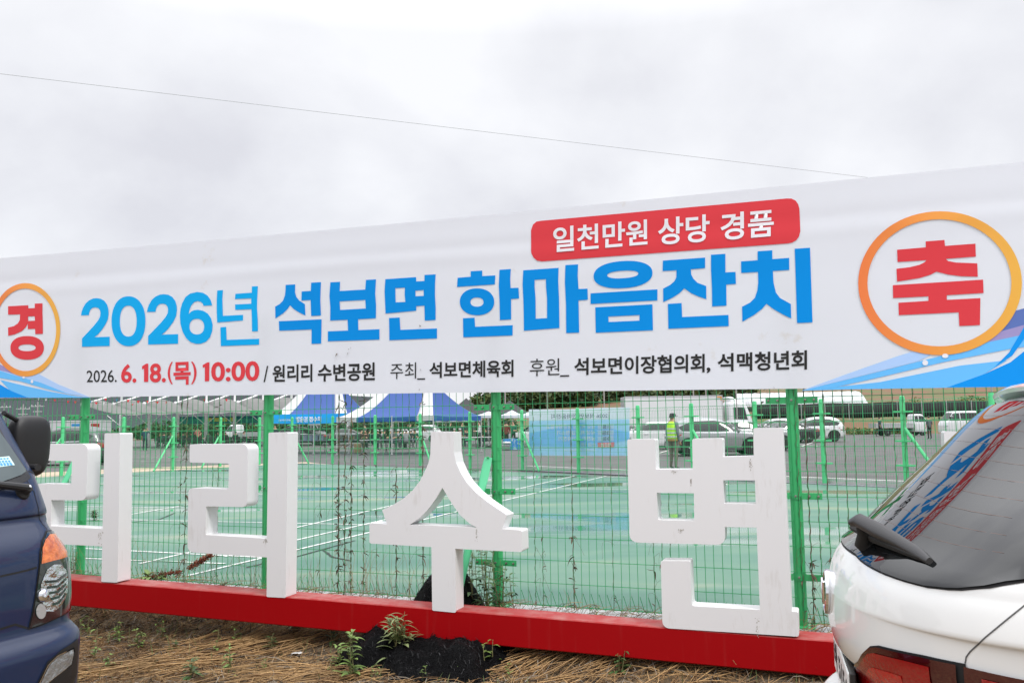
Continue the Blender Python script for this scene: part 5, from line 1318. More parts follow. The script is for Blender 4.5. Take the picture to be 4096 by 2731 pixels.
mb = MB(); mb.tube([p + Vector((-.15, -.1, .42)), p + Vector((.28, -.1, .42))], .075, 12); mb.build('can', m_tbl, t, smooth='auto')
m_chair = mat('chair_black', (.02, .02, .022), .6)
def mkchair():
    t = thing('chair', 'black folding chair at the long white tables under the shade roof', 'chair', (0, 0, 0), 'black chairs at the tables')
    mb = MB(); mb.rbox((0, 0, .44), (.42, .42, .04), .015); mb.build('seat', m_chair, t, world=False)
    mb = MB(); mb.rbox((0, -.21, .70), (.40, .03, .28), .012); mb.build('backrest', m_chair, t, world=False)
    for x in (-.18, .18):
        mb = MB(); mb.tube([(x, -.22, .82), (x, -.16, .42), (x, .2, 0)], .014, 6); mb.build('leg', m_leg, t, world=False)
        mb = MB(); mb.tube([(x, .16, .42), (x, -.22, 0)], .014, 6); mb.build('leg', m_leg, t, world=False)
    return t
ch = mkchair(); first = True
for j in range(26):
    x = 630 + j * 16.5 if j < 22 else 1480 + (j - 22) * 55
    c = ch if first else copy_tree(ch)
    first = False
    c.location = gp(x + rnd.uniform(-5, 5), (74.5 if j < 22 else 57.5) + rnd.uniform(-1, 1)); c.rotation_euler = (0, 0, rnd.uniform(-.6, .6))
    if j >= 22: c['label'] = 'black folding chair behind the tables of the second striped tent'; c['group'] = 'black chairs behind the second tent'
# ------------------------------------------------------------------ tents
m_tw = mat('tent_white', (.70, .71, .71), .6, bump=.1, bscale=6); m_tb = mat('tent_blue', srgb(62, 96, 168), .6, bump=.1, bscale=6); m_tv = mat('tent_valance_blue', srgb(24, 72, 150), .6)
for q in (m_tw, m_tb): glow_through(q, .3)
m_pole = mat('tent_pole', (.55, .55, .56), .4, .4)
def tent(label, corner, u, v, W, Dp, he, hp, split, logo=None):
    """corner = near right corner; u to the left along the front, v to the back along the side"""
    t = thing('striped_tent', label, 'tent', corner); P = lambda a, b, z: corner + u * (a * W) + v * (b * Dp) + Vector((0, 0, z))
    apexA, apexB = (.5, .5), (.5, .5)
    def face(c0, c1):
        rows = []
        for i in range(13):
            k = i / 12; row = []
            for j in range(25):
                q = j / 24; a = c0[0] + (c1[0] - c0[0]) * q; b = c0[1] + (c1[1] - c0[1]) * q
                ta = .27 + .46 * a; a = a + (ta - a) * k; b = b + (.5 - b) * k
                z = he + (hp - he) * (k ** 1.35) - .10 * math.sin(PI * q) * (1 - k) * .6 - .05 * math.sin(PI * k)
                row.append(P(a, b, z))
            rows.append(row)
        return rows
    cs = [(0, 0), (1, 0), (1, 1), (0, 1)]
    mw, mbl, mv, mvw = MB(), MB(), MB(), MB()
    for k in range(4):
        r = face(cs[k], cs[(k + 1) % 4])
        lo_, hi_ = split if k % 2 == 0 else (0, 1)
        ja, jb = int(24 * lo_), int(24 * hi_)
        if ja: mw.grid([x[:ja + 1] for x in r]); mw.grid([x[jb:] for x in r])
        mbl.grid([x[ja:jb + 1] for x in r])
        va = [[p + Vector((0, 0, .004)) for p in r[0]], [Vector((p.x, p.y, he - .26 + .02 * math.sin(j * 1.6))) for j, p in enumerate(r[0])]]
        for sl, mm in ((slice(0, ja + 1), m_tw), (slice(jb, None), m_tw), (slice(ja, jb + 1), m_tv)):
            if mm is m_tw and not ja: continue
            mv = MB(); mv.grid([x[sl] for x in va]); mv.build('valance', mm, t, smooth=True)
    cw = mw.build('canopy', m_tw, t, smooth=True); mbl.build('canopy_stripe', m_tb, t, smooth=True)
    for o in (cw,): sld = o.modifiers.new('thickness', 'SOLIDIFY'); sld.thickness = .004
    for a, b in cs + [(.42, 0)]:
        mb = MB(); mb.tube([P(a, b, 0), P(a, b, he + .02)], .03, 8); mb.rbox(P(a, b, .01), (.14, .14, .02), .004); mb.build('leg', m_pole, t, smooth='auto')
    return t
u2 = (gp(1310, 47) - gp(1733, 45)).normalized(); v2 = Vector((-u2.y, u2.x, 0)); v2 = v2 if v2.y > 0 else -v2
vv = (gp(1922, 49.6) - gp(1733, 45)); vv = vv.normalized()
tent('blue and white striped canopy tent without a banner, standing over long white tables', gp(1733, 45), u2, vv, 5.6, 5.2, 1.98, 3.9, (.19, .80))
c1 = gp(1395, 49); u1 = (gp(1040, 51) - c1).normalized(); w1_ = (gp(1500, 54) - c1).normalized()
tent('blue and white striped canopy tent behind the blue banner with white lettering', c1, u1, w1_, 5.4, 5.0, 2.1, 4.0, (.2, .80))
# banner on the first tent
ba, bb_ = gp(1085, 48.6), gp(1390, 48.6)
def tplane(px, py, off=0): return at_depth(px, py, 48.55 - off)
bn = thing('tent_banner', 'bright blue cloth banner with white Korean lettering tied across a tent', 'banner', tplane(1240, 1675))
mb = MB(); rows = []
for j in range(6):
    rows.append([tplane(1060 + 331 * k / 30, (1655 - 3.5 * (k / 30) + 3 * math.sin(PI * k / 30)) + j / 5 * (37 + 1.5 * math.sin(PI * k / 30)), .05 + .05 * math.sin(k * .7)) for k in range(31)])
mb.grid(rows); mb.build('cloth', mat('banner_cyan', srgb(0, 158, 228), .5), bn, smooth=True)
q5 = lambda *P: [(1050 + x / 3.92, 1580 + y / 3.92) for x, y in P]
for body, q, w in [('행운권', q5((524, 338), (706, 336), (706, 420), (524, 424)), .025), ('접수처', q5((728, 336), (920, 330), (920, 416), (728, 420)), .025), ('2026 석보면 한마음잔치', q5((252, 374), (482, 372), (482, 402), (252, 405)), .012)]:
    mb = MB(); v, f = text_quad(body, q, w); mb.add([tplane(x, y, .16) for x, y in v], f); mb.build('lettering', m_wht, bn)
# small canopies
def canopy(name, label, px, Y, w, he, hp, m, group=None, n=4, crown=1.3):
    p = gp(px, Y); t = thing(name, label, 'canopy', p, group); mb = MB(); rows = []
    N = 48
    for i in range(9):
        k = i / 8; row = []
        for j in range(N):
            a = 2 * PI * (j + .5) / N
            if n == 4: c, s = math.cos(a), math.sin(a); q = 1 / max(abs(c), abs(s))
            else: q = 1; c, s = math.cos(a), math.sin(a)
            row.append(p + Vector((w / 2 * c * q * (1 - k), w / 2 * s * q * (1 - k), he + (hp - he) * k ** crown)))
        rows.append(row)
    rows.insert(0, [q - Vector((0, 0, .18)) for q in rows[0]])
    mb.grid(rows, close=True); mb.build('canopy_cloth', m, t, smooth='auto')
    if n == 4:
        for a in (-1, 1):
            for b in (-1, 1): mb = MB(); mb.tube([p + Vector((a * w * .49, b * w * .49, 0)), p + Vector((a * w * .49, b * w * .49, he))], .025, 6); mb.build('leg', m_pole, t)
    else:
        mb = MB(); mb.tube([p, p + Vector((0, 0, hp))], .025, 6); mb.build('pole', m_pole, t); mb = MB(); mb.lathe([(.25, 0), (.25, .06), (.05, .1)], p, n=14); mb.build('base', m_trim, t)
    return t
m_blkc = mat('black_canopy', (.03, .03, .033), .7)
canopy('black_canopy', 'black pop-up canopy with a tall peak right of the second striped tent', 1866, 66, 3.4, 2.35, 3.55, m_blkc)
canopy('black_canopy', 'black pop-up canopy behind the thick middle fence post', 1975, 70, 3.2, 2.35, 3.5, m_blkc)
canopy('black_canopy', 'black pop-up canopy right of the thick middle fence post', 2040, 68, 3.3, 2.35, 3.4, m_blkc)
m_para = mat('parasol_white', (.62, .64, .72), .6)
canopy('parasol', 'white parasol left of the thick middle fence post', 1955, 60, 1.9, 2.15, 2.42, m_para, None, 8)
canopy('parasol', 'white parasol right of the thick middle fence post', 2048, 60, 1.75, 2.12, 2.48, m_para, None, 8)
canopy('parasol', 'white parasol half hidden by the prize board', 2122, 62, 1.7, 2.12, 2.42, m_para, None, 8)
canopy('white_canopy', 'long white canopy roof under the second striped tent', 1830, 72, 3.6, 2.0, 2.15, m_para)
canopy('white_canopy', 'grey white canopy roof behind the second tent at left', 1500, 74, 3.6, 2.3, 2.75, m_para)
# ------------------------------------------------------------------ shade roof on columns
sh = thing('shade_roof', 'white tensile membrane shade roof on white columns with masts and stays', 'shade roof', gp(800, 82))
m_mem = glow_through(mat('membrane', (.72, .72, .71), .7), .55); m_colw = mat('white_column', (.7, .7, .7), .45)
cx_ = [gp(597 + 113.5 * k, 82) for k in range(-1, 8)]
for k in range(len(cx_) - 1):
    a, b = cx_[k], cx_[k + 1]; rows = []
    for i in range(9):
        t = i / 8; y = 74.5 + 11 * t; row = []
        for j in range(13):
            q = j / 12; x = a.x + (b.x - a.x) * q
            z = 3.75 - .75 * t + .32 * math.sin(PI * q) * (1 - .5 * t) - .25 * math.sin(PI * t) * 1.0
            row.append(Vector((x + (y - 82) / 82 * a.x * .0, y, z)))
        rows.append(row)
    mb = MB(); mb.grid(rows); o = mb.build('membrane', m_mem, sh, smooth=True); o.modifiers.new('thickness', 'SOLIDIFY').thickness = .03
for k, p in enumerate(cx_):
    mb = MB(); mb.lathe([(.15, 0), (.15, 3.0), (.10, 3.1), (.09, 6.0)], p, n=12); c = mb.build('column', m_colw, sh, smooth='auto')
    for s in (-1, 1):
        mb = MB(); mb.tube([p + Vector((0, 0, 1.9)), p + Vector((s * 1.2, -.3, 2.95))], .04, 6); mb.build('brace', m_colw, c)
    if k:
        mb = MB(); mb.tube([p + Vector((0, 0, 5.8)), Vector((cx_[k - 1].x, 74.6, 3.75))], .07, 6); mb.build('stay', m_colw, c)
    mb = MB(); mb.lathe([(.12, 0), (.16, .12), (.12, .24), (.02, .28)], Vector((p.x, 74.5, 3.62)), n=10); mb.build('edge_cap', m_colw, c)
for lab, x0, x1 in (('teal cloth banner hanging under the left part of the shade roof', 705, 1050), ('teal cloth banner hanging behind the tent with the blue banner', 1092, 1390), ('teal cloth banner behind the second striped tent', 1628, 1760)):
    t = thing('teal_banner', lab, 'banner', gp((x0 + x1) / 2, 84)); mb = MB()
    mb.grid([[gp(x0 + (x1 - x0) * k / 12, 84) + Vector((0, .05 * math.sin(k), z)) for k in range(13)] for z in (2.05, 2.4, 2.75)]); mb.build('cloth', mat('teal', srgb(20, 110, 112), .6), t, smooth=True)
    mb = MB()
    for k in range(4): x = x0 + (x1 - x0) * (.35 + .09 * k); mb.grid([[gp(x + d, 83.8) + Vector((0, 0, z)) for d in (0, (x1 - x0) * .06)] for z in (2.25, 2.6)])
    mb.build('lettering', mat('yellow_ink', srgb(190, 180, 60), .6), t)
# ------------------------------------------------------------------ bunting
bt_ = thing('bunting', 'string of small red, white and blue pennants below the big banner at left', 'bunting', at_depth(400, 1600, 44))
mb = MB(); st = [at_depth(-60 + 80 * k, 1584 + 16 * math.sin(k * .35) + k * 2.2, 44 + .1 * k) for k in range(11)]; mb.tube(st, .008, 4); mb.build('string', m_leg, bt_)
cs3 = [mat('flag_red', (.62, .03, .04), .6), mat('flag_white', (.7, .7, .72), .6), mat('flag_blue', (.05, .3, .6), .6)]
for j, (x, y, c) in enumerate([(157, 1597, 1), (184, 1598, 1), (219, 1602, 0), (273, 1608, 0), (302, 1609, 0), (361, 1608, 2), (385, 1613, 0), (422, 1599, 0), (414, 1614, 1), (468, 1601, 2), (513, 1603, 0), (553, 1607, 0), (588, 1607, 0), (628, 1610, 0), (666, 1610, 0), (530, 1620, 0), (815, 1601, 0), (905, 1600, 0)]):
    p = at_depth(x, y - 5, 44); mb = MB(); w, h = rnd.uniform(.06, .1), rnd.uniform(.10, .16); a = rnd.uniform(-.6, .6); d = Vector((math.cos(a), math.sin(a), 0)); q = Vector((-d.y, d.x, 0)) * .003
    A = [p - d * w, p + d * w, p + Vector((rnd.uniform(-.05, .05), 0, -h))]; mb.add([v + q for v in A] + [v - q for v in A], [(0, 1, 2), (5, 4, 3), (0, 3, 4, 1), (1, 4, 5, 2), (2, 5, 3, 0)]); mb.build('flag', cs3[c], bt_)
# ------------------------------------------------------------------ cars and trucks in the park
KN = {'suv': [(.22, 2.0, -2.0, .80, 5), (.35, 2.18, -2.15, .88, 5), (.6, 2.22, -2.2, .91, 5), (.8, 2.15, -2.2, .92, 5), (.95, 1.95, -2.15, .90, 5), (1.0, 1.15, -2.12, .88, 5), (1.3, .65, -1.95, .78, 5), (1.5, .25, -1.7, .68, 5), (1.6, -.1, -1.4, .60, 4), (1.64, -.4, -1.1, .4, 3)],
      'sedan': [(.2, 2.1, -2.1, .78, 5), (.32, 2.28, -2.25, .86, 5), (.55, 2.35, -2.35, .9, 5), (.8, 2.25, -2.35, .9, 5), (.92, 1.9, -2.25, .87, 5), (.97, 1.05, -1.75, .85, 5), (1.2, .5, -1.25, .74, 5), (1.38, .1, -.85, .62, 4), (1.43, -.15, -.55, .45, 3)],
      'hatch': [(.2, 1.6, -1.6, .74, 5), (.35, 1.72, -1.72, .79, 5), (.6, 1.78, -1.78, .80, 5), (.85, 1.7, -1.75, .80, 5), (.95, 1.35, -1.7, .78, 5), (1.0, .95, -1.65, .77, 5), (1.3, .4, -1.45, .66, 5), (1.45, .05, -1.2, .58, 4), (1.49, -.2, -1.0, .4, 3)]}
WIN = {'suv': [(1.02, 1.03), (.45, 1.36), (-.2, 1.49), (-1.2, 1.46), (-1.75, 1.22), (-1.6, 1.07), (0, 1.03)], 'sedan': [(.92, 1.0), (.35, 1.26), (-.2, 1.33), (-.7, 1.29), (-1.25, 1.06), (-1.2, 1.0)], 'hatch': [(.82, 1.02), (.3, 1.3), (-.3, 1.38), (-1.0, 1.35), (-1.42, 1.12), (-1.2, 1.03)]}
def car(name, label, kind, m, pos, fwd, sc=1.0, cat='car'):
    t = thing(name, label, cat, pos, None, math.atan2(fwd[1], fwd[0])); t.scale = (sc,) * 3
    mb, bv = stack(KN[kind], 5, 80); mb.build('body', m, t, smooth='auto', world=False)
    W = WIN[kind]; zb = 1.0 if kind != 'sedan' else .98
    for sg in (1, -1):
        w = patch(bv, W, 1, sg, .012, .15).build('side_window', m_glassd, t, smooth=True, world=False)
        for x in (-.12, -1.05 if kind == 'suv' else -.9): patch(bv, strip([(x, zb + .03), (x + .03, 1.30)], .06), 1, sg, .018, .1).build('window_pillar', m_trim, w, world=False)
        mb2 = MB(); patch(bv, strip([(1.0, .94), (0, .97), (-1.6, 1.0)], .02), 1, sg, .01, .2, mb2); mb2.build('window_trim', m_chrome, t, world=False)
        for x in (.95, -.1, -1.05): patch(bv, strip([(x, .35), (x + .02, .93)], .014), 1, sg, .006, .2).build('door_gap', m_seam, t, world=False)
        for x in (.12, -.92):
            mb2 = MB(); h = bv.ray_cast(Vector((x, sg * 5, .84)), Vector((0, -sg, 0)))[0]; mb2.rbox(h + Vector((0, sg * .02, 0)), (.2, .03, .035), .008); mb2.build('door_handle', m_chrome if kind == 'suv' else m, t, world=False)
        h = bv.ray_cast(Vector((.82, sg * 5, 1.02)), Vector((0, -sg, 0)))[0]
        mb2 = MB(); mb2.rbox(h + Vector((-.02, sg * .11, .03)), (.10, .2, .14), .04); mb2.build('wing_mirror', m, t, world=False)
        patch(bv, [(sg * .52, .72), (sg * .84, .74), (sg * .86, .92), (sg * .60, .92)], 0, -1, .012, .1).build('tail_lamp', m_redlamp, t, smooth=True, world=False)
        patch(bv, [(sg * .50, .66), (sg * .82, .70), (sg * .80, .84), (sg * .55, .80)], 0, 1, .012, .1).build('headlight', m_refl, t, smooth=True, world=False)
    zt = {'suv': 1.48, 'sedan': 1.33, 'hatch': 1.40}[kind]
    patch(bv, [(-.72, zb + .04), (.72, zb + .04), (.56, zt), (-.56, zt)], 0, 1, .012, .15).build('windscreen', m_glassd, t, smooth=True, world=False)
    patch(bv, [(-.66, zb + .06), (.66, zb + .06), (.52, zt - .03), (-.52, zt - .03)], 0, -1, .012, .15).build('rear_window', m_glassd, t, smooth=True, world=False)
    mb2 = MB(); patch(bv, [(-.45, .42), (.45, .42), (.5, .62), (-.5, .62)], 0, 1, .01, .15, mb2); mb2.build('grille', m_trim, t, world=False)
    mb2 = MB(); patch(bv, [(-.26, .62), (.26, .62), (.26, .74), (-.26, .74)], 0, -1, .014, .15, mb2); mb2.build('plate', m_tbl, t, world=False)
    wb = {'suv': (1.32, -1.32), 'sedan': (1.38, -1.36), 'hatch': (1.12, -1.16)}[kind]; hw = {'suv': .80, 'sedan': .78, 'hatch': .70}[kind]; r = {'suv': .35, 'sedan': .32, 'hatch': .29}[kind]
    for x in wb:
        for sg in (1, -1):
            patch(bv, ellipse(x, r + .02, r * 1.18, r * 1.18, 24), 1, sg, .006, .12).build('wheel_arch', m_trim, t, world=False)
            wheel(t, x, sg * hw, r, .22, 5)
    return t
m_silver = paint('silver_paint', (.32, .33, .34), .7, .3, metal=.5); m_grey = paint('grey_paint', (.10, .105, .11), .7, .3, metal=.4); m_dark = paint('dark_paint', (.025, .026, .03), .9, .3); m_wcar = paint('white_car_paint', (.66, .67, .68), .8, .35)
car('parked_car', 'silver grey sport utility car with alloy wheels behind the tall letter', 'suv', m_silver, gp(2862, 38.6), (1, -.03, 0))
car('parked_car', 'pale silver sedan half hidden behind the silver grey sport utility car', 'sedan', m_silver, gp(2985, 44), (1, .05, 0), 1.08)
car('parked_car', 'white small hatchback left of the vest person', 'hatch', m_wcar, gp(2588, 49), (-1, .06, 0), 1.02)
car('parked_car', 'white van-like car behind the vest person', 'suv', m_wcar, gp(2730, 54), (-1, .1, 0), 1.08)
car('parked_car', 'black sedan with red tail lamps left of the white hatchback', 'sedan', m_dark, gp(2480, 52), (-1, .05, 0), .95)
car('parked_car', 'dark grey sedan with lit-red tail lamps behind the tall letter post', 'sedan', m_dark, gp(3135, 60), (-1, -.12, 0), 1.0)
car('parked_car', 'second dark car beside the dark grey sedan, nearer the wall', 'sedan', m_grey, gp(3110, 66), (-1, -.1, 0), 1.0)
car('parked_car', 'white boxy off-road car with red tail lamp right of the tall post', 'suv', m_wcar, gp(3238, 62), (-1, .05, 0), 1.06)
car('parked_car', 'white car with its roof showing between silver cars and the tall post', 'suv', m_wcar, gp(3085, 74), (-1, 0, 0), 1.05)
car('parked_car', 'dark grey sport utility car behind the left ㄹ letter with a red lamp', 'suv', m_grey, gp(255, 38.5), (-1, .05, 0), 1.0)
car('parked_car', 'white hatchback seen between the tent legs left of the peaked letter', 'hatch', m_wcar, gp(1682, 82), (-1, .1, 0), 1.1)
car('parked_car', 'white small car left of the prize board edge', 'hatch', m_wcar, gp(2135, 60), (-1, .2, 0), 1.0)
car('parked_car', 'grey car behind the table with buckets', 'suv', m_grey, gp(1215, 78), (1, .1, 0), 1.0)
car('parked_car', 'grey car at the right of the first striped tent', 'sedan', m_grey, gp(1395, 76), (1, .1, 0), 1.0)
CK = [(.35, 0, -1.55, .78, 7), (.5, .03, -1.56, .82, 7), (.9, .02, -1.56, .83, 7), (1.12, -.06, -1.56, .82, 7), (1.22, -.13, -1.55, .80, 7), (1.7, -.45, -1.53, .72, 6), (1.92, -.60, -1.5, .66, 5), (1.98, -.8, -1.35, .5, 4)]
def ltruck(name, label, m, pos, fwd, bed=True, sc=1.0, dbl=False):
    t = thing(name, label, 'truck', pos, None, math.atan2(fwd[1], fwd[0])); t.scale = (sc,) * 3
    kn = [(z, xf, xr - (1.0 if dbl else 0), hw, p) for z, xf, xr, hw, p in CK]
    mb, bv = stack(kn, 4, 80); mb.build('cab', m, t, smooth='auto', world=False)
    for sg in (1, -1):
        patch(bv, [(-.32, 1.28), (-.62, 1.78), (-1.05, 1.82), (-1.05, 1.26)], 1, sg, .012, .15).build('side_window', m_glassd, t, smooth=True, world=False)
        patch(bv, [(-1.13, 1.26), (-1.13, 1.82), (-1.4 - (1.0 if dbl else 0), 1.82), (-1.42 - (1.0 if dbl else 0), 1.26)], 1, sg, .012, .15).build('side_window', m_glassd, t, smooth=True, world=False)
        patch(bv, strip([(-1.09, .5), (-1.09, 1.25)], .02), 1, sg, .008, .2).build('door_gap', m_seam, t, world=False)
        patch(bv, [(sg * .48, .78), (sg * .78, .8), (sg * .76, 1.0), (sg * .52, .98)], 0, 1, .012, .1).build('headlight', m_refl, t, smooth=True, world=False)
        mb2 = MB(); mb2.rbox((-.28, sg * .95, 1.42), (.08, .16, .28), .03); mb2.build('wing_mirror', m_trim, t, world=False)
    patch(bv, [(-.68, 1.26), (.68, 1.26), (.58, 1.84), (-.58, 1.84)], 0, 1, .012, .15).build('windscreen', m_glassd, t, smooth=True, world=False)
    x0 = -1.65 - (1.0 if dbl else 0); x1 = -4.5 - (.6 if not dbl else 0)
    mb2 = MB(); mb2.rbox(((x0 + x1) / 2, 0, .78), (x0 - x1, 1.64, .10), .01)
    for sg in (1, -1): mb2.rbox(((x0 + x1) / 2, sg * .8, 1.0), (x0 - x1, .04, .36), .01)
    mb2.rbox((x1 + .02, 0, 1.0), (.04, 1.55, .36), .01); mb2.build('load_bed', m_tbl if not bed else mat('bed_silver', (.45, .46, .47), .4, .5), t, world=False)
    mb2 = MB(); mb2.box(((x1 - .2) / 2, 0, .55), (-x1 - .6, .7, .22)); mb2.build('chassis', m_trim, t, world=False)
    for x in (-.75, x1 + 1.1):
        for sg in (1, -1): wheel(t, x, sg * .68, .31, .2, 6)
    return t
ltruck('parked_truck', 'white small truck with a long silver flatbed below the brown bank', m_wcar, gp(3706, 82) , (1, .02, 0))
ltruck('parked_truck', 'white double cab truck at the right behind the white car window', m_wcar, gp(3765, 71), (-1, .05, 0), True, 1.06, True)
ltruck('parked_truck', 'white small truck cab parked beyond the tables under the shade roof', m_wcar, gp(912, 92), (-1, .3, 0), True, 1.0)
ltruck('parked_truck', 'white small truck facing right behind the buckets on the table', m_wcar, gp(1298, 80), (1, -.1, 0), True, .95)
# white cargo lorry
bp = gp(2893, 60); lo = thing('box_truck', 'large white box lorry parked behind the cars', 'truck', bp)
mb = MB(); mb.rbox(bp + Vector((-3.35, 1.1, 2.1)), (6.7, 2.3, 2.35), .03); cb = mb.build('cargo_box', m_wcar, lo)
mb = MB()
for z in (.96, 3.26): mb.box(bp + Vector((-3.35, -.06, z)), (6.72, .03, .07))
mb.box(bp + Vector((-.02, -.06, 2.1)), (.06, .03, 2.3)); mb.build('box_rail', m_pole, cb)
mb = MB(); mb.box(bp + Vector((-.22, -.075, 3.18)), (.28, .02, .07)); mb.box(bp + Vector((-.09, -.075, 3.08)), (.07, .02, .26)); mb.build('corner_reflector', mat('orange_tape', (.75, .3, .05), .5), cb)
mb = MB(); mb.rbox(bp + Vector((-2.6, 1.1, .75)), (8.2, .8, .3), .02); mb.build('chassis', m_trim, lo)
KNL = [(.5, 2.05, .35, 1.05, 8), (.9, 2.1, .35, 1.08, 8), (1.5, 2.06, .35, 1.08, 8), (2.2, 1.85, .36, 1.05, 8), (2.7, 1.65, .38, 1.0, 6), (2.85, 1.3, .5, .9, 5), (3.15, .85, .45, .8, 5), (3.2, .7, .5, .6, 4)]
mb, bv = stack(KNL, 4, 80)
cab = MB(); cab.add([bp + Vector((0, 1.1, 0)) + Vector(v) for v in mb.v], mb.f); cab.build('cab', m_wcar, lo, smooth='auto')
for poly, nm in (([(.75, 1.65), (1.7, 1.6), (1.5, 2.45), (.75, 2.45)], 'side_window'),):
    for sg in (1, -1):
        q = patch(bv, poly, 1, sg, .012, .2); q.v = [tuple(bp + Vector((0, 1.1, 0)) + Vector(v)) for v in q.v]; q.build(nm, m_glassd, lo)
q = patch(bv, [(-.85, 1.6), (.85, 1.6), (.8, 2.6), (-.8, 2.6)], 0, 1, .012, .2); q.v = [tuple(bp + Vector((0, 1.1, 0)) + Vector(v)) for v in q.v]; q.build('windscreen', m_glassd, lo)
for x in (1.1, -4.8):
    for y in (.15, 2.05):
        mb = MB(); mb.lathe([(.2, -.14), (.42, -.14), (.45, -.08), (.45, .08), (.42, .14), (.2, .14)], bp + Vector((x, y, .45)), (0, 1, 0), 24); w_ = mb.build('wheel', m_rubber, lo, smooth='auto')
        mb = MB(); mb.lathe([(.26, 0), (.26, .02), (.1, .05)], bp + Vector((x, y - .13, .45)), (0, -1, 0), 16); mb.build('rim', m_alloy, w_, smooth='auto')
# ------------------------------------------------------------------ hillside, wall of black net, greenhouse
def hh(x, y):
    b = 96 - .10 * (x - 20)
    t = y - b
    if t <= 0: return 0
    z = 1.7 * min(1, t / 9)
    z += max(0, t - 14) * .075 + max(0, t - 60) * .0 + max(0, t - 140) * .06
    z *= 1 + .12 * noise.noise((x * .03, y * .03, 0))
    k = max(0, min(1, (x + 25) / 30))
    return z * k
m_bank = mat('hillside', (.16, .085, .045), .95, col2=(.10, .12, .04), vscale=.12, lo=.42, hi=.55)
mb = MB(); rows = []
for i in range(70):
    y = 88 + 0.6 * i + .085 * i * i
    rows.append([(x, y, hh(x, y) - .03) for x in [-60 + 6.5 * k for k in range(60)]])
mb.grid(rows); tag(mb.build('hillside', m_bank, smooth=True), kind='structure')
# low leafy strip at the foot of the bank, and gravel above it
def leafmass(name, m, cl, n, sz, kind=None, flat=.8):
    mb = MB(); mb.mi = 0
    r = random.Random(11)
    for (c, rx, ry, rz_) in cl:
        for _ in range(int(n * (rx * rz_ * 4) ** .7)):
            while True:
                d = Vector((r.uniform(-1, 1), r.uniform(-1, 1), r.uniform(-1, 1)))
                if .35 < d.length < 1: break
            p = Vector(c) + Vector((d.x * rx, d.y * ry, d.z * rz_))
            a = Vector((r.gauss(0, 1), r.gauss(0, 1), r.gauss(0, .6))).normalized(); b = a.cross(Vector((r.gauss(0, 1), r.gauss(0, 1), r.gauss(0, 1)))).normalized()
            s = sz * r.uniform(.5, 1.3); mb.mi = r.randrange(len(m))
            mb.add([p - a * s, p + b * s * .5, p + a * s, p - b * s * .5], [(0, 1, 2, 3)])
    o = mb.build(name, m)
    if kind: o['kind'] = kind
    return o
m_lv = [mat('leaf_dark', (.025, .05, .016), .7), mat('leaf_mid', (.05, .085, .022), .7), mat('leaf_pale', (.09, .125, .03), .7)]
m_lw = [mat('weed_leaf', (.12, .17, .035), .7), mat('weed_leaf_dark', (.06, .11, .025), .7), mat('weed_leaf_pale', (.2, .2, .06), .7)]
rr = random.Random(5)
leafmass('foliage_strip', m_lw, [((gp(x, 92).x, 93 + rr.uniform(0, 1), .25 + rr.uniform(0, .2)), 1.1, .8, .4) for x in range(3340, 3720, 30)] , 90, .16, 'stuff')
leafmass('hedge', m_lv, [((gp(x, 98).x, 98 + rr.uniform(-1, 1), 1.0 + rr.uniform(-.2, .3)), 1.5, .8, 1.3) for x in range(720, 2060, 42)], 150, .2, 'stuff')
forest = []
for i in range(150):
    x = 1900 + 1120 * rr.random(); Y = 150 + 60 * rr.random() ** 1.5; g = gp(x, Y); h = rr.uniform(1.6, 2.6)
    forest.append(((g.x, Y, hh(g.x, Y) + h * .75), h * .75, h * .7, h))
leafmass('forest', m_lv, forest, 34, .55, 'stuff')
left = []
for i in range(50):
    x = -100 + 860 * rr.random(); Y = 150 + 70 * rr.random(); g = gp(x, Y); h = rr.uniform(1.0, 2.2)
    left.append(((g.x, Y, h * .8), h * 1.1, h, h))
leafmass('tree_belt', m_lv[:2], left, 40, .45, 'stuff')
shr = []
for i in range(40):
    x = 3450 + 700 * rr.random(); Y = 118 + 25 * rr.random(); g = gp(x, Y); shr.append(((g.x, Y, hh(g.x, Y) + .3), .9, .8, .5))
leafmass('scrub', m_lw, shr, 24, .2, 'stuff')
# black net fence on top of the bank
nf = thing('net_fence', 'long fence of black netting on posts along the top of the brown bank', 'fence', gp(3500, 104))
m_net = mat('black_net', (.012, .013, .014), .8)
N0, N1 = gp(3020, 106), gp(4300, 100)
rows = [[N0 + (N1 - N0) * (k / 40) + Vector((0, .08 * math.sin(k * 1.3), z + .05 * math.sin(k * .8))) for k in range(41)] for z in (1.8, 2.5, 3.55)]
mb = MB(); mb.grid(rows); o = mb.build('netting', m_net, nf, smooth=True); o.modifiers.new('thickness', 'SOLIDIFY').thickness = .03
for k in range(14):
    mb = MB(); p = N0 + (N1 - N0) * (k / 13); mb.tube([p + Vector((0, -.06, .6)), p + Vector((0, -.06, 3.65))], .04, 6); mb.build('post', m_pole, nf)
gh = thing('greenhouse', 'long white plastic covered tunnel greenhouse with rounded end on the hillside', 'greenhouse', gp(3200, 126))
rows = []
G0, G1 = gp(2950, 128), gp(3468, 124); gd = (G1 - G0); gd.normalize(); gn = Vector((-gd.y, gd.x, 0)); LN = (G1 - G0).length
for k in range(41):
    t = k / 40; e = 1.0
    if t > .93: e = math.sqrt(max(0.02, 1 - ((t - .93) / .07) ** 2))
    rows.append([G0 + gd * LN * t + gn * (2.3 * math.cos(a)) + Vector((0, 0, 3.7 + (1.95 + .03 * math.sin(k * 2.4)) * math.sin(a) * e)) for a in [PI * j / 16 for j in range(17)]])
mb = MB(); mb.grid(rows); mb.build('cover', mat('plastic_film', (.60, .62, .65), .35, bump=.2, bscale=3), gh, smooth=True)
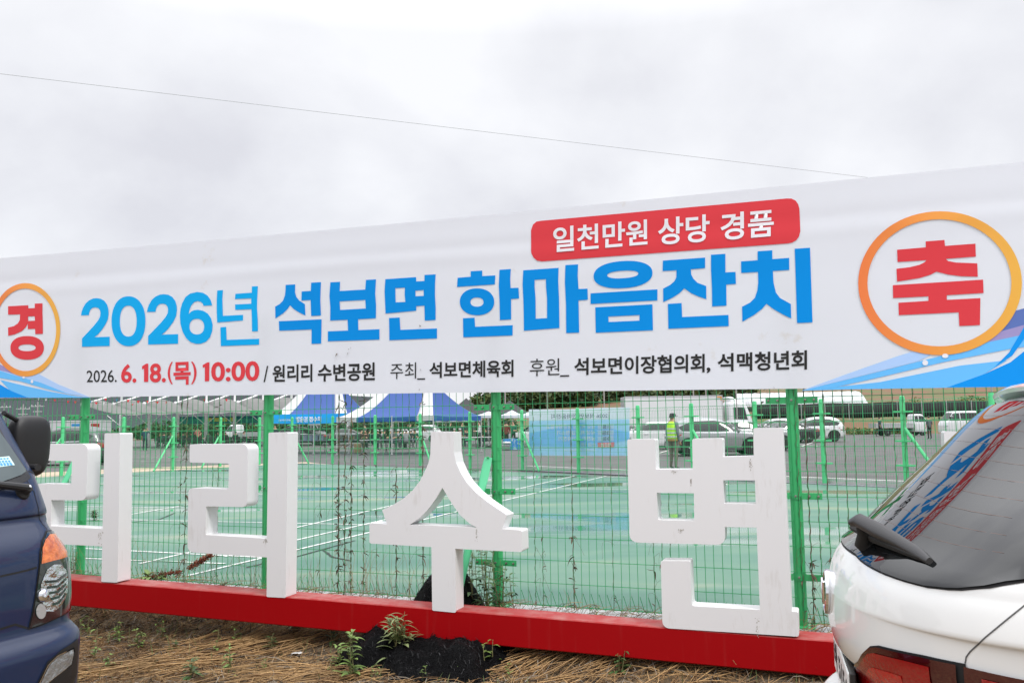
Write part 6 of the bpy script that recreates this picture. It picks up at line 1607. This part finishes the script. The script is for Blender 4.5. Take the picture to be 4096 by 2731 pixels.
for k in range(1, 12):
    mb = MB(); mb.tube([p + Vector((0, 0, .02)) for p in rows[k * 3]], .03, 5); mb.build('hoop', m_pole, gh)
mb = MB(); mb.box(G0 + gd * LN * .5 + Vector((0, 0, 2.6)), (LN, 4.6, 2.0), gd, gn); mb.build('base', m_trim, gh)
# ------------------------------------------------------------------ mountains, sheds, poles
m_mtn = mat('mountain', (.014, .021, .026), .95, var=.25, vscale=.004)
def ridge(pts, Y, base=-5):
    mb = MB(); rows = []
    top = [(gp(x, Y).x, h) for x, h in pts]
    for j in range(9):
        t = j / 8; rows.append([(x * (1 - .12 * (1 - t) * 0) , Y - (1 - t) * Y * .45, base + h * (t ** 1.2) * (1 + .10 * noise.noise((x * .004, t * 3, 1)))) for x, h in top])
    mb.grid(rows); tag(mb.build('mountain', m_mtn, smooth=True), kind='structure')
def dense(pts, n=60):
    o = []
    for k in range(n + 1):
        x = pts[0][0] + (pts[-1][0] - pts[0][0]) * k / n
        for a, b in zip(pts, pts[1:]):
            if a[0] <= x <= b[0]: t = (x - a[0]) / (b[0] - a[0]); o.append((x, a[1] + (b[1] - a[1]) * t + 4 * noise.noise((x * .02, 0, 0)))); break
    return o
ridge(dense([(-2500, 150), (-600, 150), (200, 120), (700, 110), (1200, 95), (1900, 60), (2600, 30)]), 2200)
ridge(dense([(-2500, 40), (-300, 46), (500, 40), (1500, 30), (2400, 10)]), 900)
sd_ = thing('site_office', 'low white and grey container office with blue and red doors behind the car at left', 'container', gp(300, 92))
a = gp(200, 92); b = gp(406, 92)
mb = MB(); mb.rbox((a + b) / 2 + Vector((0, 1.2, 1.28)), (b.x - a.x, 2.4, 2.5), .03); mb.build('wall', mat('office_wall', (.50, .50, .52), .6), sd_)
mb = MB(); mb.rbox((a + b) / 2 + Vector((0, 1.2, 2.58)), (b.x - a.x + .1, 2.5, .10), .02); mb.build('roof', m_tbl, sd_)
for f0, f1, c, nm in ((.42, .58, (.02, .2, .5), 'blue_door'), (.8, .96, (.32, .01, .015), 'red_door'), (.27, .36, (.6, .6, .6), 'vent_unit')):
    mb = MB(); mb.rbox(a + (b - a) * ((f0 + f1) / 2) + Vector((0, -.02, 1.6)), ((b.x - a.x) * (f1 - f0), .05, 1.4 if nm != 'vent_unit' else .5), .01); mb.build(nm, mat(nm, c, .5), sd_)
def upole(label, px, Y, h, r=.13, arms=True, z0=0.0):
    p = gp(px, Y) + Vector((0, 0, z0)); t = thing('utility_pole', label, 'pole', p)
    mb = MB(); mb.tube([p, p + Vector((0, 0, h))], [r, r * .7], 10); mb.build('mast', mat('pole_concrete', (.33, .32, .31), .85), t, smooth='auto')
    if arms:
        mb = MB(); mb.box(p + Vector((0, 0, h - .6)), (1.8, .1, .1)); mb.box(p + Vector((0, 0, h - 1.3)), (1.2, .1, .1))
        ar = mb.build('crossarm', m_pole, t)
        for x in (-.8, -.3, .3, .8): mb = MB(); mb.lathe([(.03, 0), (.05, .04), (.03, .08), (.045, .12), (.02, .16)], p + Vector((x, 0, h - .55)), n=8); mb.build('insulator', m_pole, ar)
for j, (x, Y, h, z0) in enumerate([(14, 120, 5.6, 0), (90, 115, 5.2, 0), (148, 118, 5.6, 0), (2022, 112, 7.5, 0), (2191, 118, 8.5, 0), (2419, 118, 8.0, 0), (2778, 118, 8.5, 0), (2828, 122, 8.5, 0), (3976, 112, 8.0, 0)]):
    upole('grey concrete utility pole ' + ['at the far left edge below the banner', 'second from the left edge, leaning', 'left of the first thick fence post', 'beside the black canopy', 'above the left part of the prize board', 'above the right part of the prize board', 'behind the white box lorry, left one', 'behind the white box lorry, right one', 'left of the white car spoiler'][j], x, Y, h, .16 if x > 3000 else .11, x < 200, z0)
upole('thin grey lamp post in front of the white lorry cab', 2950, 56, 4.2, .05, False)
# overhead wire
ow = MB(); A_, B_ = at_depth(-500, 236, 20), at_depth(4400, 815, 30)
pts = [A_ + (B_ - A_) * (k / 40) - Vector((0, 0, .10 * math.sin(PI * k / 40))) for k in range(41)]
# keep the seen part on the straight line of the photo
ow.tube([at_depth(-500 + 4900 * k / 40, 236 + 4900 * k / 40 * .1195, 20 + 10 * k / 40) for k in range(41)], .0055, 6)
tag(ow.build('overhead_wire', mat('wire_grey', (.34, .34, .35), .6), smooth=True), 'thin grey overhead wire crossing the cloudy sky down to the right', 'wire')
# ================================================================== NEAR VEGETATION
rg = random.Random(21)
m_straw = [mat('straw_gold', (.37, .23, .10), .8, var=.2, vscale=3), mat('straw_brown', (.20, .115, .05), .85, var=.25, vscale=3), mat('straw_grey', (.27, .23, .18), .85), mat('straw_dark', (.055, .04, .028), .9)]
def sgz(p): return gz(p.x, p.y)
def straw(mb, p, ang, L, r, lift):
    d = Vector((math.cos(ang), math.sin(ang), 0)); n = 4; pts = []
    bend = rg.uniform(-.25, .25)
    for k in range(n):
        t = k / (n - 1) - .5
        q = p + d * (L * t) + Vector((-d.y, d.x, 0)) * (bend * L * t * t)
        z = sgz(q) + .006 + lift * (1 - (2 * t) ** 2 * .6) + rg.uniform(0, .006) + (lift * 1.4 * (t + .5) if lift > .05 else 0)
        pts.append(Vector((q.x, q.y, z)))
    mb.tube(pts, [r, r, r * .85, r * .5], 3, False)
mb = MB()
def spot():
    while True:
        s = rg.uniform(-6.2, 4.2); d = -rg.uniform(0.12, 4.2)
        p = fpt(s, d)
        if p.y > 3.6 and abs(p.x / max(p.y, .1)) < .72: return p
for _ in range(16000):
    p = spot(); u = rg.random(); v = noise.noise((p.x * 1.6, p.y * 1.6, 5))
    base = .45 + .5 * noise.noise((p.x * .8, p.y * .8, 9))
    mb.mi = 0 if u < .26 + v * .7 else 1 if u < .66 else 2 if u < .82 else 3
    straw(mb, p, rg.gauss(base, .5) if rg.random() < .16 else rg.uniform(0, PI), rg.uniform(.05, .28), rg.uniform(.0014, .003), rg.choice([.003, .008, .02, .04]))
for (cx_, cy_, a, n, L) in [(980, 2600, .5, 240, 1.0), (560, 2680, .5, 200, .9), (1150, 2530, .75, 120, .6), (2500, 2690, .2, 160, .8), (3050, 2720, 0.0, 140, .7), (2150, 2700, .35, 120, .7), (1250, 2700, .3, 150, .7), (2850, 2650, .6, 100, .6), (500, 2450, .4, 80, .5)]:
    c = ground(cx_, cy_, -.2)
    for _ in range(int(n * .55)):
        mb.mi = 0 if rg.random() < .8 else 1
        q = c + Vector((rg.gauss(0, .32), rg.gauss(0, .10), 0)); straw(mb, q, rg.gauss(a, .3), rg.uniform(.35, 1) * L, rg.uniform(.0022, .004), rg.choice([.02, .035, .05]))
tag(mb.build('dry_straw', m_straw), kind='stuff')
mb = MB()
for _ in range(11000):                      # crumbled dead leaves
    p = spot(); p = Vector((p.x, p.y, sgz(p) + rg.uniform(.002, .03))); mb.mi = rg.choice([0, 1, 1, 2])
    a = Vector((rg.gauss(0, 1), rg.gauss(0, 1), rg.gauss(0, .5))).normalized(); b = a.cross(Vector((rg.gauss(0, 1), rg.gauss(0, 1), rg.gauss(0, 1)))).normalized(); s = rg.uniform(.006, .022)
    c = a.cross(b) * s * .6
    mb.add([p - a * s, p + b * s * .5 + c, p + a * s, p - b * s * .5 + c], [(0, 1, 2), (0, 2, 3)])
tag(mb.build('leaf_litter', [mat('litter_tan', (.30, .19, .09), .9), mat('litter_brown', (.15, .085, .04), .9), mat('litter_dark', (.06, .045, .03), .9)]), kind='stuff')
mb = MB()
for _ in range(2600):                      # fine living blades
    p = spot()
    if noise.noise((p.x * 1.1, p.y * 1.1, 17)) < .02 and rg.random() < .8: continue
    p = Vector((p.x, p.y, sgz(p))); h = rg.uniform(.03, .12); a = rg.uniform(0, 2 * PI); w = rg.uniform(.0012, .003)
    d = Vector((math.cos(a), math.sin(a), 0)); q = Vector((-d.y, d.x, 0)) * w; mb.mi = rg.randrange(2)
    mb.add([p - q, p + q, p + d * h * .2 + Vector((0, 0, h * .6)) + q * .7, p + d * h * .2 + Vector((0, 0, h * .6)) - q * .7, p + d * h * .55 + Vector((0, 0, h))], [(0, 1, 2, 3), (3, 2, 4)])
m_gr = [mat('grass_green', (.11, .16, .045), .7), mat('grass_olive', (.17, .18, .07), .7)]
tag(mb.build('sparse_grass', m_gr), kind='stuff')
m_leafg = mat('weed_green', (.14, .22, .05), .55, var=.25, vscale=14); m_leafd = mat('weed_dark_green', (.055, .11, .03), .55, var=.25, vscale=14); m_leafp = mat('weed_pale_green', (.17, .21, .085), .6, var=.25, vscale=14); m_stem = mat('weed_stem', (.16, .15, .06), .7)
def leaf(mb, p, d, L, w, droop, fold=.25):
    d = d.normalized(); sd = d.cross(Vector((0, 0, 1)))
    sd = sd.normalized() if sd.length > .05 else Vector((1, 0, 0))
    rows = []
    for k in range(7):
        t = k / 6; c = p + d * L * t + Vector((0, 0, -droop * L * t * t)); ww = w * math.sin(PI * min(1, t * .92 + .08)) ** .8
        rows.append([c - sd * ww + Vector((0, 0, ww * fold)), c, c + sd * ww + Vector((0, 0, ww * fold))])
    mb.grid(rows)
def weed(name, label, p, h, n, L, w, m, stems=1, group=None, up=.7, heads=None, rad=.03):
    t = thing(name, label, 'plant', p, group)
    ms, ml, mh = MB(), MB(), MB()
    for s in range(stems):
        a = rg.uniform(0, 2 * PI); b = Vector(p) + Vector((math.cos(a), math.sin(a), 0)) * rg.uniform(0, rad) * (stems > 1); hh_ = h * rg.uniform(.75, 1.05)
        tip = b + Vector((rg.uniform(-.16, .16) * hh_, rg.uniform(-.16, .16) * hh_, hh_))
        pts = [b + (tip - b) * k / 5 + Vector((math.sin(k * 1.3 + s) * .012 * hh_, 0, 0)) for k in range(6)]
        ms.tube(pts, [.0035, .003, .0028, .0024, .002, .0012], 5)
        for k in range(n):
            q = rg.uniform(.05, 1); c = b + (tip - b) * q; a = rg.uniform(0, 2 * PI) if n < 30 else k * 2.4
            leaf(ml, c, Vector((math.cos(a), math.sin(a), up * rg.uniform(.4, 1.2))), L * rg.uniform(.6, 1.15) * (1.1 - .5 * q), w * rg.uniform(.7, 1.1) * (1.1 - .4 * q), rg.uniform(.2, .7))
        if heads:
            for k in range(60):
                q = rg.uniform(.5, 1); c = b + (tip - b) * q + Vector((rg.gauss(0, .008), rg.gauss(0, .008), 0)); mh.box(c, (.007, .006, .007))
    ms.build('stem', m_stem, t, smooth=True); ml.build('leaves', m, t, smooth=True)
    if heads: mh.build('seed_head', heads, t)
    return t
def on(px, py):
    p = ground(px, py, -.2)
    for _ in range(6): p = ground(px, py, gz(p.x, p.y))
    return Vector((p.x, p.y, gz(p.x, p.y)))
spots = [(560, 2600), (640, 2560), (940, 2590), (1090, 2610), (1010, 2560), (1180, 2580), (1240, 2560), (1290, 2590), (1330, 2610), (1320, 2700), (1360, 2680), (920, 2690), (1060, 2690), (760, 2720), (1390, 2640), (1410, 2720), (1960, 2690), (2040, 2720), (2080, 2660), (2190, 2670), (2290, 2690), (2380, 2640), (2360, 2700), (2620, 2660), (2640, 2715), (2690, 2720), (2880, 2680), (3180, 2725), (2480, 2720), (380, 2640), (430, 2690), (340, 2560), (1830, 2725), (700, 2610), (860, 2630), (470, 2570), (1500, 2725), (1700, 2728)]
protos = []
for j, (x, y) in enumerate(spots):
    p = on(x, y)
    lab = 'small green weed sprouting from the straw ' + ('between the blue truck and the black net heap' if x < 1400 else 'around the black net heap' if x < 2000 else 'between the black net heap and the white car')
    gname = 'small weeds ' + ('left' if x < 1400 else 'middle' if x < 2000 else 'right')
    if j < 5: t = weed('weed', lab, p, rg.uniform(.10, .2), rg.randrange(7, 12), .075, .011, rg.choice([m_leafg, m_leafd]), rg.randrange(1, 4), gname); protos.append(t)
    else:
        t = copy_tree(protos[j % 5]); t.location = p; t.rotation_euler = (0, 0, rg.uniform(0, 6)); s = rg.uniform(.6, 1.25); t.scale = (s, s, s); t['label'] = lab; t['group'] = gname
weed('weed', 'leafy clump of tall pale weeds in front of the black net heap', on(1585, 2670), .36, 9, .22, .014, m_leafp, 12, None, 1.1, None, .08)
weed('weed', 'broad-leaved green weed with pointed leaves at the left edge of the net heap', on(1400, 2725), .30, 12, .13, .02, m_leafg, 3)
weed('weed', 'single heart-shaped seedling in the middle of the straw', on(917, 2700), .07, 3, .06, .03, m_leafg)
def onf(px, off, z=None):
    p = fplane(px, 2400, off); return Vector((p.x, p.y, gz(p.x, p.y) if z is None else z))
for j, (x, h, st, off) in enumerate([(1890, .66, 2, -.22), (1925, .58, 3, -.2), (1955, .50, 3, -.25), (2000, .36, 4, -.2), (2055, .34, 1, -.15)]):
    weed('tall_weed', 'tall leafy green weed stem ' + ['left of the middle post, tallest of the row', 'left of the middle post with broad leaves', 'just left of the middle post', 'at the foot of the middle post', 'right of the middle post'][j], onf(x, off), h, 11, .12, .016, m_leafd, st, 'tall weeds by the middle post', .5)
weed('weed', 'broad leaved weed and dock leaves behind the beam between the two ㄹ letters', onf(590, -.28), .20, 9, .15, .03, m_leafg, 4, None, .8, None, .12)
weed('weed', 'feathery green weed behind the beam left of the second ㄹ letter', onf(650, -.24), .24, 16, .06, .006, m_leafd, 6, None, .6, None, .1)
weed('weed', 'green weed clump at the foot of the first thick post', onf(285, -.15), .34, 14, .07, .008, m_leafd, 4, None, .6, None, .06)
weed('weed', 'small dark weed at the fence foot under the second ㄹ letter', onf(905, -.2), .14, 9, .10, .012, m_leafd, 3, None, .8, None, .06)
weed('weed', 'little green sprout on the footing left of the tallest letter', onf(2495, -.18), .08, 7, .07, .011, m_leafg, 2)
weed('weed', 'weed growing on the court behind the first upright letter', Vector(ground(375, 2080, 0.0)), .16, 14, .14, .016, m_leafd, 4, None, .7, None, .12)
m_dock = mat('dock_seed', (.17, .045, .018), .85, var=.3, vscale=30)
for j, (x0, y0, x1, y1) in enumerate([(575, 2318, 722, 2288), (755, 2276, 850, 2218)]):
    a, b = fplane(x0, y0, -.25), fplane(x1, y1, -.18)
    t = thing('dock_stalk', ['fallen reddish brown dock seed stalk behind the beam', 'leaning reddish brown dock stalk against the mesh under the second ㄹ'][j], 'plant', a)
    mb = MB(); mb.tube([a, (a + b) / 2 + Vector((0, 0, .02)), b], [.004, .003, .002], 5); mb.build('stem', m_dock, t)
    mb = MB()
    for k in range(520):
        q = rg.random(); c = a + (b - a) * q + Vector((rg.gauss(0, .012), rg.gauss(0, .012), rg.gauss(.01, .012))); s = rg.uniform(.004, .009)
        d = Vector((rg.gauss(0, 1), rg.gauss(0, 1), rg.gauss(0, 1))).normalized(); e_ = d.orthogonal().normalized(); mb.add([c - d * s, c + e_ * s, c + d * s, c - e_ * s], [(0, 1, 2, 3)])
    mb.build('seeds', m_dock, t)
# dry stalks and runners behind the beam
mb = MB()
for _ in range(3200):
    s = rg.uniform(-4.6, 3.2); off = -rg.uniform(.13, .55); p = fpt(s, off)
    mb.mi = rg.choice([0, 0, 1, 1, 2, 3]); straw(mb, p, rg.gauss(-.35, .5), rg.uniform(.08, .3), rg.uniform(.0012, .0024), rg.choice([.01, .02, .04, .06]))
for _ in range(420):
    s = rg.uniform(-4.6, 3.0); off = -rg.uniform(.10, .3); p = fpt(s, off); p.z = gz(p.x, p.y); h = rg.uniform(.1, .38) * (1.2 if s < 0 else .6); mb.mi = rg.choice([0, 2, 2])
    mb.tube([p, p + Vector((rg.gauss(0, .02), 0, h * .5)), p + Vector((rg.gauss(0, .07), 0, h))], [.0015, .0012, .0007], 3, False)
tag(mb.build('dry_stalks', m_straw), kind='stuff')
# black net heap under the beam
c0 = splane(1720, 2560, .0); sc_ = s_of(c0)
m_heap = mat('black_mesh_cloth', (.002, .002, .0024), .6, spec=.1, col2=(.010, .010, .011), vscale=160, lo=.5, hi=.62, bump=1.0, bscale=160)
mb = MB(); rows = []
for i in range(110):
    a = -.78 + 1.56 * i / 109; row = []
    for j in range(110):
        b = -.55 + 1.35 * j / 109
        p = spt(sc_ + a, b - .05)
        h1 = .31 * math.exp(-((a + .10) / .24) ** 4) * math.exp(-((b - .50) / .24) ** 4)
        h2 = .19 * math.exp(-((a + .30) / .30) ** 4) * math.exp(-((b - .02) / .24) ** 4)
        h3 = .185 * math.exp(-((a - .10) / .44) ** 4) * math.exp(-((b - .02) / .32) ** 4)
        h = max(h1, h2, h3)
        w = noise.noise((p.x * 5, p.y * 5, 1)) * .07 + (.35 - abs(noise.noise((p.x * 8, p.y * 8, 4)))) * .07 + noise.noise((p.x * 30, p.y * 30, 4)) * .006
        z = gz(p.x, p.y) - .03 + h + (w * min(1, h / .08) if h > .02 else -.05)
        if .0 < b - .05 < .24: z = min(z, bb(sc_ + a) - .006)
        row.append((p.x, p.y, z))
    rows.append(row)
heap = thing('net_heap', 'heap of crumpled black netting lying under and behind the red beam', 'netting', rows[55][50])
mb.grid(rows); mb.build('netting', m_heap, heap, smooth=True)
mt_ = MB(); m_th = [mat('net_thread', (.003, .003, .0035), .6, spec=.15), mat('net_thread_mid', (.012, .012, .013), .6, spec=.2), mat('net_thread_grey', (.04, .04, .043), .5, spec=.2)]  # threads in three tones from near black to dark grey
for _ in range(5200):
    i, j = rg.randrange(2, 106), rg.randrange(2, 106); p = Vector(rows[i][j])
    if p.z - gz(p.x, p.y) < .02: continue
    q = Vector(rows[i + rg.choice([-2, -1, 1, 2])][j + rg.choice([-2, -1, 1, 2])]); d = (q - p); d = d.normalized() * rg.uniform(.012, .04); w = Vector((rg.gauss(0, 1), rg.gauss(0, 1), 0)).normalized() * rg.uniform(.0012, .0028)
    u = Vector((0, 0, rg.uniform(.003, .012))); mt_.mi = rg.choice([0, 0, 0, 0, 1, 1, 1, 2]); mt_.add([p - d / 2 - w + u * .4, p - d / 2 + w + u * .4, p + w + u, p - w + u, p + d / 2 + w + u * .4, p + d / 2 - w + u * .4], [(0, 1, 2, 3), (3, 2, 4, 5)])
o = mt_.build('loose_threads', m_th, heap); o['kind'] = 'stuff'
def scrap(label, px, py, s):
    p = on(px, py); mb = MB(); rows = []
    for i in range(9):
        rows.append([p + Vector((s * (i / 8 - .5) * 1.8, s * (j / 8 - .5), .02 + s * .22 * noise.noise((i * .55, j * .55, px)) + .004)) for j in range(9)])
    mb.grid(rows); o = mb.build('paper_scrap', mat('scrap', (.62, .61, .58), .8), smooth=True); o.modifiers.new('thickness', 'SOLIDIFY').thickness = .001
    tag(o, label, 'litter')
scrap('small white paper scrap on the straw left of the black heap', 1188, 2624, .04)
scrap('twisted white rag on the straw below the tallest letter', 2780, 2705, .10)
# ------------------------------------------------------------------ dead vines twined round the wires of the tall fence
m_vine = mat('dead_vine', (.12, .09, .06), .9, var=.3, vscale=20)
vpx = [721, 741, 845, 868, 884, 1274, 1344, 1368, 1393, 1415, 1464, 1513, 1590, 1643, 1695, 1880, 1961, 2125, 2155, 2274, 2429, 2604, 2621, 2656, 3014, 3047, 3082, 3118, 3200, 3219, 3245, 3290, 3318, 3356, 3391, 3430, 3506, 3545, 3585, 3625, 3662]
heavy = {1344, 1368, 1415, 1464, 1393, 1590, 1695, 3210, 3219, 3290, 741, 2274}
for x in vpx:
    s = fs_of(x, -.04)
    i = max(k for k in range(len(POSTS)) if POSTS[k] <= s) if s > POSTS[0] else 0
    a, b = POSTS[i] + .02, POSTS[min(i + 1, len(POSTS) - 1)] - .02; n = int(round((b - a) / (gap / NW))); s = a + (b - a) * round((s - a) / (b - a) * n) / n
    sec = 'left of the second ㄹ letter' if x < 760 else 'seen inside the second ㄹ letter' if x < 900 else 'between the second upright and the peaked letter' if x < 1720 else 'beside the middle fence post' if x < 2000 else 'in front of the prize board' if x < 2480 else 'below the arms of the tallest letter' if x < 2700 else 'above the tallest letter arm' if x < 3150 else 'between the tall letter post and the white car'
    t = thing('dead_vine', 'dry vine twisted up a fence wire ' + sec, 'vine', fpt(s, -.04, PB), 'dead vines ' + sec)
    lo_, hi_ = PB - .02, (PT - .2 if x > 2900 or rg.random() < .7 else rg.uniform(1.0, 1.6))
    if 2604 <= x < 2700: hi_ = .9
    if 3000 < x < 3150: lo_ = 1.2
    mb = MB(); dense_ = x in heavy
    for q in range(2 if dense_ else 1):
        ph = rg.uniform(0, 6); rr_ = rg.uniform(.003, .005); pts = []; z = lo_; w = rg.uniform(.09, .16)
        while z < hi_:
            k = rr_ * (1 + .5 * noise.noise((z * 6, x, q))); pts.append(fpt(s + k * math.cos(ph), -.04 + k * math.sin(ph), z)); z += .012; ph += 2 * PI * .012 / w
        if len(pts) > 3: mb.tube(pts, rg.uniform(.0013, .0021) * (1.25 if dense_ else .8), 5)
    mb.build('stem', m_vine, t, smooth=True)
    ml = MB(); z = lo_ + rg.uniform(0, .1)
    top = hi_ if x < 1720 else lo_ + .5
    while z < top:
        if z < .95 or rg.random() < .55:
            for k in range(rg.randrange(2, 6) if dense_ else rg.randrange(1, 3)):
                d = Vector((rg.gauss(0, 1), rg.gauss(0, 1), rg.gauss(-.2, .6))); leaf(ml, fpt(s, -.045, z + rg.uniform(-.012, .012)), d, rg.uniform(.024, .055), rg.uniform(.004, .008), rg.uniform(-.5, 1), rg.uniform(.5, 1.4))
        z += rg.uniform(.06, .14) if dense_ else rg.uniform(.12, .5)
    for k in range(4 if x < 1720 else 3):                   # loose tendrils
        z = rg.uniform(lo_, lo_ + (.5 if x > 1720 else .9)); c = fpt(s, -.045, z); a_ = rg.uniform(-1, 1); pts = [c + FU * (.09 * a_ * u + .02 * math.sin(u * 5 + k)) + Vector((0, 0, -.10 * u * u + .05 * math.sin(u * 3))) - FN * .02 * u for u in [j / 7 for j in range(8)]]
        ml.tube(pts, .0008, 3, False)
    if ml.v: ml.build('dead_leaves', m_vine, t)
